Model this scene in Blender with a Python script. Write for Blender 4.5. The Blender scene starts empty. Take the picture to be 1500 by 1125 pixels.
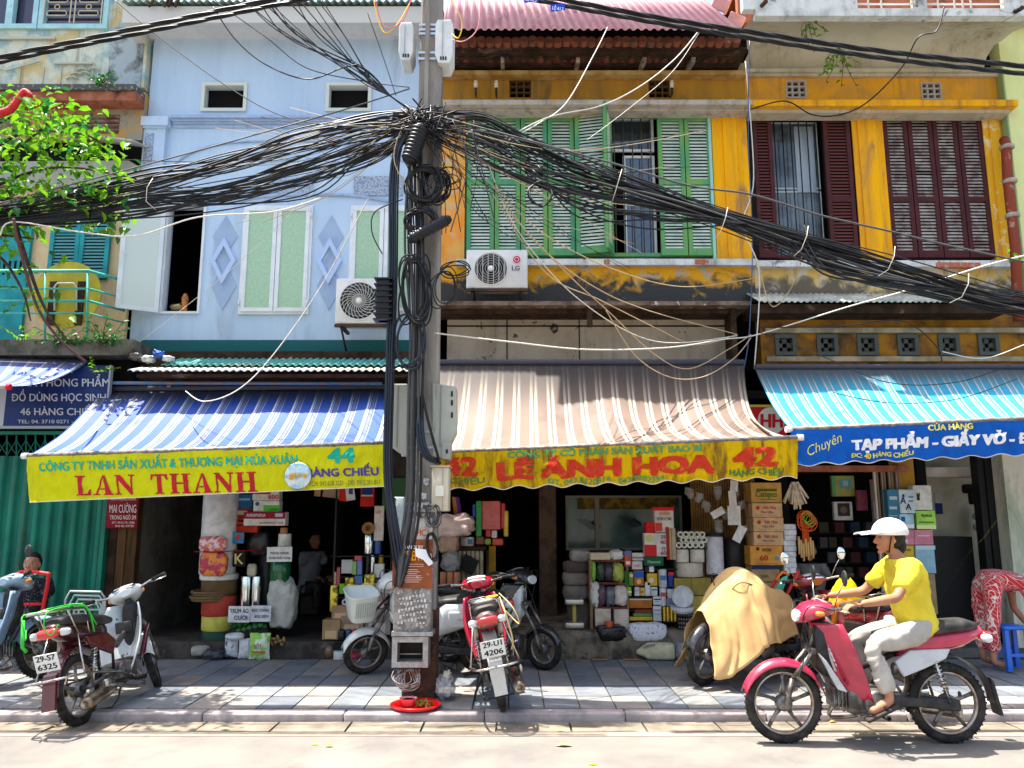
import bpy,bmesh,math,random
from mathutils import Vector,Matrix,Euler,noise
from math import sin,cos,pi,radians,tan,atan
SC=bpy.context.scene
COL=SC.collection
R=random.Random(11)
# ------ camera, light, exposure
FPX,PITCH,HC=1150.0,radians(9.5),1.65
cam_d=bpy.data.cameras.new('camera')
cam=bpy.data.objects.new('camera',cam_d);COL.objects.link(cam)
cam.location=(0,0,HC);cam.rotation_euler=(pi/2+PITCH,0,0)
cam_d.sensor_width=36;cam_d.lens=36*FPX/1500;cam_d.clip_start=.05;cam_d.clip_end=3000
SC.camera=cam
SUN=Vector((.29,-.055,-1)).normalized()
world=bpy.data.worlds.new('World');SC.world=world;world.use_nodes=True
nt=world.node_tree;nt.nodes.clear()
sky=nt.nodes.new('ShaderNodeTexSky');sky.sky_type='NISHITA';sky.sun_disc=False
sky.sun_elevation=math.asin(-SUN.z);sky.sun_rotation=math.atan2(-SUN.x,-SUN.y)
sky.air_density=1.3;sky.dust_density=4.0;sky.ozone_density=1.0
bg=nt.nodes.new('ShaderNodeBackground');bg.inputs[1].default_value=.122
wo=nt.nodes.new('ShaderNodeOutputWorld')
nt.links.new(sky.outputs[0],bg.inputs[0]);nt.links.new(bg.outputs[0],wo.inputs[0])
sun_d=bpy.data.lights.new('sun','SUN');sun_d.energy=4.7;sun_d.angle=radians(.5);sun_d.color=(1,.95,.86)
sun=bpy.data.objects.new('sun',sun_d);COL.objects.link(sun)
sun.rotation_euler=SUN.to_track_quat('-Z','Y').to_euler();sun.location=(0,0,30)
SC.view_settings.view_transform='Standard';SC.view_settings.look='None'
SC.view_settings.exposure=1.62;SC.view_settings.gamma=1
try:SC.view_settings.use_curve_mapping=False
except Exception:pass
SC.render.engine='CYCLES'
SC.cycles.max_bounces=6;SC.cycles.diffuse_bounces=3;SC.cycles.glossy_bounces=2
SC.cycles.transmission_bounces=4;SC.cycles.transparent_max_bounces=6
SC.cycles.caustics_reflective=False;SC.cycles.caustics_refractive=False
SC.cycles.use_denoising=True
CP,SP=cos(PITCH),sin(PITCH)
def P(px,py,Y):
 dx=(px-750)/FPX;dy=-(py-562.5)/FPX
 t=Y/(CP-dy*SP)
 return Vector((dx*t,Y,HC+(SP+dy*CP)*t))
def G(px,py,z=0.0):
 dx=(px-750)/FPX;dy=-(py-562.5)/FPX
 t=(z-HC)/(SP+dy*CP)
 return Vector((dx*t,(CP-dy*SP)*t,z))
def WR(px0,py0,px1,py1,Y):
 m=(py0+py1)/2
 return P(px0,m,Y).x,P(px1,m,Y).x,P(px0,py1,Y).z,P(px0,py0,Y).z
 # ------ mesh building
class MB:
 def __init__(s):s.v=[];s.f=[];s.sm=[];s.mi=[];s.uv=[];s.m=0
 def add(s,vs,fs,smooth=False,uvs=None):
  b=len(s.v);s.v+=[tuple(v)for v in vs]
  for i,f in enumerate(fs):
   s.f.append([k+b for k in f]);s.sm.append(smooth);s.mi.append(s.m)
   s.uv.append(uvs[i]if uvs else None)
  return s
 def box(s,c,d,rot=None,taper=None):
  x,y,z=d[0]/2,d[1]/2,d[2]/2
  tx,ty=taper or(1,1)
  vs=[Vector(q)for q in((-x,-y,-z),(x,-y,-z),(x,y,-z),(-x,y,-z),(-x*tx,-y*ty,z),(x*tx,-y*ty,z),(x*tx,y*ty,z),(-x*tx,y*ty,z))]
  if rot is not None:
   m=rot if isinstance(rot,Matrix)else Euler(rot).to_matrix()
   vs=[m@v for v in vs]
  c=Vector(c)
  return s.add([v+c for v in vs],[(0,3,2,1),(4,5,6,7),(0,1,5,4),(1,2,6,5),(2,3,7,6),(3,0,4,7)])
 def bx(s,x0,x1,y0,y1,z0,z1):
  return s.box(((x0+x1)/2,(y0+y1)/2,(z0+z1)/2),(abs(x1-x0),abs(y1-y0),abs(z1-z0)))
 def rbox(s,c,d,r,rot=None,n=2):
  bm=bmesh.new();bmesh.ops.create_cube(bm,size=1)
  for v in bm.verts:v.co=Vector((v.co.x*d[0],v.co.y*d[1],v.co.z*d[2]))
  bmesh.ops.bevel(bm,geom=bm.edges[:],offset=min(r,min(d)*.49),segments=n,affect='EDGES',profile=.5)
  m=Matrix.Identity(3)if rot is None else(rot if isinstance(rot,Matrix)else Euler(rot).to_matrix())
  c=Vector(c);bm.verts.index_update()
  s.add([m@v.co+c for v in bm.verts],[[v.index for v in f.verts]for f in bm.faces],n>1)
  bm.free();return s
 def tube(s,pts,r,n=6,cap=True,closed=False):
  pts=[Vector(p)for p in pts];N=len(pts)
  rs=r if isinstance(r,(list,tuple))else[r]*N
  vs=[];up=None
  for i,p in enumerate(pts):
   if closed:t=pts[(i+1)%N]-pts[i-1]
   else:t=pts[min(i+1,N-1)]-pts[max(i-1,0)]
   if t.length<1e-9:t=Vector((0,0,1))
   t.normalize()
   if up is None:up=Vector((0,0,1))if abs(t.z)<.9 else Vector((1,0,0))
   a=t.cross(up)
   if a.length<1e-4:a=t.cross(Vector((1,.3,0)))
   a.normalize();b=a.cross(t).normalized();up=b
   for k in range(n):
    an=2*pi*k/n
    vs.append(p+(a*cos(an)+b*sin(an))*rs[i])
  fs=[]
  for i in range(N if closed else N-1):
   j=(i+1)%N
   for k in range(n):
    l=(k+1)%n
    fs.append((i*n+k,i*n+l,j*n+l,j*n+k))
  s.add(vs,fs,n>4)
  if cap and not closed:
   b=len(s.v)-len(vs)
   s.f.append([b+k for k in range(n)][::-1]);s.sm.append(False);s.mi.append(s.m);s.uv.append(None)
   s.f.append([b+(N-1)*n+k for k in range(n)]);s.sm.append(False);s.mi.append(s.m);s.uv.append(None)
  return s
 def lathe(s,prof,c=(0,0,0),axis='z',n=16,rot=None,smooth=True):
  A={'z':Matrix.Identity(3),'x':Matrix(((0,0,1),(0,1,0),(-1,0,0))),'y':Matrix(((1,0,0),(0,0,1),(0,-1,0)))}[axis]
  if rot is not None:A=Euler(rot).to_matrix()@A
  c=Vector(c);vs=[]
  for r,h in prof:
   for k in range(n):
    a=2*pi*k/n
    vs.append(A@Vector((r*cos(a),r*sin(a),h))+c)
  fs=[(i*n+k,i*n+(k+1)%n,(i+1)*n+(k+1)%n,(i+1)*n+k)for i in range(len(prof)-1)for k in range(n)]
  s.add(vs,fs,smooth)
  b=len(s.v)-len(vs)
  if prof[0][0]>1e-4:s.f.append([b+k for k in range(n)][::-1]);s.sm.append(False);s.mi.append(s.m);s.uv.append(None)
  if prof[-1][0]>1e-4:s.f.append([b+(len(prof)-1)*n+k for k in range(n)]);s.sm.append(False);s.mi.append(s.m);s.uv.append(None)
  return s
 def torus(s,c,Rr,r,axis='y',n=24,m=8,sq=1.0):
  c=Vector(c);vs=[]
  for i in range(n):
   a=2*pi*i/n
   for k in range(m):
    b=2*pi*k/m
    q=Rr+r*cos(b);h=r*sin(b)*sq
    p={'y':(q*cos(a),h,q*sin(a)),'z':(q*cos(a),q*sin(a),h),'x':(h,q*cos(a),q*sin(a))}[axis]
    vs.append(c+Vector(p))
  return s.add(vs,[(i*m+k,i*m+(k+1)%m,((i+1)%n)*m+(k+1)%m,((i+1)%n)*m+k)for i in range(n)for k in range(m)],True)
 def ell(s,c,d,rot=None,n=14,m=9,fn=None,e=1.0):
  c=Vector(c);mt=Matrix.Identity(3)if rot is None else(rot if isinstance(rot,Matrix)else Euler(rot).to_matrix())
  vs=[];pw=lambda q:math.copysign(abs(q)**e,q)
  for i in range(m+1):
   a=-pi/2+pi*i/m
   for k in range(n):
    b=2*pi*k/n
    v=Vector((pw(cos(a))*pw(cos(b)),pw(cos(a))*pw(sin(b)),pw(sin(a))))
    if fn:v=fn(v)
    vs.append(mt@Vector((v.x*d[0],v.y*d[1],v.z*d[2]))+c)
  return s.add(vs,[(i*n+k,i*n+(k+1)%n,(i+1)*n+(k+1)%n,(i+1)*n+k)for i in range(m)for k in range(n)],True)
 def grid(s,fn,nu,nv,smooth=True,uvs=None,two=0):
  vs=[fn(i/nu,j/nv)for j in range(nv+1)for i in range(nu+1)]
  fs=[];uv=[]
  for j in range(nv):
   for i in range(nu):
    a=j*(nu+1)+i
    fs.append((a,a+nu+1,a+nu+2,a+1))
    if uvs:uv.append([uvs(*q)for q in((i/nu,j/nv),(i/nu,(j+1)/nv),((i+1)/nu,(j+1)/nv),((i+1)/nu,j/nv))])
  return s.add(vs,fs,smooth,uv if uvs else None)
 def prism(s,poly,y0,y1,plane='xz',c=(0,0,0)):
  n=len(poly);c=Vector(c)
  T={'xz':lambda a,b,d:Vector((a,d,b)),'xy':lambda a,b,d:Vector((a,b,d)),'yz':lambda a,b,d:Vector((d,a,b))}[plane]
  vs=[T(a,b,y0)+c for a,b in poly]+[T(a,b,y1)+c for a,b in poly]
  return s.add(vs,[list(range(n)),list(range(2*n-1,n-1,-1))]+[(i,i+n,(i+1)%n+n,(i+1)%n)for i in range(n)])
 def loft(s,secs,n=14,ax='x',cap=True):
  vs=[]
  for q in secs:
   p,cz,hw,hh,e=q[:5];cy=q[5]if len(q)>5 else 0
   for k in range(n):
    a=2*pi*k/n
    u=math.copysign(abs(cos(a))**(2/e),cos(a))*hw;w=math.copysign(abs(sin(a))**(2/e),sin(a))*hh
    vs.append((p,cy+u,cz+w)if ax=='x' else(cy+u,cz+w,p))
  N=len(secs)
  fs=[(i*n+k,i*n+(k+1)%n,(i+1)*n+(k+1)%n,(i+1)*n+k)for i in range(N-1)for k in range(n)]
  s.add(vs,fs,True)
  if cap:
   b=len(s.v)-len(vs)
   for l in([b+k for k in range(n)][::-1],[b+(N-1)*n+k for k in range(n)]):
    s.f.append(l);s.sm.append(False);s.mi.append(s.m);s.uv.append(None)
  return s
 def xf(s,m):
  s.v=[tuple(m@Vector(v))for v in s.v];return s
 def mesh(s,name,mats,off=Vector((0,0,0))):
  me=bpy.data.meshes.new(name)
  me.from_pydata([(v[0]-off[0],v[1]-off[1],v[2]-off[2])for v in s.v],[],s.f)
  me.polygons.foreach_set('use_smooth',s.sm)
  for m in(mats if isinstance(mats,(list,tuple))else[mats]):me.materials.append(m)
  if any(s.mi):me.polygons.foreach_set('material_index',s.mi)
  if any(u for u in s.uv):
   l=me.uv_layers.new(name='UVMap').data
   for p,u in zip(me.polygons,s.uv):
    if u:
     for k,li in enumerate(p.loop_indices):l[li].uv=u[k]
  me.validate();me.update()
  return me
WL={}
def tag(o,label=None,cat=None,group=None,kind=None):
 if label:o['label']=label
 if cat:o['category']=cat
 if group:o['group']=group
 if kind:o['kind']=kind
 return o
def thing(name,label,cat,loc=(0,0,0),group=None,rot=None):
 o=bpy.data.objects.new(name,None);COL.objects.link(o);o.location=loc;o.empty_display_size=.1
 if rot is not None:o.rotation_euler=rot
 WL[o.name]=Vector(loc)
 return tag(o,label,cat,group)
def build(mb,name,mats,parent=None,label=None,cat=None,group=None,kind=None,local=False,solid=0,bevel=0):
 """link the mesh as ONE object; static things are given in world coordinates, rotated ones in their parent's frame"""
 xs=[v[0]for v in mb.v];ys=[v[1]for v in mb.v];zs=[v[2]for v in mb.v]
 if local:off=Vector((0,0,0))
 else:off=Vector(((min(xs)+max(xs))/2,(min(ys)+max(ys))/2,min(zs)))
 me=mb.mesh(name,mats,off)
 o=bpy.data.objects.new(name,me);COL.objects.link(o)
 if parent is not None:
  o.parent=parent
  o.location=(0,0,0)if local else off-WL[parent.name]
 elif not local:o.location=off
 WL[o.name]=off
 if solid:
  md=o.modifiers.new('s','SOLIDIFY');md.thickness=solid;md.offset=0
 if bevel:
  md=o.modifiers.new('b','BEVEL');md.width=bevel;md.segments=2;md.limit_method='ANGLE';md.angle_limit=radians(40)
 return tag(o,label,cat,group,kind)
def clone(o,loc=None,rot=None,parent=None,label=None,mat=None):
 """a copy of a thing with copies of its parts and sub-parts; mesh data shared"""
 c=o.copy();COL.objects.link(c)
 if parent is not None:c.parent=parent
 if loc is not None:c.location=loc
 if rot is not None:c.rotation_euler=rot
 if label:c['label']=label
 for ch in list(o.children):clone(ch,parent=c)
 WL[c.name]=Vector(loc)if loc is not None else WL.get(o.name,Vector((0,0,0)))
 return c
def piece(me,name,parent,loc,rot=None,scale=None):
 """one of many alike pieces that share a mesh; loc in world coordinates of a static parent"""
 o=bpy.data.objects.new(name,me);COL.objects.link(o);o.parent=parent
 o.location=Vector(loc)-WL[parent.name]
 if rot is not None:o.rotation_euler=rot
 if scale is not None:o.scale=scale
 WL[o.name]=Vector(loc)
 return o
def catmull(pts,k=8):
 pts=[Vector(p)for p in pts];q=[pts[0]]+pts+[pts[-1]];out=[]
 for i in range(1,len(q)-2):
  for j in range(k):
   t=j/k;a,b,c,d=q[i-1:i+3]
   out.append(.5*((2*b)+(c-a)*t+(2*a-5*b+4*c-d)*t*t+(3*b-a-3*c+d)*t**3))
 return out+[pts[-1]]
def nz(x,y=0.0,z=0.0):return noise.noise(Vector((x,y,z)))
# ------ materials
MC={}
def lin(c):return tuple(c[:3])+(1,)
def mat(name,col,rough=.6,metal=0,col2=None,sc=4,amt=(.4,.6),col3=None,sc3=1.5,amt3=(.55,.7),streak=1,bump=0,bsc=40,coord='pos',spec=.5,trans=0,coat=0,emit=0,alpha=1,bdist=.02,sheen=0,drip=0,zg=None):
 if name in MC:return MC[name]
 if rough>.5 and spec==.5:spec=.12
 elif rough>.3 and spec==.5:spec=.25
 m=bpy.data.materials.new(name);m.use_nodes=True;MC[name]=m
 t=m.node_tree;b=t.nodes['Principled BSDF'];L=t.links.new;N=t.nodes.new
 b.inputs['Base Color'].default_value=lin(col);b.inputs['Roughness'].default_value=rough;b.inputs['Metallic'].default_value=metal
 b.inputs['Specular IOR Level'].default_value=spec;b.inputs['Coat Weight'].default_value=coat
 if trans:b.inputs['Transmission Weight'].default_value=trans
 if sheen:b.inputs['Sheen Weight'].default_value=sheen
 if emit:b.inputs['Emission Color'].default_value=lin(col);b.inputs['Emission Strength'].default_value=emit
 if alpha<1:b.inputs['Alpha'].default_value=alpha
 if col2 or col3 or bump:
  if coord=='pos':src=N('ShaderNodeNewGeometry').outputs['Position']
  else:src=N('ShaderNodeTexCoord').outputs['Object']
  mp=N('ShaderNodeMapping');L(src,mp.inputs[0]);mp.inputs['Scale'].default_value=(1,1,1/streak)
  cur=None
  def ns(scale,det=5,d=0.0):
   n=N('ShaderNodeTexNoise');L(mp.outputs[0],n.inputs['Vector']);n.inputs['Scale'].default_value=scale;n.inputs['Detail'].default_value=det;n.inputs['Roughness'].default_value=.62;n.inputs['Distortion'].default_value=d
   return n.outputs['Fac']
  def mixc(a,bcol,fac,am):
   r=N('ShaderNodeMapRange');L(fac,r.inputs[0]);r.inputs[1].default_value=am[0];r.inputs[2].default_value=am[1]
   x=N('ShaderNodeMix');x.data_type='RGBA';L(r.outputs[0],x.inputs[0])
   if isinstance(a,tuple):x.inputs[6].default_value=lin(a)
   else:L(a,x.inputs[6])
   x.inputs[7].default_value=lin(bcol)
   return x.outputs[2],r.outputs[0]
  cur=tuple(col)
  if col2:cur,_=mixc(cur,col2,ns(sc,6,.3),amt)
  if col3:
   f3=ns(sc3,8,.8)
   if zg:
    sx=N('ShaderNodeSeparateXYZ');L(src,sx.inputs[0]);rz=N('ShaderNodeMapRange');L(sx.outputs[2],rz.inputs[0]);rz.inputs[1].default_value=zg[0];rz.inputs[2].default_value=zg[1];rz.inputs[3].default_value=.22;rz.inputs[4].default_value=-.25
    az=N('ShaderNodeMath');az.operation='ADD';L(f3,az.inputs[0]);L(rz.outputs[0],az.inputs[1]);f3=az.outputs[0]
   cur,f3=mixc(cur,col3,f3,amt3)
  if drip:
   m2=N('ShaderNodeMapping');L(src,m2.inputs[0]);m2.inputs['Scale'].default_value=(1,1,.05)
   n2=N('ShaderNodeTexNoise');L(m2.outputs[0],n2.inputs['Vector']);n2.inputs['Scale'].default_value=9;n2.inputs['Detail'].default_value=7;n2.inputs['Roughness'].default_value=.7
   ad=N('ShaderNodeMath');ad.operation='MULTIPLY';r2=N('ShaderNodeMapRange');L(n2.outputs['Fac'],r2.inputs[0]);r2.inputs[1].default_value=.5;r2.inputs[2].default_value=.72;r2.inputs[4].default_value=drip
   r3=N('ShaderNodeMapRange');L(ns(1.3,3),r3.inputs[0]);r3.inputs[1].default_value=.38;r3.inputs[2].default_value=.6;L(r2.outputs[0],ad.inputs[0]);L(r3.outputs[0],ad.inputs[1])
   x=N('ShaderNodeMix');x.data_type='RGBA';L(ad.outputs[0],x.inputs[0])
   if isinstance(cur,tuple):x.inputs[6].default_value=lin(cur)
   else:L(cur,x.inputs[6])
   x.inputs[7].default_value=(.07,.06,.05,1);cur=x.outputs[2]
  if not isinstance(cur,tuple):L(cur,b.inputs['Base Color'])
  if bump:
   bp=N('ShaderNodeBump');bp.inputs['Strength'].default_value=bump;bp.inputs['Distance'].default_value=bdist
   L(ns(bsc,5),bp.inputs['Height']);L(bp.outputs[0],b.inputs['Normal'])
   if rough>.25:
    rr=N('ShaderNodeMapRange');L(ns(bsc*.3,3),rr.inputs[0]);rr.inputs[3].default_value=rough*.8;rr.inputs[4].default_value=min(1,rough*1.2);L(rr.outputs[0],b.inputs['Roughness'])
 return m
def stripes(name,period,bands,base,rough=.6,grime_and_top=(.12,.10,.08),gr=(.55,.8),transl=.25,dark_top=0,gsc=2.0):
 """striped awning cloth: bands = (start, end, colour) in fractions of one period along UV.x (metres); dirt in patches; dark_top darkens the cloth towards the roof side (UV.y near 0)"""
 m=bpy.data.materials.new(name);m.use_nodes=True;t=m.node_tree;b=t.nodes['Principled BSDF'];L=t.links.new;N=t.nodes.new
 uv=N('ShaderNodeTexCoord');sp=N('ShaderNodeSeparateXYZ');L(uv.outputs['UV'],sp.inputs[0])
 d=N('ShaderNodeMath');d.operation='DIVIDE';L(sp.outputs[0],d.inputs[0]);d.inputs[1].default_value=period
 fr=N('ShaderNodeMath');fr.operation='FRACT';L(d.outputs[0],fr.inputs[0])
 cr=N('ShaderNodeValToRGB');cr.color_ramp.interpolation='CONSTANT';L(fr.outputs[0],cr.inputs[0])
 pts=[(0,base)]
 for a,z,c in bands:pts+=[(a,c),(z,base)]
 el=cr.color_ramp.elements
 el[0].position=0;el[0].color=lin(pts[0][1]);el[1].position=pts[1][0];el[1].color=lin(pts[1][1])
 for p,c in pts[2:]:e=el.new(p);e.color=lin(c)
 g=N('ShaderNodeNewGeometry');n=N('ShaderNodeTexNoise');n.inputs['Scale'].default_value=gsc;n.inputs['Detail'].default_value=8;n.inputs['Roughness'].default_value=.65;L(g.outputs['Position'],n.inputs['Vector'])
 r=N('ShaderNodeMapRange');r.inputs[1].default_value=gr[0];r.inputs[2].default_value=gr[1];r.inputs[4].default_value=.75;L(n.outputs['Fac'],r.inputs[0])
 fac=r.outputs[0]
 if dark_top:  # darker towards the roof side, fading out down the cloth
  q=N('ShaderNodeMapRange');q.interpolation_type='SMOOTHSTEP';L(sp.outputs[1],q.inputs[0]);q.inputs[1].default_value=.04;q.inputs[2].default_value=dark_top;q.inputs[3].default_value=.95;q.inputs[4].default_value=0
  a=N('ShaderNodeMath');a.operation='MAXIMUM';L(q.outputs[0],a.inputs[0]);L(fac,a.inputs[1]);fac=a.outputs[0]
 x=N('ShaderNodeMix');x.data_type='RGBA';L(fac,x.inputs[0]);L(cr.outputs[0],x.inputs[6]);x.inputs[7].default_value=lin(grime_and_top)
 L(x.outputs[2],b.inputs['Base Color']);b.inputs['Roughness'].default_value=rough;b.inputs['Specular IOR Level'].default_value=.3
 tr=N('ShaderNodeBsdfTranslucent');L(x.outputs[2],tr.inputs[0]);ms=N('ShaderNodeMixShader');ms.inputs[0].default_value=transl
 L(b.outputs[0],ms.inputs[1]);L(tr.outputs[0],ms.inputs[2]);L(ms.outputs[0],t.nodes['Material Output'].inputs[0])
 return m
def cloth(name,col,col2,sc=3,amt=(.5,.75),transl=.35,rough=.55,streak=3,bump=.5):
 """plastic sheet: dirty and letting some light through"""
 m=mat(name,col,rough,col2=col2,sc=sc,amt=amt,streak=streak,bump=bump,bsc=14,bdist=.05)
 t=m.node_tree;b=t.nodes['Principled BSDF']
 tr=t.nodes.new('ShaderNodeBsdfTranslucent');ms=t.nodes.new('ShaderNodeMixShader');ms.inputs[0].default_value=transl
 t.links.new(b.inputs['Base Color'].links[0].from_socket,tr.inputs[0])
 t.links.new(b.outputs[0],ms.inputs[1]);t.links.new(tr.outputs[0],ms.inputs[2]);t.links.new(ms.outputs[0],t.nodes['Material Output'].inputs[0])
 return m
def flat(r,g,b,rough=.55,**k):
 return mat('paint_%d_%d_%d_%d'%(r*255,g*255,b*255,rough*100),(r,g,b),rough,**k)
 # ------ lettering
TC={}
HORN=dict(zip('ƠỜỞỚƯỪỬỨỰĐơờởớưừửứựđ','OÒỎÓUÙỦÚỤDoòỏóuùủúụd'))
def text_mesh(s,bold=0.0,shear=0.0):
 key=(s,bold,shear)
 if key in TC:return TC[key]
 plain=''.join(HORN.get(c,c)for c in s)
 if plain!=s:
  v0,f0=text_mesh(plain,bold,shear);vs,fs=list(v0),[list(f)for f in f0];mx=lambda t:max([p[0]for p in text_mesh(t,bold,shear)[0]]or[0])
  for i,c in enumerate(s):
   if c in HORN:
    pr=plain[:i+1];x1=mx(pr);up=c.isupper();b=len(vs);y=.60 if up else .42
    if c in 'Đđ':
     w_=x1-mx(plain[:i].rstrip()or ' ')if i else x1;xa=x1-(.62 if up else .30);y=.33 if up else .62;l=.34 if up else .36
     vs+=[(xa-.06,y),(xa+l-.06,y),(xa+l-.06,y+.07),(xa-.06,y+.07)]
    else:vs+=[(x1-.10,y),(x1+.01,y+.02),(x1+.06,y+.16),(x1-.0,y+.16)]
    fs.append([b,b+1,b+2,b+3])
  TC[key]=(vs,fs);return vs,fs
 cu=bpy.data.curves.new('t','FONT');cu.body=s;cu.size=1;cu.offset=bold;cu.shear=shear;cu.resolution_u=3;cu.fill_mode='FRONT'
 o=bpy.data.objects.new('t',cu);me=bpy.data.meshes.new_from_object(o)
 vs=[(v.co.x,v.co.y)for v in me.vertices];fs=[list(p.vertices)for p in me.polygons]
 bpy.data.objects.remove(o);bpy.data.curves.remove(cu);bpy.data.meshes.remove(me)
 TC[key]=(vs,fs);return vs,fs
SERIF={'L':(.74,[[(.02,0),(.70,0),(.70,.30),(.63,.30),(.55,.10),(.32,.07),(.32,.92),(.42,.94),(.42,1),(.02,1),(.02,.94),(.12,.92),(.12,.07),(.02,.05)]]),'A':(.86,[[(0,0),(.28,0),(.28,.05),(.18,.07),(.09,.07),(0,.05)],[(.10,.07),(.17,.07),(.445,.88),(.40,1)],[(.52,.07),(.78,.07),(.50,1),(.40,1),(.445,.88)][::1],[(.44,0),(.86,0),(.86,.05),(.78,.07),(.52,.07),(.44,.05)],[(.245,.28),(.265,.34),(.492,.34),(.497,.28)]]),'N':(.90,[[(.0,0),(.28,0),(.28,.05),(.18,.08),(.18,.74),(.66,0),(.78,0),(.78,.92),(.88,.95),(.88,1),(.60,1),(.60,.95),(.70,.92),(.70,.34),(.26,1),(0,1),(0,.95),(.10,.92),(.10,.08),(0,.05)]]),'T':(.80,[[(.20,0),(.60,0),(.60,.05),(.50,.08),(.50,.91),(.64,.90),(.72,.70),(.78,.70),(.76,1),(.04,1),(.02,.70),(.08,.70),(.16,.90),(.30,.91),(.30,.08),(.20,.05)]]),'H':(.94,[[(0,0),(.40,0),(.40,.05),(.31,.08),(.31,.47),(.61,.47),(.61,.08),(.52,.05),(.52,0),(.92,0),(.92,.05),(.82,.08),(.82,.92),(.92,.95),(.92,1),(.52,1),(.52,.95),(.61,.92),(.61,.56),(.31,.56),(.31,.92),(.40,.95),(.40,1),(0,1),(0,.95),(.10,.92),(.10,.08),(0,.05)]]),' ':(.5,[])}
def serif_mesh(s):
 vs=[];fs=[];x=0
 for ch in s:
  adv,polys=SERIF[ch]
  for p in polys:
   b=len(vs);vs+=[(x+a,c)for a,c in p];fs.append(list(range(b,b+len(p))))
  if ch=='A':
   pass
  x+=adv+.06
 return vs,fs
def strike_scale(s,w):
 v,_=text_mesh(s,0,0);xs=[p[0]for p in v]or[0,1];return w/(max(xs)-min(xs))
def letters(mb,s,x0,y0,w,h,fn,bold=0.0,serif=False,shear=0.0,maxedge=0,rot=0):
 """lettering as thin shapes; fn maps sheet metres (x, y) to a world point already lifted off the surface"""
 if bold>0 and not serif:
  n=7 if bold>.05 else 5 if bold>.03 else 3;k0=strike_scale(s,w)
  for q in range(n):
   d=(q/(n-1)*2-1)*bold*k0;dy=bold*k0*.5*(-1)**q
   letters(mb,s,x0+d*cos(rot),y0+d*sin(rot)+dy,w,h,lambda a,b,q=q:fn(a,b)+Vector((0,-.0007*q,0)),0,serif,shear,maxedge,rot)
  return
 vs,fs=serif_mesh(s)if serif else text_mesh(s,bold,shear)
 if not vs:return
 if serif:cap=1.0
 else:
  hv,_=text_mesh('H',bold);cap=max(v[1]for v in hv)
 xa=min(v[0]for v in vs);xb=max(v[0]for v in vs)
 k=w/(xb-xa);c,sn=cos(rot),sin(rot)
 bm=bmesh.new();bv=[bm.verts.new(((v[0]-xa)*k,v[1]*h/cap,0))for v in vs]
 for f in fs:
  try:bm.faces.new([bv[i]for i in f])
  except ValueError:pass
 bm.normal_update()
 if maxedge:
  bmesh.ops.triangulate(bm,faces=bm.faces[:])
  for _ in range(3):
   ed=[e for e in bm.edges if e.calc_length()>maxedge]
   if not ed:break
   bmesh.ops.subdivide_edges(bm,edges=ed,cuts=1);bmesh.ops.triangulate(bm,faces=[f for f in bm.faces if len(f.verts)>3])
 bm.verts.index_update()
 out=[]
 for v in bm.verts:
  a,b=v.co.x,v.co.y
  out.append(fn(x0+a*c-b*sn,y0+a*sn+b*c))
 mb.add(out,[[v.index for v in f.verts]for f in bm.faces]);bm.free()
 # ------ materials of the setting
KY,SWZ=6.72,.07
m_asph=mat('asphalt',(.19,.175,.155),.85,col2=(.145,.135,.125),sc=1.6,amt=(.42,.62),col3=(.22,.20,.18),sc3=.7,bump=.35,bsc=160,bdist=.006)
m_line=mat('pale_strip',(.34,.28,.21),.8,col2=(.24,.2,.17),sc=6,bump=.3,bsc=90,bdist=.004)
m_slabs=[mat('slab%d'%i,c,.7,col2=tuple(q*.62 for q in c),sc=5,amt=(.35,.75),col3=tuple(q*.5 for q in c),sc3=1.2,amt3=(.56,.75),bump=.4,bsc=60,bdist=.006)for i,c in enumerate([(.25,.245,.24),(.20,.215,.235),(.30,.27,.245),(.15,.165,.19)])]
m_gut=mat('gutter_stone',(.24,.20,.155),.8,col2=(.15,.13,.10),sc=4,col3=(.2,.18,.16),sc3=2,amt3=(.6,.8),bump=.4,bsc=50,bdist=.006)
m_kerb=mat('kerb_stone',(.36,.31,.30),.7,col2=(.24,.21,.21),sc=6,bump=.4,bsc=60,bdist=.006)
m_mort=mat('mortar',(.07,.065,.06),.9)
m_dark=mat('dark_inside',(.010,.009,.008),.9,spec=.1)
m_conc=mat('old_concrete',(.19,.18,.165),.85,col2=(.10,.095,.09),sc=4,amt=(.4,.65),col3=(.07,.07,.06),sc3=1.6,amt3=(.56,.7),bump=.6,bsc=30)
m_blue=mat('blue_plaster',(.53,.67,.83),.75,col2=(.46,.60,.77),sc=1.7,amt=(.4,.7),col3=(.30,.35,.42),sc3=1.6,amt3=(.58,.80),streak=5,bump=.2,bsc=30,drip=0.2)
m_bluet=mat('blue_trim',(.42,.53,.72),.7,col2=(.34,.45,.63),sc=4,bump=.15,bsc=30,drip=0.4)
m_bdia=mat('blue_diamond',(.37,.48,.66),.7,col2=(.33,.43,.60),sc=4)
m_soff=mat('white_soffit',(.66,.66,.66),.8,col2=(.54,.53,.52),sc=1.5,amt=(.45,.75),drip=0.3)
m_yel=mat('yellow_wall',(.95,.44,.005),.8,col2=(.74,.33,.02),sc=3,col3=(.42,.22,.08),sc3=3.5,amt3=(.57,.70),streak=5,bump=.3,bsc=25,drip=0.6)
m_yold=mat('yellow_wall_peeled',(.78,.38,.02),.85,col2=(.50,.40,.30),sc=2.6,amt=(.56,.61),col3=(.06,.06,.058),sc3=3.4,amt3=(.46,.62),zg=(4.5,5.05),bump=.8,bsc=20)
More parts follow.
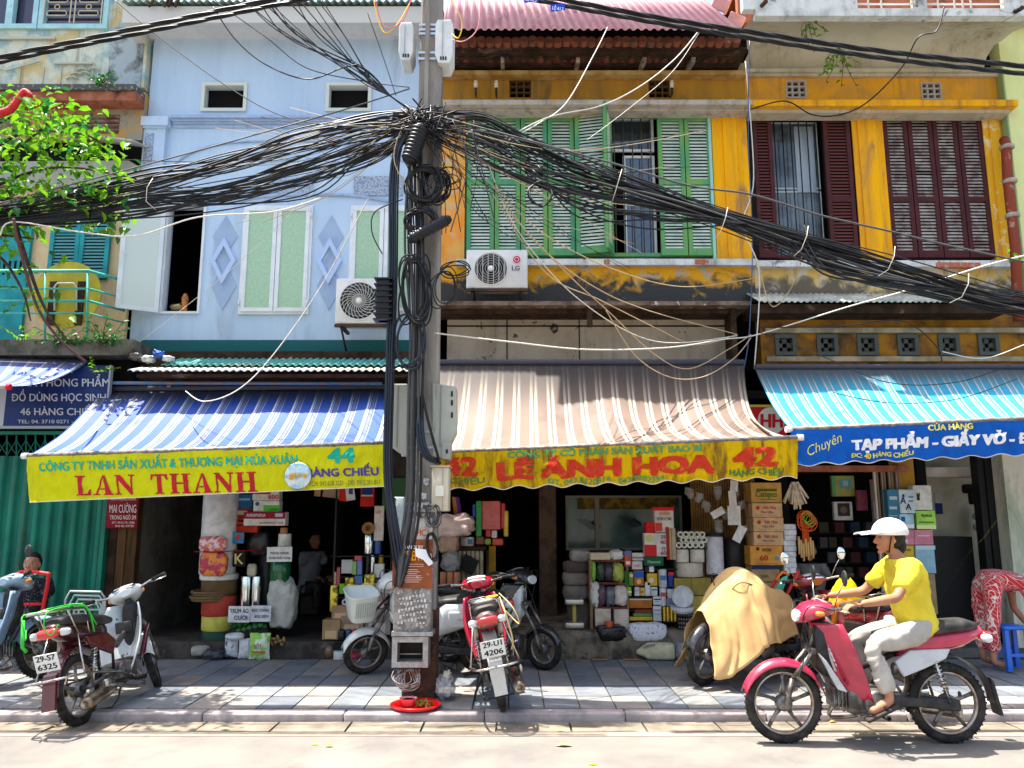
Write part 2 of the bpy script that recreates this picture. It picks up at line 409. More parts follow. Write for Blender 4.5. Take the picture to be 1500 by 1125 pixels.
m_yold2=mat('yellow_wall_weathered',(.68,.46,.14),.85,col2=(.62,.56,.48),sc=3.2,amt=(.48,.56),col3=(.16,.13,.09),sc3=3.6,amt3=(.50,.66),zg=(4.5,5.05),bump=.6,bsc=20,drip=0.7)
m_ydk=mat('yellow_brown_wall',(.48,.24,.03),.85,col2=(.34,.18,.04),sc=2.6,amt=(.42,.65),col3=(.12,.08,.04),sc3=2,amt3=(.6,.75),streak=3,bump=.3,bsc=25,drip=0.8)
m_ledge=mat('grey_ledge',(.50,.44,.37),.85,col2=(.34,.29,.23),sc=7,amt=(.45,.65),col3=(.55,.30,.08),sc3=5,amt3=(.6,.68),bump=.5,bsc=30,drip=0.8)
m_cove=mat('beige_soffit',(.56,.52,.40),.85,col2=(.40,.35,.24),sc=1.3,amt=(.45,.7),col3=(.13,.11,.07),sc3=1.6,amt3=(.60,.74),bump=.3,bsc=20,drip=0.6)
m_white_old=mat('old_white_paint',(.70,.71,.68),.8,col2=(.42,.43,.40),sc=3,amt=(.45,.68),col3=(.12,.12,.11),sc3=4,amt3=(.6,.7),bump=.5,bsc=30,drip=0.8)
m_cream=mat('cream_wall',(.76,.58,.34),.8,col2=(.66,.48,.27),sc=2,col3=(.48,.34,.2),sc3=3,amt3=(.6,.8),drip=0.5)
m_lime=mat('lime_wall',(.74,.78,.34),.8,col2=(.68,.70,.32),sc=1.5,drip=0.25)
m_fade=mat('faded_wall',(.62,.64,.52),.85,col2=(.30,.44,.46),sc=3.3,amt=(.48,.60),col3=(.60,.47,.22),sc3=2.4,amt3=(.52,.64),bump=.5,bsc=25,drip=0.7)
m_mould=mat('mouldy_concrete',(.36,.42,.46),.9,col2=(.09,.10,.10),sc=3.5,amt=(.44,.60),bump=.6,bsc=25)
m_rust=mat('red_brown_beam',(.30,.09,.045),.8,col2=(.42,.16,.10),sc=5,col3=(.07,.03,.02),sc3=2.5,amt3=(.57,.66),bump=.4,bsc=25)
m_wood=mat('dark_wood',(.065,.034,.022),.8,col2=(.03,.018,.012),sc=6,streak=1,col3=(.24,.17,.12),sc3=3,amt3=(.62,.74),bump=.5,bsc=40)
m_wood2=mat('brown_wood',(.13,.065,.025),.7,col2=(.045,.025,.014),sc=9,streak=8,bump=.4,bsc=40)
m_green=mat('green_shutter_paint',(.17,.37,.10),.6,col2=(.08,.30,.15),sc=3,col3=(.05,.20,.12),sc3=4,amt3=(.58,.72),streak=3)
m_greens=mat('green_slat_paint',(.66,.74,.64),.6,col2=(.46,.60,.48),sc=4)
m_mar=mat('maroon_paint',(.085,.022,.022),.55,col2=(.06,.018,.02),sc=5)
m_mars=mat('maroon_slat_paint',(.46,.40,.36),.6,col2=(.20,.13,.12),sc=7,amt=(.4,.6))
m_teal=mat('teal_paint',(.03,.33,.36),.6,col2=(.02,.24,.27),sc=4,col3=(.2,.25,.22),sc3=6,amt3=(.62,.7),drip=0.4)
m_rail=mat('teal_rail',(.06,.42,.32),.5,col2=(.05,.33,.26),sc=6,col3=(.20,.12,.06),sc3=14,amt3=(.62,.7))
m_ltteal=mat('light_teal_frame',(.42,.70,.74),.6,col2=(.34,.58,.62),sc=5,col3=(.3,.25,.18),sc3=12,amt3=(.63,.72))
m_wfr=mat('white_window_frame',(.80,.83,.85),.4,col2=(.70,.73,.75),sc=3)
m_glassg=mat('patterned_green_glass',(.42,.62,.42),.25,col2=(.36,.55,.36),sc=30,bump=.5,bsc=120,bdist=.01)
m_glassd=mat('dark_window_glass',(.03,.04,.055),.06,spec=.8)
m_tin_p=mat('pink_tin',(.72,.38,.40),.5,col2=(.62,.30,.33),sc=2,col3=(.40,.22,.20),sc3=5,amt3=(.62,.74),bump=.1,drip=0.5)
m_tin_w=mat('weathered_tin',(.62,.60,.50),.6,col2=(.34,.36,.32),sc=3,col3=(.30,.17,.09),sc3=6,amt3=(.62,.72))
m_tin_shaded=mat('shaded_teal_tin',(.10,.36,.33),.6,col2=(.06,.26,.25),sc=3,col3=(.4,.42,.36),sc3=3,amt3=(.55,.7))
m_tin_g=mat('green_corrugated',(.01,.22,.14),.5,col2=(.006,.14,.10),sc=3,col3=(.10,.05,.03),sc3=6,amt3=(.62,.70),streak=2,drip=0.8)
m_tile=mat('roof_tile',(.24,.08,.045),.8,col2=(.12,.05,.03),sc=8,col3=(.1,.08,.07),sc3=6,amt3=(.56,.68))
m_panel=mat('dirty_board',(.42,.36,.28),.8,col2=(.34,.28,.21),sc=2,amt=(.4,.65),col3=(.05,.04,.03),sc3=7,amt3=(.62,.68),bump=.2,bsc=30,drip=0.6)
m_iron=mat('dark_iron',(.04,.036,.034),.6,metal=.3,col2=(.10,.05,.03),sc=9)
m_black=mat('black_rubber',(.012,.012,.013),.5)
m_white=mat('white_paint',(.78,.78,.76),.5)
m_brick=mat('bare_brick',(.46,.13,.07),.85,col2=(.5,.4,.34),sc=14,amt=(.55,.65),bump=.5,bsc=50)
m_poster=mat('room_wall',(.30,.29,.25),.9,col2=(.22,.21,.19),sc=2)
def st(mb,name,m,**k):return build(mb,name,m,kind='structure',**k)
# ------ ground
g=MB();g.bx(-60,60,-40,6.30,-.3,0);st(g,'road',m_asph)
g=MB();g.bx(-60,60,6.30,6.41,-.3,.004);st(g,'road_edge_strip',m_line)
g=MB();g.bx(-60,60,6.41,6.75,-.3,-.02);gut=st(g,'gutter',m_mort)
for k in range(-13,14):
 for dv in(0,):
  s=MB();w=.585;s.box((0,0,0),(w-.012,.30,.05),taper=(.99,.98));me=gme if k>-13 else s.mesh('gutter_slab',m_gut)
  gme=me
  piece(me,'gutter_slab',gut,(k*w+.17,6.565,-.022+.004*sin(k*3.1)),rot=(.01*sin(k*2),.006*cos(k*5),.004*sin(k)))
g=MB();g.bx(-60,60,KY+.02,6.87,-.3,.02);kerb=st(g,'kerb',m_mort)
s=MB();s.rbox((0,0,0),(1.141,.145,.16),.016,n=2);kme=s.mesh('kerb_stone',m_kerb)
for k in range(-7,8):piece(kme,'kerb_stone',kerb,(k*1.145+.35,KY+.075,SWZ-.08-.003*(k%3)),rot=(0,0,.002*sin(k*4)))
g=MB();g.bx(-60,60,6.87,9.5,-.3,SWZ-.012);sw=st(g,'sidewalk',m_mort)
sm=[]
for mm in m_slabs:
 s=MB();s.box((0,0,0),(.292,.442,.04),taper=(.985,.99));sm.append(s.mesh('paving_slab',mm))
for j in range(5):
 for k in range(-20,21):
  if j==4 and abs(k)>19:continue
  piece(sm[R.choice([0,0,1,1,2,2,3])],'paving_slab',sw,(k*.3+.12,7.10+j*.45+.0,SWZ-.02+R.uniform(-.0025,.0025)),rot=(R.uniform(-.004,.004),R.uniform(-.004,.004),0))
g=MB();g.bx(-60,60,9.5,40,-.3,.02);st(g,'ground',m_conc)
# ------ helpers for houses
def wall_holes(mb,x0,x1,z0,z1,y0,y1,holes):
 xs=sorted({x0,x1,*[h[0]for h in holes],*[h[1]for h in holes]});zs=sorted({z0,z1,*[h[2]for h in holes],*[h[3]for h in holes]})
 xs=[x for x in xs if x0<=x<=x1];zs=[z for z in zs if z0<=z<=z1]
 for i in range(len(xs)-1):
  for j in range(len(zs)-1):
   cx,cz=(xs[i]+xs[i+1])/2,(zs[j]+zs[j+1])/2
   if not any(h[0]<cx<h[1]and h[2]<cz<h[3]for h in holes):mb.bx(xs[i],xs[i+1],y0,y1,zs[j],zs[j+1])
 return mb
def fbox(mb,px0,py0,px1,py1,Y,d):
 x0,x1,z0,z1=WR(px0,py0,px1,py1,Y);return mb.bx(x0,x1,Y,Y+d,z0,z1)
def frame(mb,x0,x1,z0,z1,y,d,w):
 mb.bx(x0,x1,y,y+d,z0,z0+w);mb.bx(x0,x1,y,y+d,z1-w,z1);mb.bx(x0,x0+w,y,y+d,z0+w,z1-w);mb.bx(x1-w,x1,y,y+d,z0+w,z1-w);return mb
def corrug(mb,x0,x1,p0,p1,pitch=.075,amp=.014,nv=1,th=0,kind='sin'):
 """corrugated sheet between the eave line p0=(Y, z) and the upper line p1=(Y, z); x ranges may be ((x0, x1) at eave, (x0, x1) at top)"""
 e0,e1=(x0,x1)if isinstance(x0,tuple)else((x0,x1),(x0,x1))
 n=int(abs(e0[1]-e0[0])/pitch*(6 if kind=='sin' else 4));nrm=Vector((0,-(p1[1]-p0[1]),p1[0]-p0[0])).normalized()
 if nrm.z<0:nrm=-nrm
 def f(u,v):
  xx=(e0[0]+(e0[1]-e0[0])*u)*(1-v)+(e1[0]+(e1[1]-e1[0])*u)*v
  ph=(e0[0]+(e0[1]-e0[0])*u)/pitch
  a=amp*sin(2*pi*ph)if kind=='sin' else amp*max(-1,min(1,3*sin(2*pi*ph)))
  q=Vector((xx,p0[0]+(p1[0]-p0[0])*v,p0[1]+(p1[1]-p0[1])*v))
  return q+nrm*a
 return mb.grid(f,n,nv)
def shutter(house,name,x0,z0,w,h,Y,mf,ms,pitch=.045,rails=(.52,),slat_cap=None,rot=0,th=.04,dark=True):
 """hinged louvred leaf in its own frame: origin at the hinge foot, x along the leaf"""
 o=bpy.data.objects.new(name,None)
 b=MB();sw_=.055
 for a in((0,sw_),(w-sw_,w)):b.bx(a[0],a[1],-th/2,th/2,0,h)
 zz=[0.0]+[r*h for r in rails]+[h]
 segs=[]
 rw=.07
 lo=0
 cuts=[(0,rw*1.3)]+[(r*h-rw/2,r*h+rw/2)for r in rails]+[(h-rw,h)]
 for a in cuts:b.bx(sw_,w-sw_,-th/2,th/2,a[0],a[1])
 me=b.mesh(name,mf);ob=bpy.data.objects.new(name,me);COL.objects.link(ob);bpy.data.objects.remove(o)
 ob.parent=house;ob.location=Vector((x0,Y,z0))-WL[house.name];ob.rotation_euler=(0,0,rot)
 s=MB();s.box((0,0,0),(w-2*sw_-.002,.036,.006),rot=(radians(58),0,0));sme=s.mesh('slat',ms)
 for i in range(len(cuts)-1):
  a,c=cuts[i][1],cuts[i+1][0];n=int((c-a)/pitch)
  for k in range(n):
   q=bpy.data.objects.new('slat',sme);COL.objects.link(q);q.parent=ob
   q.location=(w/2,0,a+(k+.5)*(c-a)/n);q.rotation_euler=(0,R.uniform(-.006,.006),0)
   if R.random()<.03:q.rotation_euler=(radians(R.uniform(-25,15)),0,0)
 return ob
 # ------ blue house (number 44)
W0=10.0
xl=P(206,300,W0).x;xr=P(646,300,W0).x
zb,zt=P(0,545,W0).z,8.62
bh=thing('blue_house','narrow pale blue plastered house with diamond reliefs and white framed windows','house',(xl+2,W0,0))
vents=[WR(300,126,358,160,W0),WR(482,126,540,160,W0)]
winL=WR(240,300,298,460,W0);winM=WR(354,302,456,461,W0);winR=WR(512,302,612,461,W0)
w=MB();wall_holes(w,xl,xr,zb,zt,W0,W0+.2,vents+[winL,winM,winR]);build(w,'wall',m_blue,bh)
for v in vents:
 f=MB();frame(f,v[0]-.04,v[1]+.04,v[2]-.04,v[3]+.04,W0-.03,.10,.045);vf=build(f,'window',flat(.66,.70,.62,.6),bh)
 f=MB();f.bx(v[0],v[1],W0+.12,W0+.13,v[2],v[3]);build(f,'pane',m_dark,vf)
def casement(fr,x0,x1,z0,z1,Y,pm,parent,name='window_leaf'):
 f=MB();frame(f,x0,x1,z0,z1,Y,.045,.055);lf=build(f,name,m_wfr,parent,bevel=.006)
 g_=MB();g_.bx(x0+.05,x1-.05,Y+.018,Y+.026,z0+.05,z1-.05);build(g_,'pane',pm,lf);return lf
for wn in(winM,winR):
 f=MB();frame(f,wn[0],wn[1],wn[2],wn[3],W0-.03,.12,.035);build(f,'window_frame',m_wfr,bh)
 mid=(wn[0]+wn[1])/2
 casement(f,wn[0]+.03,mid-.003,wn[2]+.03,wn[3]-.03,W0-.05,m_glassg,bh);casement(f,mid+.003,wn[1]-.03,wn[2]+.03,wn[3]-.03,W0-.05,m_glassg,bh)
 for sx in(wn[0]+.015,wn[1]-.015):
  for zz in(wn[2]+.15,wn[3]-.15):
   f=MB();f.tube([(sx,W0-.055,zz-.04),(sx,W0-.055,zz+.04)],.012);build(f,'hinge',m_white,bh)
f=MB();frame(f,winL[0],winL[1],winL[2],winL[3],W0-.03,.12,.03);build(f,'window_frame',m_wfr,bh)
lw=winL[1]-winL[0]-.02;lh=winL[3]-winL[2]
f=MB();frame(f,0,lw,0,lh,-.022,.045,.055);leaf=MB()
lf=bpy.data.objects.new('window_leaf',f.mesh('window_leaf',m_wfr));COL.objects.link(lf);lf.parent=bh;lf.location=Vector((winL[0]+.0,W0-.05,winL[2]))-WL[bh.name];lf.rotation_euler=(0,0,radians(180+32));WL[lf.name]=Vector((0,0,0))
g_=MB();g_.bx(.05,lw-.05,-.004,.004,.05,lh-.05);build(g_,'pane',mat('white_film',(.66,.72,.66),.3),lf,local=True)
g_=MB();g_.tube([(lw-.02,.03,lh*.5),(lw-.03,.06,lh*.5),(lw-.09,.06,lh*.46)],.008);build(g_,'handle',m_wfr,lf,local=True)
tr=MB()
for(a,b,d)in((168,172,.10),(172,177,.07),(177,181,.045),(181,187,.02)):
 z0_,z1_=P(400,b,W0-d).z,P(400,a,W0-d).z;tr.bx(xl+.36,xr,W0-d,W0,z0_,z1_)
build(tr,'cornice',m_bluet,bh)
tr=MB();px0,px1=P(206,240,W0-.08).x,P(238,240,W0-.08).x
tr.bx(px0,px1,W0-.07,W0,P(0,268,W0).z,P(0,186,W0).z);tr.bx(px0-.02,px1+.05,W0-.13,W0,P(0,183,W0-.13).z,P(0,170,W0-.13).z);tr.bx(px0-.01,px1+.02,W0-.10,W0,P(0,187,W0-.1).z,P(0,183,W0-.1).z)
tr.bx(px0-.02,px1+.04,W0-.12,W0,P(0,262,W0-.12).z,P(0,254,W0-.12).z);build(tr,'pilaster',m_blue,bh)
m_peb=mat('pebbled_panel',(.26,.34,.48),.9,col2=(.50,.58,.70),sc=38,amt=(.45,.55),bump=1,bsc=60)
tr=MB();fbox(tr,211,195,223,240,W0-.085,.02);build(tr,'relief_panel',m_peb,bh)
for(a,b,c,d)in((388,262,458,286),(518,258,590,286)):
 tr=MB();fbox(tr,a,b,c,d,W0-.02,.03);build(tr,'relief_panel',m_peb,bh)
def arch_pts(pxs):return[P(a,b,W0-.012)for a,b in pxs]
tr=MB();tr.tube(catmull(arch_pts([(242,255),(262,235),(290,220),(330,210),(380,207),(412,206),(460,207),(520,212),(560,222),(600,240)]),6),.014,n=6);build(tr,'moulding',m_bluet,bh)
tr=MB();tr.tube(catmull(arch_pts([(350,296),(380,288),(450,285),(520,287),(580,297)]),6),.022,n=6);build(tr,'moulding',m_bluet,bh)
tr=MB();a=P(414,202,W0);tr.prism([(a.x-.08,a.z+.07),(a.x+.08,a.z+.07),(a.x+.045,a.z-.09),(a.x-.045,a.z-.09)],W0-.06,W0+.01);build(tr,'keystone',m_bluet,bh)
def rhomb(mb,cx,cy,hw,hh,y0,y1,hole=None):
 c=P(cx,cy,W0);k=10.1/FPX;w_,h_=hw*k,hh*k
 if not hole:mb.prism([(c.x-w_,c.z),(c.x,c.z-h_),(c.x+w_,c.z),(c.x,c.z+h_)],y0,y1)
 else:
  o_=[(c.x-w_,c.z),(c.x,c.z-h_),(c.x+w_,c.z),(c.x,c.z+h_)];i_=[(c.x+(a-c.x)*hole,c.z+(b-c.z)*hole)for a,b in o_]
  vs=[Vector((a,y0,b))for a,b in o_+i_]+[Vector((a,y1,b))for a,b in o_+i_];fs=[]
  for q in range(4):
   r_=(q+1)%4;fs+=[(q,r_,r_+4,q+4),(q+8,q+12,r_+12,r_+8),(q,q+8,r_+8,r_),(q+4,r_+4,r_+12,q+12)]
  mb.add(vs,fs)
for cx in(330,485):
 d=MB();rhomb(d,cx,347,19,34,W0-.012,W0+.01);rhomb(d,cx-2,419,19,38,W0-.012,W0+.01);rhomb(d,cx,384,9,22,W0-.010,W0+.01);build(d,'diamond_relief',m_bdia,bh)
 d=MB();rhomb(d,cx-2,383,19,37,W0-.045,W0+.01,hole=.62);build(d,'diamond_relief',flat(.47,.60,.84),bh)
zs=P(0,56,W0).z;ze=P(0,17,9.6).z
xe=P(182,20,9.6).x
d=MB();d.bx(xe+.05,xr,9.62,W0+.3,zs-.02,ze);build(d,'soffit',m_soff,bh)
d=MB();d.bx(xe,xr,9.56,9.62,zs-.06,ze+.05);d.bx(xe+.05,xe+.18,9.62,W0,zs-.15,zs);build(d,'fascia',flat(.62,.60,.55),bh)
d=MB();corrug(d,xe,xr,(9.5,ze+.09),(11.4,ze+.75),.1,.018);build(d,'roof',mat('teal_tin_roof',(.18,.34,.31),.6,col2=(.28,.3,.26),sc=4),bh,solid=.004)
for a in(218,240,246,256):
 d=MB();p_=P(a,10,9.5);d.tube(catmull([p_+Vector((0,0,0)),p_+Vector((.05,0,.12)),p_+Vector((-.03,0,.2)),p_+Vector((.04,0,.3))],3),.018,n=5);tag(build(d,'dead_stalk',m_wood2),'dry twisted stalk on the blue house roof, %s of four'%{218:'leftmost',240:'second from left',246:'second from right',256:'rightmost'}[a],'dead plant','dry stalks on the blue house roof')
x0,x1=P(235,545,8.95).x,P(600,545,8.95).x
zc=P(0,543,8.9).z
cn=thing('tin_canopy','teal and cream corrugated tin canopy running under the blue wall','canopy',(x0,9,zc))
d=MB();corrug(d,x0-.35,x1,(8.88,zc),(9.25,zc+.10),.085,.014);build(d,'sheet',mat('sunlit_cream_tin',(.66,.60,.46),.6,col2=(.50,.55,.44),sc=3,col3=(.3,.18,.1),sc3=6,amt3=(.62,.72),drip=0.5),cn,solid=.003)  # front part of the tin, sunlight put into its cream colour
d=MB();corrug(d,x0-.1,x1,(9.16,zc+.115),(9.98,zc+.40),.085,.014);build(d,'sheet',m_tin_shaded,cn,solid=.003)  # rear part of the same tin, shade put into its teal colour
d=MB();d.bx(x0-.3,x1,9.0,9.06,zc-.06,zc-.02);d.bx(x0-.3,x1,9.6,9.66,zc+.03,zc+.08);build(d,'batten',m_wood,cn)
d=MB();fbox(d,205,498,640,520,9.97,.03);build(d,'flashing',flat(.02,.12,.13,.7),bh)
d=MB();d.bx(P(200,560,9.7).x,P(640,560,9.7).x,9.68,9.9,2.6,P(0,515,9.7).z);build(d,'shop_head',m_wood,bh)
d=MB();d.tube([P(150,561,9.25),P(560,562,9.25)],.022);tag(build(d,'rolled_cloth',mat('blue_roll',(.06,.25,.5),.6,col2=(.3,.2,.2),sc=12)),'thin blue roll of cloth stretched under the tin canopy','cloth roll')
# ------ yellow house with green shutters (42)
X0,X1=P(640,270,W0).x,P(1098,270,W0).x
yh=thing('yellow_house','old yellow house with green louvred shutters under a pink tin roof','house',(X0+1.9,W0,0))
z_c,z_l=P(0,103,W0).z,P(0,146,W0).z
zw0,zw1,zs0=P(0,377,W0+.1).z,P(0,168,W0+.1).z,P(0,388,W0).z
xwl,xwr=P(681,270,W0).x,P(1046,270,W0).x
v42=[WR(746,117,778,143,W0),WR(950,117,981,143,W0)]
w=MB();wall_holes(w,X0,X1,z_l,z_c+.35,W0,W0+.25,v42);build(w,'wall',m_ydk,yh)
w=MB();w.bx(X0,xwl,W0,W0+.3,zs0,z_l);build(w,'wall',mat('orange_wall',(.85,.30,.04),.8,col2=(.75,.42,.10),sc=3,col3=(.55,.45,.35),sc3=4,amt3=(.55,.66),drip=0.5),yh)
w=MB();w.bx(xwr,X1,W0,W0+.3,zs0,z_l);w.bx(P(1062,270,W0).x,P(1082,270,W0).x,W0-.02,W0,zs0,z_l);build(w,'pillar',m_yel,yh)
w=MB();w.bx(X0,X1,W0,W0+.3,P(0,442,W0).z,zs0-.0);build(w,'wall',m_yold,yh)
w=MB();w.bx(X0-.05,X1,W0-.30,W0,P(0,153,W0-.3).z,P(0,146,W0-.3).z);build(w,'ledge',m_ledge,yh)
w=MB();w.bx(X0-.05,X1,W0-.20,W0,P(0,165,W0-.15).z,P(0,153,W0-.3).z-.002);build(w,'ledge',m_ledge,yh)
w=MB();w.bx(xwl-.1,X1,W0-.10,W0+.2,P(0,388,W0-.1).z,P(0,379,W0-.1).z);build(w,'sill',m_white_old,yh)
for(a,b)in((1018,1038),(885,893)):
 w=MB();fbox(w,a,380,b,387,W0-.106,.05);build(w,'brick',m_brick,yh)
for(a0,a1,b0,b1)in v42:
 w=MB();frame(w,a0,a1,b0,b1,W0+.02,.05,.02)
 for k in(1,2):w.bx(a0+(a1-a0)*k/3-.012,a0+(a1-a0)*k/3+.012,W0+.021,W0+.069,b0,b1);w.bx(a0,a1,W0+.022,W0+.068,b0+(b1-b0)*k/3-.012,b0+(b1-b0)*k/3+.012)
 build(w,'vent_grille',flat(.10,.05,.02,.9),yh)
w=MB();frame(w,xwl,xwr,zw0,zw1,W0+.06,.08,.05);build(w,'window_frame',m_green,yh)
w=MB();w.bx(xwr-.05,xwr-.012,W0-.01,W0+.05,zs0,zw1);build(w,'window_frame',flat(.32,.60,.55),yh)
hh=zw1-zw0-.02
def leafx(pa,pb):return P(pa,270,W0).x,P(pb,270,W0).x
for a,b in((684,724),(725,762),(763,802),(803,842)):
 q0,q1=leafx(a,b);shutter(yh,'shutter',q0,zw0,q1-q0-.004,hh-.05,W0+.03,m_green,m_greens)
for a,b in((966,1005),(1006,1045)):
 q0,q1=leafx(a,b);shutter(yh,'shutter',q0,zw0,q1-q0-.004,hh-.05,W0+.03,m_green,m_greens)
q0,q1=leafx(843,892);shutter(yh,'shutter',q0+.0,zw0,.43,hh,W0-.02,m_green,m_greens,rot=radians(-14))
q0,q1=leafx(897,892);shutter(yh,'shutter',q0-.01,zw0,.34,hh,W0+.01,m_green,m_greens,rot=radians(180+70))
w=MB();w.bx(xwl,leafx(842,843)[0],W0+.09,W0+.1,zw0,zw1);w.bx(leafx(966,967)[0],xwr,W0+.09,W0+.1,zw0,zw1);build(w,'shade_sheet',m_dark,yh)  # added black sheets imitating the shade behind the slats
q0,q1=leafx(896,964)
w=MB();zt_,zm=P(0,172,W0+.2).z,P(0,222,W0+.2).z
frame(w,q0+.01,q1,zm,zt_,W0+.2,.04,.035);wf=build(w,'window_frame',m_wfr,yh)
w=MB();w.bx(q0+.04,q1-.03,W0+.22,W0+.226,zm+.03,zt_-.03);build(w,'pane',m_glassd,wf)
w=MB();xc=P(914,300,W0+.2).x;frame(w,xc,q1,zw0,zm-.06,W0+.2,.04,.035);wf=build(w,'window_frame',m_wfr,yh)
w=MB();w.bx(xc+.03,q1-.03,W0+.22,W0+.226,zw0+.03,zm-.08);build(w,'pane',mat('sky_glass',(.05,.08,.13),.04,spec=1),wf)
for k in range(5):
 w=MB();xx=q0+(q1-q0)*(k+.5)/5;w.tube([(xx,W0+.12,zw0),(xx,W0+.12,zt_+.05)],.009,n=5);build(w,'window_bar',flat(.10,.08,.05),yh)
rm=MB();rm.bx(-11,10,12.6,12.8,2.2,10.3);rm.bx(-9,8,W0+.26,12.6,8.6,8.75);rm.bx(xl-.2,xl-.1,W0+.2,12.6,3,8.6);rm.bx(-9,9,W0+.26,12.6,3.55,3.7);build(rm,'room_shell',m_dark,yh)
ze2=P(0,72,9.5).z
w=MB();w.bx(X0+.05,P(1095,80,9.5).x,9.5,W0+.2,ze2,ze2+.03);sof=build(w,'soffit',m_wood,yh)
for k in range(4):
 w=MB();y_=9.52+k*.12;w.bx(X0+.05,P(1095,80,9.5).x,y_,y_+.11,ze2-.02-.006*(k%2),ze2-.004);build(w,'plank',m_wood,yh)
for px in(735,843,938,1008):
 w=MB();a=P(px,96,W0);b=P(px+(px-750)*.02+3,76,9.4);w.box(((a.x+b.x)/2,9.78,ze2-.07),(.05,.45,.07),rot=(radians(12),0,radians((px-750)*.0)));build(w,'bracket',mat('worn_wood',(.34,.27,.2),.8,col2=(.1,.07,.05),sc=10),yh)
w=MB();w.bx(X0+.05,X1,W0-.14,W0,P(0,109,W0-.14).z,P(0,103,W0-.14).z);w.bx(X0+.05,X1,W0-.08,W0,P(0,112,W0-.08).z,P(0,109,W0-.14).z-.002);build(w,'cornice',mat('ochre_cornice',(.55,.38,.16),.8,col2=(.4,.22,.05),sc=5,drip=0.7),yh)
tl=MB();tl.lathe([(.06,-.17),(.06,.17)],axis='y',n=10);tme=tl.mesh('tile',m_tile)
xx=X0+.05
while xx<P(1082,70,9.5).x:
 piece(tme,'tile',yh,(xx,9.6,ze2+.055+R.uniform(-.008,.008)),rot=(radians(-14+R.uniform(-3,3)),0,R.uniform(-.04,.04)));xx+=.112
w=MB();w.bx(X0,X1,9.75,10.4,ze2+.10,ze2+.16);w.bx(X0,X1,9.8,9.9,ze2+.1,ze2+.5);build(w,'attic_wall',m_dark,yh)
zr=P(0,43,9.10).z
w=MB();corrug(w,(P(648,43,9.10).x,P(1087,43,9.10).x),(P(648,43,9.10).x,P(1010,0,9.6).x-.2),(9.10,zr),(10.2,zr+1.75),.105,.012,kind='sq');rf=build(w,'roof',m_tin_p,yh,solid=.004)
for a,b,c in((1055,6,.05),(1078,30,.05)):
 w=MB();w.box(P(a,b,9.5),(.22,.05,.16),rot=(.6,.3,.2));build(w,'ridge_cap',m_tin_p,yh,bevel=.01)
w=MB();fbox(w,640,441,1100,447,9.45,.6);build(w,'tin_strip',mat('rusty_tin',(.22,.16,.12),.7,col2=(.10,.06,.04),sc=5,col3=(.5,.48,.44),sc3=8,amt3=(.6,.7)),yh)
w=MB();fbox(w,640,447,1075,459,9.62,.35);build(w,'beam',m_wood,yh)
sb=MB();fbox(sb,655,460,1072,532,9.95,.1)
board=build(sb,'sign_board',m_panel,yh)
for(a,b,c,d)in((655,476.5,1072,478.5),(742,459,743.4,532),(848,459,849.4,532)):
 w=MB();fbox(w,a,b,c,d,9.94,.012);build(w,'joint_strip',m_dark,board)
for q in((860,445,868,478,9.5,.05),(1072,447,1080,545,9.6,.3)):
 w=MB();fbox(w,*q);build(w,'post',m_wood,yh)
for px in(697,727,984):
 w=MB();c=P(px,124,W0-.12);w.lathe([(.022,-.05),(.03,-.03),(.022,-.01),(.034,.01),(.022,.03),(.028,.05),(.01,.06)],c=c,n=10);ins=build(w,'insulator',flat(.75,.66,.5,.3),yh)
 w=MB();w.tube([c-Vector((0,0,.14)),c-Vector((0,0,.04))],.018);w.tube([c-Vector((0,0,.12)),c+Vector((0,.14,-.12))],.01);build(w,'bracket',m_iron,ins)
 # ------ house with maroon shutters (40)
A0,A1=X1+.004,P(1476,270,W0).x
mh=thing('maroon_shutter_house','ochre yellow house with dark maroon shutters below a mouldy white balcony','house',(A0+1.5,W0,0))
v40=[WR(1151,118,1181,144,W0),WR(1349,121,1379,146,W0)]
zc4,zl4=P(0,112,W0).z,P(0,147,W0).z
w=MB();wall_holes(w,A0,A1,zl4,zc4+.1,W0,W0+.25,v40);build(w,'wall',mat('yellow_wall_top',(.80,.36,.02),.8,col2=(.62,.30,.05),sc=2.4,col3=(.5,.42,.3),sc3=6,amt3=(.66,.7),drip=0.6),mh)
for(a0,a1,b0,b1)in v40:
 w=MB();frame(w,a0,a1,b0,b1,W0-.01,.06,.022)
 for k in(1,2):w.bx(a0+(a1-a0)*k/3-.013,a0+(a1-a0)*k/3+.013,W0+.001,W0+.049,b0,b1);w.bx(a0,a1,W0+.002,W0+.048,b0+(b1-b0)*k/3-.013,b0+(b1-b0)*k/3+.013)
 build(w,'vent_grille',flat(.42,.38,.34,.9),mh)
m0,m1,m2,m3=P(1107,270,W0).x,P(1254,270,W0).x,P(1300,270,W0).x,P(1448,270,W0).x
zq0,zq1=P(0,380,W0+.1).z,P(0,168,W0+.1).z;zs4=P(0,391,W0).z
w=MB();w.bx(A0,m0,W0,W0+.3,zs4,zl4);build(w,'wall',m_dark,mh)
w=MB();w.bx(m1,m2,W0,W0+.3,zs4,zl4);w.bx(m1+.07,m2-.07,W0-.025,W0,zs4+.05,zl4);build(w,'pillar',m_yel,mh)
w=MB();w.bx(m3,A1,W0,W0+.3,zs4,zl4);w.bx(m3+.08,A1-.04,W0-.025,W0,zs4+.05,zl4);build(w,'pillar',mat('yellow_peeling',(.80,.40,.02),.8,col2=(.80,.60,.30),sc=5,amt=(.58,.63),col3=(.40,.32,.24),sc3=3,amt3=(.58,.66),bump=.3,drip=0.6),mh)
w=MB();w.bx(A0,A1+.06,W0-.30,W0,P(0,155,W0-.3).z,P(0,146,W0-.3).z);build(w,'ledge',m_yel,mh)
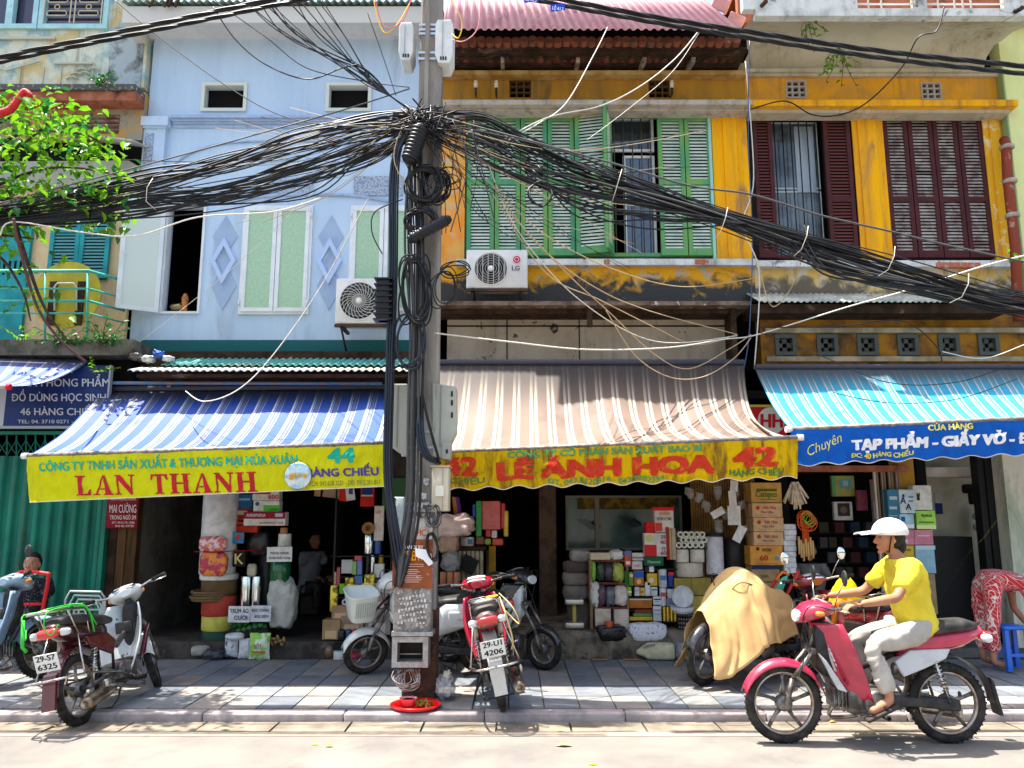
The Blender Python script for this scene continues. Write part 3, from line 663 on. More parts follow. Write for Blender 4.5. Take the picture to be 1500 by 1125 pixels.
w=MB();w.bx(A0,A1,W0-.22,W0,P(0,166,W0-.2).z,P(0,155,W0-.3).z-.002);build(w,'ledge',mat('cream_ledge',(.55,.47,.34),.8,col2=(.45,.37,.25),sc=3,drip=0.8),mh)
w=MB();w.bx(A0,A1,W0,W0+.3,P(0,436,W0).z,zs4);build(w,'wall',m_yold2,mh)
w=MB();w.bx(A0,A1-.1,W0-.12,W0+.2,P(0,391,W0-.1).z,P(0,382,W0-.1).z);build(w,'sill',m_white_old,mh)
for k in range(7):
 w=MB();a=1371+k*9.5;fbox(w,a,384+.1*k,a+8.5,391.5+.1*k,W0-.126,.05);build(w,'brick',m_brick,mh)
hh4=zq1-zq0-.02
def lx(a,b):return P(a,270,W0).x,P(b,270,W0).x
for a,b in((1301,1337),(1338,1374),(1375,1411),(1412,1448)):
 q0,q1=lx(a,b);shutter(mh,'shutter',q0,zq0,q1-q0-.004,hh4-.03,W0+.03,m_mar,m_mars,rails=(.40,))
for a,b in((1107,1136),(1212,1252)):
 q0,q1=lx(a,b);shutter(mh,'shutter',q0,zq0,q1-q0-.004,hh4-.03,W0+.03,m_mar,mat('maroon_slat_dark',(.14,.045,.04),.6),rails=(.40,))
w=MB();frame(w,m0,m1,zq0,zq1,W0+.06,.08,.045);frame(w,m2,m3,zq0,zq1,W0+.06,.08,.045);build(w,'window_frame',m_mar,mh)
w=MB();w.bx(m2,m3+.02,W0+.09,W0+.1,zq0,zq1);w.bx(lx(1212,1)[0],m1,W0+.09,W0+.1,zq0,zq1);w.bx(m0,lx(1136,1)[0],W0+.09,W0+.1,zq0,zq1);w.bx(m3-.008,m3-.002,W0+.01,W0+.3,zq0,zq1);w.bx(m1-.008,m1-.002,W0+.01,W0+.3,zq0,zq1);build(w,'shade_sheet',m_dark,mh)  # added black sheets for the shade behind the louvres and along the jambs
q0,q1=lx(1137,1211)
w=MB();zz=P(0,277,W0+.2).z;frame(w,q0,q1,zz,zq1-.06,W0+.2,.03,.02);frame(w,q0,q1,zq0,zz-.03,W0+.2,.03,.02);wf=build(w,'window_frame',flat(.5,.55,.55),mh)
w=MB();w.bx(q0+.02,q1-.02,W0+.21,W0+.216,zq0+.02,zq1-.08);build(w,'pane',mat('pale_glass',(.12,.15,.17),.15,spec=.8,col2=(.03,.035,.04),sc=2,amt=(.4,.6)),wf)
w=MB();w.bx(P(1168,270,W0+.19).x,P(1196,270,W0+.19).x,W0+.19,W0+.2,zz-.05,P(0,186,W0+.2).z);build(w,'curtain',mat('pale_curtain',(.36,.42,.48),.4,col2=(.2,.25,.3),sc=3,streak=5),wf)
for k in range(6):
 w=MB();xx=q0+(q1-q0)*(k+.5)/6;w.tube([(xx,W0+.12,zq0),(xx,W0+.12,zq1)],.009,n=5);build(w,'window_bar',m_black,mh)
zb0=P(0,60,9.85).z;zb1=P(0,24,9.13).z
w=MB()
xa,xb_=P(1092,60,9.5).x,P(1470,60,9.5).x
def cove(u,v):
 pts=[(W0,P(0,108,W0).z),(W0-.02,P(0,85,W0).z),(W0-.10,zb0-.03),(9.85,zb0),(9.7,zb0+.04),(9.13,zb1)]
 k=min(int(v*5),4);f=v*5-k;return Vector((xa+(xb_-xa+.35*v)*u,pts[k][0]*(1-f)+pts[k+1][0]*f,pts[k][1]*(1-f)+pts[k+1][1]*f))
w.grid(cove,12,10);build(w,'cove',m_cove,mh)
w=MB();w.bx(A0,A1,W0-.10,W0,P(0,105,W0-.1).z,P(0,100,W0-.1).z);w.bx(A0,A1,W0-.06,W0,P(0,111,W0-.06).z,P(0,105,W0-.1).z-.002);build(w,'cornice',m_cove,mh)
w=MB();w.bx(xa,P(1500,20,9.02).x+.6,9.02,9.14,P(0,23,9.02).z,P(0,12,9.02).z);build(w,'balcony_slab',m_white_old,mh)
w=MB()
for a,b in((1088,1256),(1340,1358),(1473,1530)):w.bx(P(a,5,9.04).x,P(b,5,9.04).x,9.04,9.14,P(0,12,9.02).z,P(0,12,9.02).z+.9)
w.bx(xa,P(1510,20,9.02).x+.6,9.041,9.13,P(0,12,9.02).z+.9,P(0,12,9.02).z+.98);build(w,'parapet',m_white_old,mh)
w=MB();z_=P(0,12,9.02).z
for a in(1272,1291,1374,1398,1410,1422):w.tube([(P(a,5,9.08).x,9.08,z_),(P(a,5,9.08).x,9.08,z_+.9)],.012,n=5)
for zz in(.10,.38,.64):
 w.tube([(P(1256,5,9.08).x,9.08,z_+zz),(P(1340,5,9.08).x,9.08,z_+zz)],.012,n=5);w.tube([(P(1358,5,9.08).x,9.08,z_+zz),(P(1473,5,9.08).x,9.08,z_+zz)],.012,n=5)
build(w,'railing',m_white,mh)
w=MB();w.bx(xa,8,9.75,9.85,z_+.30,z_+2.4);w.bx(xa,8,9.7,10.8,z_+.8,z_+.9);build(w,'back_wall',m_rust,mh)
for px,py in((1116,8),(1487,17)):
 w=MB();c=P(px,py,9.02);w.tube([c,c+Vector((.01,-.12,-.03))],.03,n=10);build(w,'drain_spout',m_iron,mh)
w=MB();corrug(w,P(1112,438,9.45).x,P(1440,438,9.45).x,(9.42,P(0,442,9.42).z),(9.98,P(0,430,9.98).z),.075,.012);build(w,'tin_edge',m_tin_w,mh,solid=.003)
w=MB();w.bx(P(1100,450,9.6).x,P(1470,450,9.6).x,9.55,9.98,P(0,460,9.6).z,P(0,447,9.6).z);build(w,'beam',m_wood,mh)
vq=[WR(a,490,a+31,521,9.9)for a in(1135,1196,1255,1314,1374,1432)]
w=MB();wall_holes(w,A0,A1,P(0,545,9.9).z,P(0,462,9.9).z+.1,9.9,10.1,vq);build(w,'wall',mat('smoky_ochre_wall',(.36,.16,.015),.85,col2=(.20,.09,.02),sc=3,col3=(.06,.04,.02),sc3=3,amt3=(.54,.7),drip=.8),mh)
for py0,py1 in((480,487),(522,529)):
 w=MB();w.bx(A0+.05,A1,9.84,9.9,P(0,py1,9.84).z,P(0,py0,9.84).z);build(w,'ledge',mat('dirty_cream_ledge',(.42,.36,.24),.85,col2=(.24,.2,.13),sc=4),mh)
for(a0,a1,b0,b1)in vq:
 w=MB();frame(w,a0,a1,b0,b1,9.875,.10,.05)
 cw,ch=(a1-a0-.1)/3,(b1-b0-.1)/3
 for i in range(3):
  for j in range(3):
   if(i+j)%2:w.bx(a0+.05+i*cw,a0+.05+(i+1)*cw,9.93,9.96,b0+.05+j*ch,b0+.05+(j+1)*ch)
 build(w,'vent_block',flat(.09,.10,.09,.9),mh)
lh_=thing('lime_house','smooth lime yellow house wall at the right edge of the street row','house',(A1+1,9.9,0))
w=MB();w.bx(A1+.01,9,9.88,10.1,.5,9.6);build(w,'wall',m_lime,lh_)
w=MB();w.bx(A1,A1+.02,9.86,9.98,3.2,7.7);build(w,'edge_strip',flat(.3,.42,.2),lh_)
pp=thing('drain_pipe','rusty red clay drain pipe with thick collars beside the lime wall','pipe',P(1480,430,9.7))
w=MB();pts=[P(1471,205,9.78),P(1474,212,9.7),P(1476,260,9.7),P(1487,360,9.7),P(1492,470,9.7)];w.tube(pts,.062,n=12);build(w,'pipe',mat('clay_pipe',(.25,.05,.025),.6,col2=(.42,.30,.20),sc=7,amt=(.6,.7),drip=0.5),pp)
for i,(a,b)in enumerate(((1475,216),(1479,266),(1483,316))):
 w=MB();w.lathe([(.075,-.03),(.088,-.02),(.088,.02),(.075,.03)],c=P(a,b,9.7),n=14);build(w,'collar',mat('grey_cement',(.45,.40,.33),.8,col2=(.3,.2,.15),sc=10),pp)
 # ------ house 46 at the left
B0,B1=-9.0,xl-.01
lh=thing('weathered_house','weathered cream and teal house with a concrete balcony left of the blue house','house',(-6,W0,0))
w=MB();zf=P(0,128,9.9).z
win46=[WR(-60,-40,55,38,9.9),WR(67,-40,157,38,9.9)]
wall_holes(w,B0,B1-.03,zf,9.6,9.9,10.1,win46);build(w,'wall',m_fade,lh)
w=MB();fbox(w,160,40,209,128,9.89,.01);build(w,'mould_patch',m_mould,lh)
for a in win46:
 w=MB();frame(w,a[0]-.05,a[1]+.05,a[2]-.06,a[3],9.86,.1,.07)
 if a[0]<P(0,0,10).x:w.bx(P(8,20,9.86).x,P(18,20,9.86).x,9.862,9.95,a[2]-.02,a[3])
 wf=build(w,'window_frame',m_ltteal,lh)
 w=MB();w.bx(a[0],a[1],9.98,9.99,a[2],a[3]);build(w,'pane',mat('violet_glass',(.05,.05,.09),.15),wf)
a=win46[1];w=MB()
for k in range(9):
 z_=a[2]+.05+k*.1;w.bx(a[0],a[1],9.94,9.975,z_,z_+.055)
build(w,'louvre',flat(.16,.17,.22),lh)
gr=MB();gx0,gx1=a[0]+.03,a[1]-.03
for k in range(4):
 z_=a[2]+.12+k*.2
 for cx in(gx0+.18,gx1-.18):
  gr.tube([(cx-.12,9.84,z_),(cx+.12,9.84,z_),(cx+.14,9.84,z_+.03),(cx+.12,9.84,z_+.07),(cx-.12,9.84,z_+.07),(cx-.14,9.84,z_+.03),(cx-.12,9.84,z_)],.008,n=4)
  gr.torus((cx,9.84,z_+.13),.035,.007,n=12,m=4)
for x_ in(gx0,(gx0+gx1)/2-.03,(gx0+gx1)/2+.03,gx1):gr.tube([(x_,9.84,a[2]),(x_,9.84,a[3])],.009,n=4)
build(gr,'window_grille',flat(.62,.55,.40),lh)
w=MB();fbox(w,-40,53,80,56.5,9.86,.03);fbox(w,78,90,135,93,9.86,.03)
w.tube([P(-10,96,9.87),P(10,103,9.87),P(58,90,9.87)],.012,n=5)
for px in(28,62,88):fbox(w,px,98,px+1.5,122,9.885,.01)
for cy,cx in((116,106),(109,124),(116,138),(110,112),(104,120),(103,138)):
 w.tube([P(cx-9,cy,9.88),P(cx-5,cy-3,9.87),P(cx,cy-4,9.87),P(cx+5,cy-3,9.87),P(cx+8,cy,9.88)],.012,n=5)
build(w,'relief_moulding',flat(.50,.50,.40,.9),lh)
w=MB();w.bx(B0,B1,9.62,9.9,P(0,131,9.62).z,P(0,123,9.62).z);build(w,'ledge',mat('black_ledge',(.10,.10,.09),.9,col2=(.42,.40,.36),sc=22,amt=(.56,.66),bump=.5),lh)
w=MB();w.bx(B0,B1,9.66,9.9,P(0,147,9.66).z,P(0,131,9.62).z-.003);build(w,'beam',m_rust,lh)
lo=WR(86,168,175,196,9.9)
w=MB();wall_holes(w,B0,B1,P(0,205,9.9).z,P(0,145,9.9).z+.1,9.9,10.1,[lo]);build(w,'wall',mat('ochre_mouldy_wall',(.48,.30,.10),.85,col2=(.34,.30,.24),sc=2.6,amt=(.5,.6),col3=(.08,.06,.05),sc3=3,amt3=(.56,.66),bump=.5,bsc=25),lh)
w=MB();w.bx(lo[0],lo[1],10.05,10.2,lo[2],lo[3]);build(w,'opening',m_dark,lh)
for k in range(4):
 w=MB();z_=lo[2]+(lo[3]-lo[2])*(k+.6)/4.2;w.box(((lo[0]+lo[1])/2,9.93,z_),(lo[1]-lo[0],.1,.022),rot=(radians(-20),0,0));build(w,'slat',mat('worn_slat',(.36,.26,.22),.8,col2=(.2,.1,.08),sc=8),lh)
w=MB();w.bx(B0,B1,9.98,10.2,P(0,330,10).z,P(0,205,10).z);build(w,'wall',m_dark,lh)
w=MB();c=P(176,207,9.7);w.box(c,(.55,.45,.02),rot=(radians(15),radians(7),0));build(w,'rain_board',m_tin_w,lh)
w=MB();w.prism([(P(-20,0,9.8).x,P(0,270,9.8).z),(P(203,0,9.8).x+.4,P(0,275,9.8).z),(P(203,0,9.8).x+.4,P(0,256,9.8).z),(P(170,0,9.8).x+.35,P(0,234,9.8).z),(P(-20,0,9.8).x,P(0,236,9.8).z)],9.82,9.86);build(w,'grey_panel',mat('grey_panel',(.36,.37,.30),.8,col2=(.3,.3,.25),sc=3),lh)
w=MB();w.bx(B0,B1-.02,9.92,9.98,P(0,500,9.92).z,P(0,275,9.92).z);build(w,'wall',m_cream,lh)
sx0,sx1=P(74,360,9.88).x,P(162,360,9.88).x;sz0,sz1=P(0,408,9.88).z,P(0,318,9.88).z
w=MB();w.bx(sx0+.03,sx1-.03,9.9,9.925,sz0,sz1);build(w,'opening',m_dark,lh)
hw=(sx1-sx0)/2
for k in range(2):shutter(lh,'shutter',sx0+k*hw,sz0,hw-.006,sz1-sz0,9.87,m_teal,mat('teal_slat',(.10,.30,.32),.6),pitch=.042,rails=(.78,))
w=MB();fbox(w,-60,330,38,500,9.86,.05);db=build(w,'door',m_teal,lh)
for k in range(7):
 w=MB();a=-20+k*8;fbox(w,a,382,a+3,402,9.852,.01);build(w,'door_bar',m_dark,db)
yb=9.2
w=MB();w.bx(B0,P(196,500,yb).x,yb,9.95,P(0,520,yb).z,P(0,497,yb).z);build(w,'balcony_slab',mat('sooty_concrete',(.07,.065,.05),.95,col2=(.16,.15,.12),sc=6,bump=.7),lh)
rl=MB()
for py,r_ in((398,.022),(424,.014),(442,.018),(460,.012)):
 a=P(-60,py-1,yb);b=P(130,py-3 if py==398 else py+(0),yb);b.z=a.z
 rl.tube([a,b,P(182,py+13,9.85)],r_,n=5)
for px in(128,-30,66):
 rl.tube([P(px,398,yb),P(px,500,yb)],.014,n=5)
build(rl,'railing',m_rail,lh)
w=MB();w.bx(B0,P(200,540,9.6).x,9.5,9.7,2.3,P(0,520,9.6).z);build(w,'shop_head',m_dark,lh)
gd=thing('corrugated_door','green corrugated metal shop door with rust spots below the blue sign','door',(-5.6,9.35,0))
w=MB()
xa,xb_=P(-90,760,9.35).x,P(152,760,9.35).x;za,zb_=.1,P(0,668,9.35).z
def gsheet(u,v):
 x=xa+(xb_-xa)*u;return Vector((x,9.35+.028*max(-1,min(1,2.2*sin(2*pi*x/.15))),za+(zb_-za)*v))
w.grid(gsheet,150,1);build(w,'sheet',m_tin_g,gd)
w=MB();w.bx(xb_,xb_+.05,9.3,9.4,.07,P(0,630,9.35).z);w.bx(xa,xb_,9.3,9.38,P(0,637,9.35).z,P(0,632,9.35).z);build(w,'frame',m_tin_g,gd)
w=MB();g0,g1=P(0,668,9.33).z,P(0,637,9.33).z
k=-60
while k<152:
 w.tube([P(k,668,9.33),P(k,637,9.33)],.010,n=4);w.tube([P(k,667,9.33),P(k+14,645,9.33)],.006,n=4);w.tube([P(k+14,667,9.33),P(k,645,9.33)],.006,n=4);k+=14
build(w,'folding_grille',m_tin_g,gd)
w=MB();w.bx(xa,xb_,9.5,9.6,.07,2.9);build(w,'backing',m_ydk,gd)
po=thing('timber_post','dark brown wooden posts between green door and grey alley wall','post',(P(178,900,9.4).x,9.4,.07))
for i,(a,b,d,m_)in enumerate(((158,170,9.38,m_wood),(171,183,9.36,m_wood2),(184,199,9.39,m_wood2))):
 w=MB();w.bx(P(a,800,d).x,P(b,800,d).x,d,d+.12,.06,3.0);build(w,'post',m_,po)
 # ------ awnings
def ptext(mb,s,px,base,wpx,hpx,Y,**k):
 letters(mb,s,px,-base,wpx,hpx,lambda a,b:P(a,-b,Y),**k)
def awning(name,label,TL,TR,BL,BR,val,m_top,m_val,sag,scallop,lines,seed,flare=0):
 """TL.. are (px, py, Y); val = (left top y, left bottom y, right top y, right bottom y) of the valance"""
 tl,tr_,bl,br=P(*TL),P(*TR),P(*BL),P(*BR)
 t=thing(name,label,'awning',((bl.x+br.x)/2,bl.y,min(bl.z,br.z)))
 wd=(br-bl).length
 def S(u,v):
  a=tl.lerp(tr_,u);b=bl.lerp(br,u);q=a.lerp(b,v)
  q.z-=sag*sin(pi*v)*(1+.25*nz(u*6,seed))+.02*nz(u*wd*2.4,v*3,seed)*sin(pi*v)**.5
  q.z-=.012*sin(u*wd*5.2)*sin(pi*v)
  if flare:q.x-=flare*sin(pi*min(1,v*.9))*.5*max(0,u-.4)/.6
  return q
 m=MB();m.grid(S,90,22,uvs=lambda u,v:(u*wd,v));build(m,'sheet',m_top,t,solid=.003)
 px0,px1=BL[0],BR[0];yv=BL[2]-.02
 def V(px,py,off=0.0):
  u=(px-px0)/(px1-px0);top=val[0]+(val[2]-val[0])*u;bot=val[1]+(val[3]-val[1])*u
  tt=(py-top)/(bot-top);q=P(px,py,yv)
  if scallop:
   dz=scallop*(.5+.5*cos(2*pi*(u*wd)/.30+seed))*max(0,tt-.55)/.45;q.z+=dz
  q.y+=(.020*nz(q.x*2.4,q.z*3,seed)+.020*nz(q.x*9,q.z*11,seed)+.010*nz(q.x*24,q.z*20,seed+3))*min(1,tt*3+.1)+.03*tt*tt-off
  return q
 def VV(u,v):
  px=px0+(px1-px0)*u;top=val[0]+(val[2]-val[0])*u;bot=val[1]+(val[3]-val[1])*u
  return V(px,top+(bot-top)*v)
 m=MB();m.grid(VV,220,16);vl=build(m,'valance',m_val,t)
 hem=MB();n=160;hem.tube([VV(i/n,1)+Vector((0,0,.002))for i in range(n+1)],.005,n=4);build(hem,'hem',flat(.75,.70,.62),t)
 for col_,items in lines:
  m=MB()
  for it in items:
   kw=dict(it[5])if len(it)>5 else{}
   slope=(val[2]-val[0])/(px1-px0);kw.setdefault('rot',-slope*.9)
   letters(m,it[0],it[1],-it[2],it[3],it[4],lambda a,b:V(a,-b,.0055),maxedge=7,**kw)
  build(m,'lettering',col_,vl)
 bar=MB();bar.tube([P(BL[0]-2,BL[1],BL[2]),P(BR[0]+2,BR[1],BR[2])],.026,n=8);build(bar,'front_bar',mat('grey_bar',(.14,.12,.11),.6,metal=.4,col2=(.3,.26,.22),sc=20),t)
 for e in(P(BL[0]-3,BL[1],BL[2]),P(BR[0]+3,BR[1],BR[2])):
  c=MB();c.lathe([(.032,-.03),(.032,.03)],c=e,axis='x',n=10);build(c,'end_cap',flat(.85,.75,.75),t)
 arm=MB()
 for u in(.06,.94):
  b=bl.lerp(br,u);a=tl.lerp(tr_,u);a.z-=.5;a.y-=.0;arm=MB();arm.tube([a+Vector((0,.1,0)),(a+b)/2+Vector((.0,0,.02)),b],.014,n=5);build(arm,'arm',m_iron,t)
 r=MB();r.tube([tl+Vector((0,0,.02)),tr_+Vector((0,0,.02))],.035,n=8);build(r,'roller',mat('dark_roller',(.07,.07,.09),.6),t)
 return t,V
m_a44=stripes('awning_blue',.215,[(.10,.19,(.80,.82,.84)),(.235,.265,(.80,.82,.84)),(.33,.47,(.20,.22,.34)),(.53,.56,(.6,.62,.7))],(.05,.12,.52),grime_and_top=(.03,.03,.05),dark_top=.26)
m_a42=stripes('awning_brown',.20,[(.16,.31,(.80,.68,.48)),(.325,.34,(.5,.4,.36)),(.44,.56,(.82,.74,.62)),(.58,.60,(.7,.6,.5))],(.27,.19,.15),gr=(.50,.82),dark_top=.50,grime_and_top=(.05,.042,.042))
m_a40=stripes('awning_cyan',.155,[(.10,.20,(.70,.74,.72)),(.28,.36,(.34,.42,.46)),(.5,.58,(.70,.74,.70))],(.05,.44,.66),dark_top=.40,grime_and_top=(.07,.08,.09))
m_v44=cloth('yellow_banner',(.90,.88,.01),(.62,.62,.03),sc=6,amt=(.5,.8))
m_v42=cloth('amber_banner',(.96,.60,.0),(.30,.16,.02),sc=9,amt=(.48,.64),streak=5)
m_v40=cloth('blue_banner',(.01,.15,.68),(.01,.09,.42),sc=5,amt=(.5,.8))
YB,YT=7.85,9.32
L44=[(flat(.02,.40,.26),[('CÔNG TY TNHH SẢN XUẤT & THƯƠNG MẠI MÙA XUÂN',58,690.5,378,12.5,dict(bold=.035)),('44',481,678,38,20,dict(bold=.05))]),(mat('red_print',(.52,.005,.02),.5,col2=(.40,.01,.02),sc=9),[('LAN THANH',110,726,266,29,dict(serif=True,rot=.022))]),(flat(.10,.06,.30),[('HÀNG CHIẾU',447,699,107,11,dict(bold=.045))]),(flat(.16,.18,.08),[('TCH: 043.828.3221 - DĐ: 0912.351.811',452,712,104,6.5)])]
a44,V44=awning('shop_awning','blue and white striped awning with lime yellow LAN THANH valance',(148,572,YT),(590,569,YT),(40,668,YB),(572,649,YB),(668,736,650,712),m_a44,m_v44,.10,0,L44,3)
L42=[(flat(.10,.30,.10),[('CÔNG TY CỔ PHẦN SẢN XUẤT BAO BÌ',744,671,284,9,dict(bold=.045)),('ĐT. 043.8120314 - 043.9282354',803,712,171,8,dict(bold=.03))]),(mat('worn_red_print',(.56,.04,.015),.6,col2=(.66,.26,.03),sc=12,amt=(.56,.74)),[('LÊ ÁNH HOA',731,703,314,24,dict(bold=.07)),('42',652,698,46,26,dict(bold=.055)),('42',1076,684,61,26,dict(bold=.055))]),(flat(.10,.22,.04),[('HÀNG CHIẾU',604,713,106,9,dict(bold=.03)),('HÀNG CHIẾU',1070,699,79,9,dict(bold=.045))])]
m=MB();c=V44(437,697,.02);m.lathe([(.0,-.004),(.125,-.003),(.135,0),(.125,.003)],c=c,axis='y',n=32);o=build(m,'fan_disc',mat('silver_disc',(.62,.70,.72),.2,metal=.3,col2=(.25,.45,.50),sc=9,amt=(.45,.6)),label='round silvery plastic disc stuck on the lime yellow valance',cat='disc')
m=MB();ptext(m,'gi+e',423,700,27,8,c.y-.012,bold=.03);build(m,'lettering',flat(.75,.35,.03),o)
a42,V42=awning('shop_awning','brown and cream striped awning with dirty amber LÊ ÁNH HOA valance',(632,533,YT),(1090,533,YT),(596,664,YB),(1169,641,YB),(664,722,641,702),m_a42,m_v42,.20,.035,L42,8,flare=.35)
L40=[(flat(.80,.74,.10),[('CỬA HÀNG',1359,631,65,8,dict(bold=.035)),('Quang Cảnh',1433,630,120,13,dict(shear=.35,bold=-.005)),('ĐC: 40 HÀNG CHIẾU',1248,673,91,7,dict(bold=.035)),('Chuyên',1186,668,54,14,dict(shear=.4,rot=.42,bold=-.005))]),(flat(.86,.86,.86),[('TẠP PHẨM - GIẤY VỞ - ĐỒ DÙNG HỌC SINH',1249,660,470,14.5,dict(bold=.07))])]
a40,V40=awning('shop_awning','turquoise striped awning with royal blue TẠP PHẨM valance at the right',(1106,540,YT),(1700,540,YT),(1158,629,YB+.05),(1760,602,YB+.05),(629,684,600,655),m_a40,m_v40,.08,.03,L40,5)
t=thing('shop_awning','small tattered blue awning corner above the navy sign at left edge','awning',P(30,560,8.6))
m=MB();a_,b_,c_,d_=P(-60,520,9.25),P(135,527,9.25),P(-60,566,8.5),P(8,566,8.5)
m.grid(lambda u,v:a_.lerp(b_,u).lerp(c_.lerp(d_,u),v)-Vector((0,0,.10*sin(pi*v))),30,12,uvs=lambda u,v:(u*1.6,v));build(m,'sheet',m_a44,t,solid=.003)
m=MB();m.tube([P(-60,567,8.5),P(12,567,8.5)],.03,n=8);build(m,'front_bar',flat(.5,.45,.4),t)
m=MB();m.lathe([(.034,-.02),(.034,.02)],c=P(13,567,8.5),axis='x',n=10);build(m,'end_cap',flat(.7,.02,.03),t)
t=thing('shop_sign','navy blue sign reading VĂN PHÒNG PHẨM beside the blue awning','sign',P(80,625,9.2))
m=MB();fbox(m,9,535,157,624,9.2,.05);bd=build(m,'board',mat('navy_board',(.01,.03,.14),.4,col2=(.008,.02,.10),sc=3),t)
m=MB();fbox(m,-40,535,9,624,9.2,.05);build(m,'board',flat(.45,.47,.5),t)
m=MB();x0_,x1_,z0_,z1_=WR(-40,535,157,624,9.195);m.bx(x0_,x1_,9.19,9.25,z0_-.03,z0_);m.bx(x1_,x1_+.02,9.19,9.25,z0_-.03,z1_);build(m,'frame',flat(.35,.37,.4),t)
m=MB()
for s,a,b,w_,h_ in(('ĐẠI LÝ',60,546,50,10),('VĂN PHÒNG PHẨM',23,566,137,11),('ĐỒ DÙNG HỌC SINH',17,587.5,138,10.5),('46 HÀNG CHIẾU',30,608,112,10),('TEL: 04. 3710 0271 - 04. 3928',26,620,118,5)):
 ptext(m,s,a,b,w_,h_,9.192,bold=.02)
build(m,'lettering',flat(.48,.50,.56),bd)
t=thing('door_sign','small maroon MAI CƯỜNG plate hanging below the lime yellow valance','sign',P(180,775,9.3))
m=MB();x0_,x1_,z0_,z1_=WR(156,726,202,774,9.3);m.rbox(((x0_+x1_)/2,9.31,(z0_+z1_)/2),(x1_-x0_,.02,z1_-z0_),.012);bd=build(m,'plate',flat(.22,.01,.02),t)
m=MB()
ptext(m,'VĂN PHÒNG PHẨM',162,733,37,3.5,9.296);ptext(m,'MAI CƯỜNG',160.5,751,39,11.5,9.296,bold=.01);ptext(m,'TRONG NGÕ 5M',161,761,38,6,9.296,bold=.02);ptext(m,'ĐT: 0912 75 1986',164,767,33,3,9.296);ptext(m,'043 82 69729',169,772,27,3,9.296)
x0_,x1_,z0_,z1_=WR(157.5,727.5,200.5,772.5,9.298)
build(m,'lettering',flat(.72,.66,.64),bd)
t=thing('round_logo_sign','red board with a pale round HH emblem between the brown and turquoise awnings','sign',P(1130,628,9.25))
m=MB();fbox(m,1098,596,1152,640,9.25,.04);bd=build(m,'board',flat(.60,.02,.03),t)
m=MB();c=P(1130,616,9.245);m.lathe([(.16,-.004),(.16,.004)],c=c,axis='y',n=28);build(m,'disc',flat(.72,.70,.62),bd)
m=MB();ptext(m,'HH',1115,626,31,19,9.238,bold=.05);build(m,'lettering',flat(.55,.02,.03),bd)
m=MB();x0_,x1_,z0_,z1_=WR(1098,593,1152,596,9.24);m.bx(x0_,x1_,9.235,9.29,z0_,z1_);fbox(m,1140,640,1160,660,9.24,.04);build(m,'frame',flat(.62,.52,.10),t)
# ------ shop shells
XA,XB,XC,XD=-4.42,P(590,800,9.4).x,P(1160,800,9.4).x,P(1372,800,9.6).x
m=MB();m.bx(XA+.02,XB,9.24,13,.03,.24);f44=st(m,'floor',mat('shop_floor',(.10,.085,.07),.7,col2=(.05,.04,.035),sc=4,col3=(.2,.17,.13),sc3=5,amt3=(.6,.75),bump=.3,bsc=30))
m=MB();m.rbox(((XB+XC)/2,11.1,.16),(XC-XB,3.8,.4),.07,n=3);st(m,'floor',mat('worn_step',(.26,.21,.15),.8,col2=(.08,.065,.05),sc=5,amt=(.42,.62),col3=(.06,.05,.04),sc3=9,amt3=(.58,.7),bump=.8,bsc=25))
m=MB();m.bx(XC,9,9.3,13,.03,.16);st(m,'floor',m_conc)
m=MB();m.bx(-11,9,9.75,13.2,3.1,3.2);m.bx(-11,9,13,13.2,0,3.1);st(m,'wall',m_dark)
m=MB();m.bx(XA-.25,XA,9.42,13,.05,3.1);st(m,'alley_wall',mat('grey_alley_wall',(.16,.15,.13),.9,col2=(.09,.085,.075),sc=2,col3=(.06,.055,.05),sc3=2.5,amt3=(.55,.75),bump=.4))
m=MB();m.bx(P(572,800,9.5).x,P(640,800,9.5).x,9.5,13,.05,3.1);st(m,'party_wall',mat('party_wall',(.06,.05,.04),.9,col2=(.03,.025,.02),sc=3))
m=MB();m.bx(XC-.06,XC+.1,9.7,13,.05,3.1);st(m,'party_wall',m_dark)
m=MB();fbox(m,560,700,601,745,9.45,.05);tag(build(m,'shutter_board',mat('green_ribbed',(.03,.10,.04),.5,streak=1)),'dark green ribbed board behind the cables beside the lime valance','board')
g40=thing('folding_gate','folded brown metal gate bars beside the orange pillar under blue valance','gate',P(1305,900,9.5))
for i in range(8):
 m=MB();a=1284+i*5.4;x=P(a,750,9.5).x;m.bx(x,x+.022,9.5+.03*(i%2),9.53+.03*(i%2),.16,P(0,690,9.5).z);build(m,'bar',flat(*((.30,.20,.14)if i else(.62,.52,.42)),.5),g40)
m=MB();fbox(m,1150,682,1330,691,9.48,.1);build(m,'rail',m_rust,g40)
m=MB();x0_=P(1326,800,9.55).x;m.bx(x0_,x0_+.18,9.55,9.8,.1,3.1);tag(build(m,'shop_pillar',m_ydk),'narrow orange brown pillar beside the folded gate and the dark doorway','pillar')
m=MB();m.bx(P(1345,800,9.7).x,P(1345,800,9.7).x+.12,9.6,9.9,.1,3.1);st(m,'door_jamb',m_dark)
m=MB();m.bx(P(1362,800,10.4).x,P(1445,800,10.4).x,10.4,10.5,.1,3.1);iw=st(m,'inner_wall',mat('beige_inner_wall',(.62,.58,.46),.9,col2=(.50,.46,.35),sc=2,col3=(.3,.27,.2),sc3=2,amt3=(.6,.8)))
m=MB();x0_,x1_,z0_,z1_=WR(1356,684,1434,699,10.0);m.rbox(((x0_+x1_)/2,10.15,(z0_+z1_)/2),(x1_-x0_,.3,z1_-z0_),.02);tag(build(m,'ceiling_beam',mat('beam_plaster',(.66,.60,.52),.8,col2=(.5,.44,.36),sc=4)),'pale plaster beam high in the doorway under the blue valance','beam')
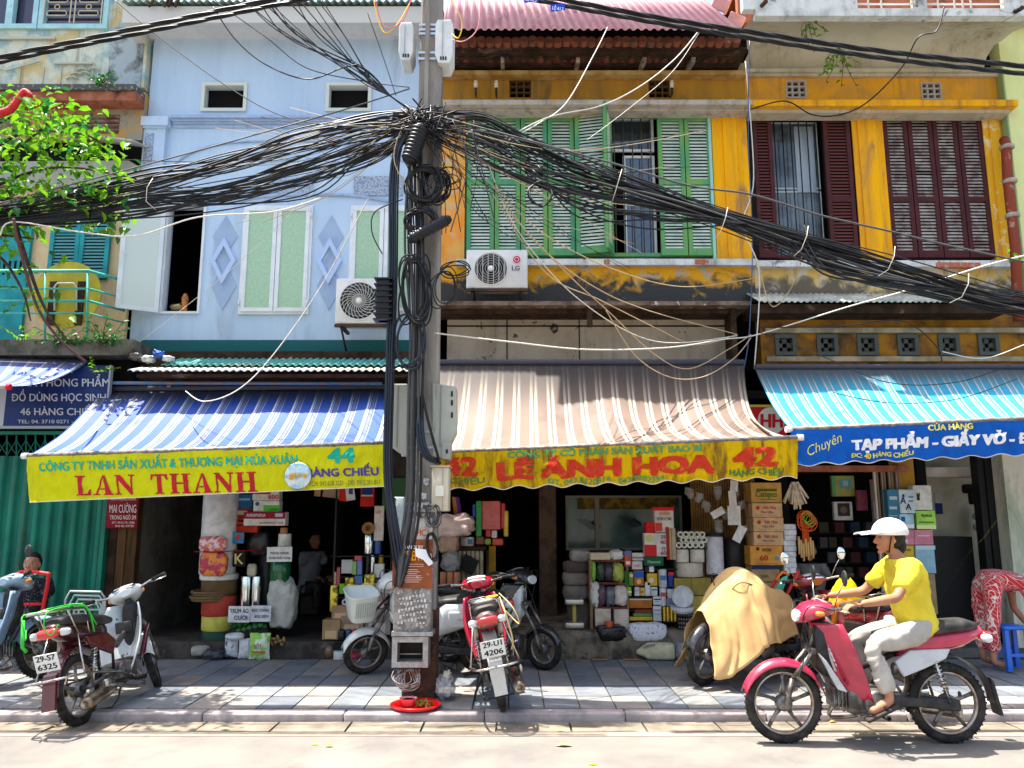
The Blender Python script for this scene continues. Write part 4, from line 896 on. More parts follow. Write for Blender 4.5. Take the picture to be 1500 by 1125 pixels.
for(a,b,c,d,col_,lab)in((1370,722,1381,737,(.60,.58,.52),'small pale notice on the beige inner wall above a blue one'),(1371,737,1381,753,(.03,.05,.22),'small dark blue notice on the beige inner wall')):
 m=MB();fbox(m,a,b,c,d,10.38,.012);tag(build(m,'wall_notice',flat(*col_)),lab,'notice')
m=MB();c=P(1441,729,10.0);m.ell(c,(.13,.08,.20),e=.9);tag(build(m,'brown_jar',mat('brown_glaze',(.28,.09,.04),.4,col2=(.2,.06,.03),sc=6)),'rounded reddish brown clay jar hanging by the dark door frame','jar')
m=MB();c=P(1421,716,10.2);m.rbox(c,(.20,.08,.12),.03);m.rbox(c+Vector((.02,0,-.12)),(.09,.07,.16),.02);tag(build(m,'wall_meter',m_black),'black electric meter box high on the beige inner wall','meter')
m=MB();c=P(1432,760,10.3)
for q in range(7):m.ell(c+Vector((.04*sin(q*2.2),-.02,.12-q*.045)),(.045,.03,.05),n=8,m=6)
tag(build(m,'hanging_bag',mat('clear_bag',(.42,.46,.46),.3)),'crumpled clear plastic bag hanging on the beige inner wall','bag')
m=MB();m.bx(P(1400,840,9.95).x-.35,P(1429,840,9.95).x,9.95,10.3,.16,P(0,786,9.95).z);tag(build(m,'dark_cabinet',m_black),'black cabinet standing before the beige inner wall','cabinet')
dj=thing('dark_door_frame','tall black wooden door frame right of the beige inner wall','door frame',P(1458,950,9.6))
for i,(a,b)in enumerate(((1443,1452),(1453,1463),(1464,1474))):
 m=MB();m.bx(P(a,800,9.6).x,P(b,800,9.6).x,9.6-.02*(i%2),9.75,.1,3.1);build(m,'board',m_black if i<2 else mat('green_black_wood',(.04,.06,.03),.7),dj)
m=MB();xq=P(1475,760,9.35).x;m.bx(xq+.03,xq+.5,9.37,9.7,P(0,846,9.35).z,3.1);m.bx(xq-.05,xq+.55,9.33,9.72,.1,P(0,838,9.35).z);tag(build(m,'old_pillar',mat('peeling_pillar',(.74,.68,.56),.8,col2=(.42,.46,.34),sc=3,amt=(.5,.62),streak=3,col3=(.18,.18,.12),sc3=3,amt3=(.6,.7),bump=.5)),'cream peeling plaster pillar with a square plinth at the right edge','pillar')
gp=thing('glazed_partition','glazed shop partition with green tinted panes above the grey sacks','partition',P(910,850,10.9))
GX=[P(a,780,10.9).x for a in(829,873,876,1000)];gz0,gz1=P(0,806,10.9).z,P(0,726,10.9).z
m=MB();frame(m,GX[0],GX[3],gz0,gz1,10.9,.06,.03);m.bx(GX[1]-.01,GX[2]+.02,10.885,10.95,gz0,gz1);build(m,'frame',mat('cream_metal',(.30,.28,.22),.5),gp)
m=MB();m.bx(GX[0]+.03,GX[3]-.03,10.93,10.94,gz0,gz1-.03);build(m,'pane',mat('teal_pane',(.10,.20,.19),.15,col2=(.05,.10,.10),sc=2,amt=(.4,.6),spec=.8),gp)
m=MB();fbox(m,846,729,990,746,10.91,.01);build(m,'paper_strip',mat('ochre_papers',(.30,.18,.03),.7,col2=(.12,.08,.02),sc=9,amt=(.45,.55)),gp)
for(a,b)in((845,776),(905,772)):
 m=MB()
 for q in range(4):m.tube([P(a+q*4,b-16,10.905),P(a+22+q*4,b,10.905)],.003,n=4)
 m.tube([P(a+22,b-12,10.905),P(a+34,b-4,10.905)],.02,n=4);build(m,'glass_mark',flat(.05,.08,.12),gp)
m=MB();m.bx(GX[0],GX[3],10.9,11.1,.36,gz0);build(m,'lower_panel',m_dark,gp)
m=MB();m.bx(P(790,800,10.6).x,P(815,800,10.6).x,10.6,10.85,.36,3.1);tag(build(m,'inner_post',mat('brown_post',(.16,.10,.06),.6,col2=(.08,.05,.04),sc=6)),'dark brown post deep inside the shop between doorway and glazed partition','post')
for(a,b,c,d)in((1022,722,1060,800),(1060,722,1102,800)):
 pass
m=MB();x0_,x1_=P(1012,760,9.85).x,P(1108,760,9.85).x
bw=thing('bamboo_screen','brown slatted screen behind the hanging cups and paper tubes','screen',((x0_+x1_)/2,9.85,.36))
n=26
s_=MB();s_.box((0,0,0),((x1_-x0_)/n*.7,.015,1.9));sme_=s_.mesh('bamboo_slat',mat('amber_slat',(.30,.16,.04),.6,col2=(.16,.08,.02),sc=5))
for i in range(n):piece(sme_,'bamboo_slat',bw,(x0_+(i+.5)*(x1_-x0_)/n,9.85,1.5))
# ------ goods in front of the shops
def gm(c,rough=.55,v=.75,sc=9,**k):
 return mat('goods_%s_%s'%('_'.join('%d'%(q*99)for q in c),rough),c,rough,col2=tuple(q*v for q in c),sc=sc,**k)
def prints(par,Yf,pr):
 """flat print on the front: ('text', string, px, base, w, h, colour) or ('box', x0, y0, x1, y1, colour) or ('disc', x, y, r, colour)"""
 by={}
 for i,p in enumerate(pr or[]):by.setdefault((p[0],p[-1]),[]).append((i,p))
 for(kd,c),ps in by.items():
  m=MB()
  for i,p in ps:
   y=Yf-.002-.0012*i
   if kd=='text':ptext(m,p[1],p[2],p[3],p[4],p[5],y-.004,bold=.02)
   elif kd=='box':x0,x1,z0,z1=WR(p[1],p[2],p[3],p[4],y);m.add([(x0,y,z0),(x1,y,z0),(x1,y,z1),(x0,y,z1)],[(0,1,2,3)])
   else:m.lathe([(p[3]*Yf/FPX,-.0004),(p[3]*Yf/FPX,.0004)],c=P(p[1],p[2],y-.002),axis='y',n=20)
  build(m,'lettering' if kd=='text' else 'printed_patch',flat(*c),par)
def gbox(name,label,x0,y0,x1,y1,Y,d,c,pr=None,cat='box',group=None,rot=0,rough=.6,bev=.004):
 a,b,z0,z1=WR(x0,y0,x1,y1,Y)
 m=MB();m.rbox(((a+b)/2,Y+d/2,(z0+z1)/2),(b-a,d,z1-z0),bev,n=1)
 if rot:m.xf(Matrix.Translation(((a+b)/2,Y+d/2,z0))@Matrix.Rotation(rot,4,'Y')@Matrix.Translation((-(a+b)/2,-Y-d/2,-z0)))
 o=build(m,name,gm(c,rough),label=label,cat=cat,group=group)
 prints(o,Y,pr);return o
def groll(name,label,x0,y0,x1,y1,Y,c,cat='roll',group=None,rough=.4,metal=0,top=None,pr=None,core=False,bulge=0):
 a,b,z0,z1=WR(x0,y0,x1,y1,Y);r=(b-a)/2
 m=MB();c0=((a+b)/2,Y+r,z0);h=z1-z0
 m.lathe([(r*.96,0),(r,.01),(r*(1+bulge),h*.5),(r,h-.01),(r*.94,h)]if not core else[(r*.96,0),(r,.008),(r,h-.008),(r*.94,h),(r*.35,h),(r*.35,h-.05),(0.0,h-.05)],c=c0,n=20)
 o=build(m,name,mat('%s_foil'%name,c,rough,metal=metal)if metal else gm(c,rough),label=label,cat=cat,group=group)
 prints(o,Y-.0,pr);return o
def gbag(name,label,x0,y0,x1,y1,Y,d,c,cat='bag',lump=.18,rough=.3,seed=1,group=None,e=.7,pr=None,m_=None,fr=2.6):
 a,b,z0,z1=WR(x0,y0,x1,y1,Y)
 m=MB()
 def f(v):
  q=1+lump*nz(v.x*fr+seed,v.y*fr,v.z*fr)+lump*.35*nz(v.x*fr*3+seed,v.y*fr*3,v.z*fr*3)
  return v*q
 m.ell(((a+b)/2,Y+d/2,(z0+z1)/2),((b-a)/2,d/2,(z1-z0)/2),n=28,m=18,fn=f,e=e)
 o=build(m,name,m_ or gm(c,rough,bump=.4,bsc=30),label=label,cat=cat,group=group);prints(o,Y+.0,pr);return o
def gtube(name,label,px,py,r,Y,L,c=(.78,.74,.66),hole=.5,group=None,cat='tube'):
 c0=P(px,py,Y);R_=r*Y/FPX
 m=MB();m.lathe([(R_*hole,L),(R_,L),(R_,0),(R_*hole,0),(R_*hole,L*.9),(0,L*.9)],c=c0,axis='y',n=16,smooth=False)
 return build(m,name,gm(c),label=label,cat=cat,group=group)
Y4=9.3
groll('plastic_roll','tall white plastic wrapped roll at the top of the stacked column',286,722,338,843,Y4,(.78,.78,.80),rough=.35)
groll('foam_roll','thin white foam disc between the wrapped roll and brown roll',283,842,339,851,Y4-.01,(.80,.78,.70))
groll('cloth_roll','brown roll of matting under the white foam disc',286,851,338,872,Y4,(.16,.10,.045),rough=.8)
t=MB();c0=P(312,872,Y4+.2)
for k in range(4):t.torus(c0+Vector((.01*sin(k*2),-.005*k,.045-k*.028)),.225+.008*cos(k*3),.017,axis='z',n=30,m=6)
tag(build(t,'rope_coil',mat('jute_rope',(.30,.20,.09),.9,col2=(.18,.11,.05),sc=60,bump=1,bsc=120)),'coil of brown jute rope wound round the stacked column','rope')
groll('cloth_roll','red orange roll of matting below the rope coil',287,874,337,904,Y4,(.52,.07,.045),rough=.7,bulge=.02)
groll('cloth_roll','yellow roll of matting above the dark green roll',287,904,337,926,Y4,(.62,.55,.10),rough=.6,bulge=.01)
groll('cloth_roll','dark green roll of matting at the foot of the column',286,926,338,950,Y4,(.03,.075,.05),rough=.7)
gbag('pink_print_bag','shiny pink and orange printed bag tied above the red strap',290,786,330,808,Y4-.06,.08,(.60,.16,.08),m_=mat('foil_pink',(.62,.10,.12),.2,col2=(.85,.62,.66),sc=16,amt=(.48,.56),col3=(.75,.28,.02),sc3=7,amt3=(.55,.6),bump=.6,bsc=30),lump=.1,e=.5)
gbag('orange_print_bag','glossy orange and crimson bag hanging below the red strap',291,809,331,844,Y4-.06,.09,(.7,.2,.03),m_=mat('foil_orange',(.85,.26,.02),.2,col2=(.50,.02,.06),sc=9,amt=(.46,.54),col3=(.12,.05,.10),sc3=12,amt3=(.56,.62),bump=.6,bsc=30),lump=.1,e=.5)
t=MB();a=P(284,808,Y4-.07);b=P(340,807,Y4-.07);t.tube([a,P(312,809,Y4-.08),b,b+Vector((.3,.2,0))],.006,n=5);tag(build(t,'red_strap',flat(.35,.01,.02)),'thin red strap tied across the white roll between two bags','strap')
gbox('blue_toy_box','dark blue and red toy box beside the white wrapped roll',339,724,369,762,9.5,.12,(.02,.13,.28),[('box',339,745,369,762,(.28,.02,.02)),('box',342,730,366,733,(.3,.4,.5)),('box',345,748,362,754,(.5,.4,.3))])
gbox('red_toy_box','flat red box under the blue toy box',339,764,377,780,9.48,.12,(.50,.04,.02),[('box',345,768,372,771,(.1,.02,.02))])
gbox('photo_card','small blue photo card with a red figure under the red box',340,780,357,796,9.42,.02,(.06,.30,.60),[('disc',349,787,4,(.6,.05,.04))],cat='card')
gbox('filter_box','white and red carton marked 600 under the valance',370,716,409,733,9.42,.14,(.74,.70,.68),[('text','600',393,731,15,6,(.45,.02,.05)),('box',370,716,396,724,(.45,.02,.05))])
gbox('filter_box','white carton with a green sweep above the ANNAPURNA box',371,733.5,409,749.5,9.42,.14,(.78,.80,.76),[('box',386,740,409,749,(.10,.50,.06)),('disc',377,738,3,(.05,.1,.3)),('text','WRAP',394,748,12,3.4,(.05,.25,.05))])
gbox('filter_box','maroon and white ANNAPURNA carton beside the white roll',357,750,418,770,9.38,.14,(.78,.74,.72),[('box',357,750,418,760,(.28,.015,.05)),('text','ANNAPURNA',361,757,28,4.5,(.8,.75,.75)),('box',403,752,414,757,(.5,.55,.7)),('text','aluminium foil',380,767,34,3,(.3,.1,.12))])
gbag('black_bundle','bulging black plastic bundle under the ANNAPURNA carton',359,776,394,816,9.5,.22,(.015,.015,.017))
groll('dark_roll','tall black roll standing behind the silver tubes',372,812,400,900,9.55,(.02,.02,.022))
gbox('logo_pack','small black pack printed with a yellow and white K',341,806,359,830,9.4,.08,(.02,.02,.02),[('text','K',344,826,12,15,(.80,.66,.25))],cat='pack')
for i,(a,b)in enumerate(((350,365),(367,380))):
 groll('foil_tube',['wider left silver foil roll behind the TRÙM ÁO card','narrow right silver foil roll behind the TRÙM ÁO card'][i],a,844,b,892,9.38,(.75,.80,.80),rough=.18,metal=1,cat='foil roll')
gbag('sponge_pack','beige sponge pack leaning over the silver foil rolls',361,826,375,845,9.42,.06,(.50,.44,.32),lump=.05,e=.5)
gbox('paper_sign','white card reading TRÙM ÁO CƯỚI above the green heap',334,888,366,912,9.22,.006,(.80,.78,.78),[('text','TRÙM ÁO',337,898,27,6,(.03,.03,.05)),('text','CƯỚI',343,908,19,6,(.03,.03,.05))],cat='card',rot=.01)
gbox('paper_sign','white card reading BỌC CHĂN right beside the TRÙM ÁO card',366.5,887,397,911,9.225,.006,(.74,.73,.74),[('text','BỌC CHĂN',369,896,24,4,(.03,.03,.05)),('text','BỌC ĐỆM',373,905,20,4,(.03,.03,.05))],cat='card')
groll('film_roll','white film roll with cork end above the MÀNH NHỰA card',405,782,424,801,9.4,(.80,.80,.76));groll('cork_end','orange brown cork end on the white film roll',409,773,420,782,9.42,(.50,.22,.09),cat='stopper')
gbox('paper_sign','white card reading MÀNH NHỰA on the green roll',391,801,428,823,9.26,.006,(.80,.79,.80),[('text','MÀNH NHỰA',396,812,27,3.6,(.04,.04,.06)),('text','CHẮN ĐIỀU HÒA',394,819,31,3.2,(.04,.04,.06))],cat='card',rot=-.02)
groll('green_roll','glossy dark green film roll above the grey sack',391,823,421,858,9.34,(.01,.13,.045),rough=.12)
gbag('grey_sack','crumpled pale grey sack draped below the green roll',389,852,430,920,9.3,.24,(.56,.55,.50),lump=.22,rough=.7,e=.55)
for k in range(22):
 c0=P(338+(k*37)%52,914+(k*7)%13,9.3+(k%4)*.04);m=MB();m.ell(c0,(.035,.035,.03),n=8,m=6)
 tag(build(m,'green_fruit',gm((.05,.20,.05),.4)),'small dark green fruit in the heap under the white cards','fruit','green fruits heaped under the white cards')
gbox('fruit_crate','low dark crate holding the heap of green fruit',334,922,392,940,9.28,.3,(.03,.03,.028),cat='crate')
t=MB();t.torus(P(344,932,9.12),.075,.03,axis='z',n=24,m=8);tag(build(t,'foam_ring',gm((.78,.78,.74))),'white foam ring lying on top of the silver packet','ring')
def packet(name,label,x0,y0,x1,y1,Y,c,pr=None,tilt=0):
 a,b,z0,z1=WR(x0,y0,x1,y1,Y);m=MB();w_,h_=(b-a)/2,(z1-z0)/2
 for sgn in(1,-1):
  m.grid(lambda u,v:Vector(((a+b)/2+w_*(2*u-1)*(1-.08*sin(pi*v)),Y+.05-sgn*(.055*(sin(pi*u)*sin(pi*v))**.5+.012*nz(u*7,v*8,a)),z0+2*h_*v+.012*nz(u*5,a))),16,16)
 o=build(m,name,c if not isinstance(c,tuple)else gm(c,.3,bump=.4,bsc=40),label=label,cat='packet');prints(o,Y-.015,pr);return o
packet('grey_packet','silver grey packet with dark print beside the dark green roll',326,936,347,964,9.10,mat('silver_packet',(.66,.66,.68),.3,col2=(.08,.08,.09),sc=10,amt=(.52,.58)))
packet('white_packet','plain white packet between silver and green printed packets',347,936,366,966,9.08,(.82,.80,.80))
packet('green_packet','lime green and white printed packet standing on the pavement',363,928,394,967,9.04,mat('lime_packet',(.78,.84,.66),.3,col2=(.30,.62,.06),sc=9,amt=(.47,.53)),[('text','BỘT',372,950,11,6,(.35,.12,.03)),('box',368,954,389,956,(.6,.05,.04))])
gbag('black_packet','small crumpled black bag on the pavement near a stone',294,953,325,969,9.05,.18,(.05,.05,.06),lump=.35)
gbag('stone','pale rounded stone block under the stacked rolls',277,948,302,962,9.12,.2,(.46,.42,.36),cat='stone',rough=.9,lump=.12,e=.5)
for k in range(11):
 c0=P(392+(k*29)%26,933+(k*5)%12,9.2);m=MB();m.ell(c0,(.034,.022,.018),rot=(0,k,k*2),n=8,m=6);tag(build(m,'ginger_root',gm((.42,.26,.11),.8)),'knobbly brown root in the pile beside the green packet','root','brown roots piled beside the green packet')
sh=thing('display_rack','black metal display rack carrying the packets left of the pole','rack',P(520,950,9.5))
m=MB()
for y_ in(812,842,872,905,938):
 x0_,x1_,z0_,z1_=WR(486,y_,600,y_+2,9.5);m.bx(x0_,x1_,9.42,9.85,z0_-.01,z0_)
m.bx(x0_,x0_+.02,9.42,9.85,.2,2.2);m.bx(x1_-.02,x1_,9.42,9.85,.2,2.4);build(m,'frame',m_black,sh)
gbox('brown_pack','flat brown pack hanging left under the lime valance',460,712,469,727,9.4,.03,(.40,.22,.12),cat='pack',rot=.1)
gbox('brown_pack','wide brown pack hanging under the lime valance',472,712,497,729,9.42,.03,(.34,.22,.15),cat='pack',rot=.12)
gbox('red_folder','bright red folder hanging under the lime valance',496,712,509,734,9.4,.03,(.62,.03,.02),cat='folder',rot=.1)
gbox('white_envelope','white envelope hanging beside the bright red folder',508,712,521,733,9.38,.02,(.72,.70,.74),[('box',511,714,517,724,(.05,.06,.2))],cat='envelope',rot=-.15)
gbox('red_bag','red pouch with a navy and green top by the cables',528,710,548,742,9.36,.04,(.55,.02,.02),[('box',530,712,546,725,(.02,.03,.16)),('box',529,725,546,727,(.45,.55,.3))],cat='pouch')
gtube('tape_roll','brown tape roll hanging left of the black cables',539,774,9,9.4,.07,(.32,.16,.06),.42,cat='tape roll')
gbox('white_board','narrow white printed board behind the black cables',548,741,562,792,9.44,.03,(.76,.70,.66),[('text','GIẤY',550,752,9,4,(.6,.1,.08))],cat='board')
for n_,l_,a,b,c,d,col_,mt in(('foil_tube','tall silver roll at the top of the display rack',531,783,547,812,(.7,.7,.68),1),('film_roll','deep blue roll right of the tall silver roll',548,785,558,812,(.01,.09,.36),0),('film_roll','black slim roll under the tall silver roll',534,813,541,841,(.02,.015,.01),0),('foil_tube','pale silver roll between black and yellow rolls',541.5,813,549,841,(.7,.7,.68),1),('film_roll','amber yellow slim roll near the pole',554,813,561,841,(.60,.32,.02),0)):
 groll(n_,l_,a,b,c,d,9.48,col_,rough=.25,metal=mt)
for l_,a,b,c,d,col_ in(('white topped clear pack on the rack beside red cap',500,820,516,840,(.5,.52,.52)),('red capped slim bottle pack on the rack',519,814,530,821,(.6,.06,.07)),('green and yellow slim pack left of the blue one',516,822,522,842,(.25,.50,.12)),('periwinkle blue slim pack on the rack',523,821,530,842,(.12,.2,.5)),('blue pack with red oval on the rack',519,843,531,856,(.02,.16,.36)),('red and blue stick pack at the rack edge',493,831,498,858,(.40,.05,.08)),('tan stick pack at the rack edge',489,838,492.5,858,(.5,.3,.15)),('white bottle pack with black label near pole',548,826,562,846,(.72,.72,.70)),('black pack under the white bottle pack',548,847,564,854,(.02,.02,.02)),('white grey patterned pack right of gold foil packs',548,854,562,868,(.6,.6,.6))):
 gbox('small_pack',l_,a,b,c,d,9.4,.08,col_,cat='pack',rough=.3)
m_gold=mat('gold_foil',(.80,.58,.06),.22,metal=.6,col2=(.12,.09,.01),sc=14,amt=(.50,.58),bump=.4,bsc=60)
for i,(a,b,c,d,l_)in enumerate(((483,857,494,897,'tall gold foil packet at the far left of the gold row'),(505,846,517,876,'gold foil packet behind the row of white rings'),(515,856,525,876,'short gold foil packet above the white rings'),(528,854,536,874,'narrow gold foil packet beside the tallest one'),(533,841,548,872,'wide gold foil packet nearest the pole'))):
 a_,b_,z0,z1=WR(a,b,c,d,9.34);m=MB();m.rbox(((a_+b_)/2,9.38,(z0+z1)/2),(b_-a_,.07,z1-z0),.012);tag(build(m,'gold_packet',m_gold),l_,'packet')
gbox('green_pack','bright green pack among the gold foil packets',497,855,505,870,9.36,.06,(.16,.48,.03),cat='pack')
for i,(a,b)in enumerate(((505,882),(511.5,879.5),(519,877),(527,877.5),(534.5,878))):gtube('paper_ring','white paper roll end in the short row above the tub',a,b,4.2,9.3,.2,(.80,.80,.78),.55,group='white paper roll ends above the tub')
groll('white_tub','white tub with blue writing under the paper rings',512,884,536,899,9.3,(.66,.64,.62),pr=[('text','ok',519,893,9,5,(.05,.06,.25))],cat='tub')
for l_,a,b,c,d,Y_,col_ in(('tan carton with white label under gold packets',486,887,512,907,9.34,(.44,.27,.16)),('tan carton at the left bottom of the pile',472,908,498,937,9.3,(.46,.29,.15)),('tan carton in the middle of the pile',499,902,532,925,9.33,(.36,.24,.15)),('pinkish carton behind the white basket',543,869,567,891,9.4,(.50,.36,.32)),('wide greyish carton below the pinkish carton',534,892,572,930,9.4,(.40,.34,.30)),('pink brown carton beside the meter cabinet',556,858,576,872,9.45,(.48,.34,.32))):
 gbox('carton',l_,a,b,c,d,Y_,.22,col_,[('box',a+(c-a)*.15,b+(d-b)*.55,a+(c-a)*.8,d-1.5,tuple(min(.8,q*1.6)for q in col_))],cat='carton')
for i,(a,b,col_,l_)in enumerate(((494,505,(.02,.02,.02),'black'),(505.5,514,(.03,.08,.16),'navy blue'),(514.5,526,(.60,.03,.02),'bright red'),(526.5,533,(.80,.26,.01),'orange'),(533.5,541,(.25,.50,.02),'lime green'))):
 gbag('cloth_bundle','%s cloth bundle in the row beside the white basket'%l_,a,922,b,940,9.28,.12,col_,cat='cloth',lump=.06,e=.45)
gbox('black_crate','black crate with green string below the cloth bundles',488,941,536,955,9.22,.3,(.015,.015,.015),[('box',488,953,536,954.6,(.02,.4,.12)),('box',500,945,501,954,(.05,.5,.1))],cat='crate')
groll('white_coil','white spool of cord on the pavement beside red mesh bag',486,955,508,972,9.12,(.74,.70,.66),cat='spool')
gbag('red_mesh_bag','round dark red mesh bag on the pavement',508,955,531,973,9.1,.18,(.30,.02,.04),lump=.08,e=1)
gbag('brown_pot','brown clay pot beside the black crate',474,946,488,967,9.2,.14,(.28,.15,.08),cat='pot',lump=.03,e=.9)
for i,(a,b,col_,l_)in enumerate(((663,668,(.45,.20,.03),'amber'),(668,674,(.16,.03,.28),'purple'))):
 m=MB()
 for q in range(4):m.tube([P(a+q*1.2,728,9.5),P(a+4+q*1.6,760,9.5)],.008,n=5)
 tag(build(m,'stick_bundle',flat(*col_)),'bundle of thin %s sticks hanging under the amber valance'%l_,'sticks')
for l_,a,b,c,d,col_ in(('glossy green pack hanging under amber valance',697,734,705.5,786,(.02,.42,.08)),('narrow blue pack left of the green one',692,739,696.5,758,(.03,.10,.45)),('pink red speckled pouch hanging under amber valance',706,734,733,776,(.70,.13,.13)),('red pack right of the speckled pouch',734,737,740,775,(.66,.02,.02)),('yellow pack hanging at the right of the bunch',738,748,744.5,786,(.78,.55,.04)),('white packet under the speckled pouch',720,777,728,788,(.78,.74,.70)),('small red packet under the speckled pouch',711,776,719,787,(.55,.02,.02)),('small dark snack packet with gold print',697,786,709,798,(.20,.04,.02)),('lime snack packet above the beige rolls',710,789,719,798,(.25,.46,.06)),('red snack packet at the lower right of bunch',721,789,737,799,(.66,.05,.02))):
 gbox('hanging_pack',l_,a,b,c,d,9.42,.035,col_,cat='pack',rough=.25,bev=.01)
groll('white_tin','white tin with a blue square on the left shelf',674,787,694,800,9.4,(.66,.62,.58),pr=[('box',685,790,692,797,(.1,.2,.4))],cat='tin')
sh=thing('side_shelf','dark shelf under the white tin left of doorway','shelf',P(690,860,9.5));m=MB();x0_,x1_,z0_,z1_=WR(668,801,716,806,9.4);m.bx(x0_,x1_,9.4,9.8,z0_,z1_);m.bx(x1_-.03,x1_,9.4,9.45,.36,z1_);m.bx(x0_,x0_+.03,9.4,9.45,.36,z1_);build(m,'board',m_wood,sh)
for k in range(6):groll('beige_roll','tall beige paper roll standing under the left shelf',670+k*6.4,807,676+k*6.4,850+k,9.42,(.52,.42,.30),group='beige paper rolls under the left shelf')
gbag('pink_bag','large pale pink plastic bag bulging beside the pole',633,754,692,787,9.1,.3,(.74,.56,.54),lump=.35,seed=4)
gbag('brown_bundle','brown paper bundle under the pink plastic bag',642,782,671,810,9.15,.24,(.42,.26,.17),lump=.2,e=.5,seed=2)
gbag('grey_bag','shiny grey bag under the brown paper bundle',646,808,673,838,9.12,.24,(.28,.27,.27),lump=.25,seed=3)
gbox('black_box','black box tilted against the beige rolls',670,815,693,838,9.3,.16,(.012,.012,.012),rot=.45)
for k in range(3):groll('orange_roll','orange brown wrapped roll beside the pole above white cartons',644+k*10,838,653.5+k*10,861,9.16,(.52,.20,.10),group='orange brown rolls beside the pole')
gbox('white_carton','left white carton behind the red motorbike handlebar',632,861,649,884,9.14,.2,(.62,.60,.56),cat='carton');gbox('white_carton','right white carton behind the red motorbike handlebar',649.6,861,666,884,9.15,.2,(.66,.63,.60),cat='carton')
gbox('yellow_post','yellow painted wooden post at the shop doorway',715,800,726,880,9.5,.06,(.42,.22,.02),cat='post')
gbox('carton','low brown carton stack behind the motorbikes',672,880,715,935,9.5,.25,(.16,.10,.06),cat='carton')
for i,(a,b,c,d,col_,l_)in enumerate(((836,806,866,824,(.36,.35,.33),'pale grey sack on top of the sack pile'),(826,822,864,840,(.12,.09,.075),'dark brown sack second from the top'),(825,838,864,859,(.24,.20,.18),'grey brown sack in the middle of pile'),(826,857,864,880,(.22,.19,.17),'grey brown sack fourth from the top'),(832,880,866,924,(.14,.12,.10),'dark grey sack at the pile foot behind the scale'))):
 gbag('sack',l_,a,b,c,d,9.55,.34,col_,cat='sack',lump=.08,rough=.9,e=.5,seed=i)
sc_=thing('weighing_scale','small steel platform scale with yellow column before the sacks','scale',P(841,921,9.35))
m=MB();x0_,x1_,z0_,z1_=WR(828,878,855,886,9.32);m.rbox(((x0_+x1_)/2,9.42,(z0_+z1_)/2),(x1_-x0_,.2,z1_-z0_),.01);m2=mat('scale_steel',(.5,.47,.42),.35,metal=.7);build(m,'weigh_head',m2,sc_)
m=MB();fbox(m,839,886,844,914,9.38,.04);build(m,'column',flat(.50,.36,.08),sc_)
m=MB();x0_,x1_,z0_,z1_=WR(828,912,856,921,9.32);m.rbox(((x0_+x1_)/2,9.44,(z0_+z1_)/2),(x1_-x0_,.24,z1_-z0_),.01);build(m,'base',m2,sc_)
cs=thing('display_case','wooden edged display case stuffed with bags on the step','display case',P(892,925,9.4))
m=MB();x0_,x1_,z0_,z1_=WR(864,820,921,928,9.4);m.bx(x0_,x0_+.03,9.38,9.8,z0_,z1_);m.bx(x1_-.02,x1_,9.4,9.8,z0_,z1_);m.bx(x0_+.03,x1_-.02,9.78,9.8,z0_,z1_);build(m,'side_panel',mat('case_wood',(.32,.20,.10),.6,col2=(.2,.12,.06),sc=8),cs)
for y_ in(820,853,889):
 m=MB();z_=P(0,y_,9.4).z;m.bx(x0_+.03,x1_-.02,9.4,9.78,z_-.025,z_);build(m,'shelf',mat('red_brown_board',(.22,.06,.04),.6,col2=(.14,.04,.03),sc=8),cs)
gbox('cream_board','cream ribbed board on top of the display case',865,810,894,820,9.36,.25,(.70,.58,.42),cat='board')
gbag('white_bag','white plastic bag on top of the display case',893,806,915,821,9.38,.2,(.80,.76,.72),lump=.3,seed=5)
for i,(a,b,c,d,col_,l_)in enumerate(((866,823,874,852,(.25,.55,.05),'lime green bag at the left of the upper shelf'),(874,824,887,852,(.03,.06,.04),'very dark green bag on the upper shelf'),(884,824,900,853,(.05,.03,.045),'blackish purple bag on the upper shelf'),(897,825,915,853,(.46,.50,.08),'yellow green bag at the right of upper shelf'),(865,853,880,889,(.80,.76,.68),'white bag at the left of the lower shelf'),(874,856,889,889,(.10,.05,.08),'dark purple bag on the lower shelf'),(887,860,903,889,(.15,.16,.17),'charcoal grey bag on the lower shelf'),(900,858,921,889,(.74,.64,.56),'beige white bag at the right of lower shelf'))):
 gbag('shelf_bag',l_,a,b,c,d,9.33,.2,col_,seed=i+7,rough=.2,lump=.2)
gbox('carton','left beige carton in the case foot beside black bag',872,892,895,924,9.34,.2,(.66,.55,.42),[('box',874,912,893,913,(.4,.3,.2))],cat='carton');gbox('carton','right beige carton in the case foot above black bag',900,893,921,924,9.34,.2,(.70,.58,.46),cat='carton')
gbag('black_bag','shiny black bag on the step under the case',875,917,918,940,9.17,.2,(.015,.015,.016),lump=.15,e=.5,rough=.2)
groll('orange_tub','small red orange tub standing before beige cartons',886,911,899,921,9.18,(.66,.10,.02),cat='tub')
RK=thing('metal_rack','black metal rack of small boxes right of display case','rack',P(955,925,9.5));m=MB()
for y_ in(833,858,874,893,910):
 x0_,x1_,z0_,z1_=WR(916,y_,992,y_+2,9.45);m.bx(x0_,x1_,9.44,9.85,z0_,z1_)
m.bx(x0_,x0_+.02,9.44,9.85,.36,P(0,805,9.45).z);m.bx(x1_-.02,x1_,9.44,9.85,.36,P(0,805,9.45).z);m.bx(x0_,x1_,9.83,9.85,.36,P(0,830,9.45).z);build(m,'frame',m_black,RK)
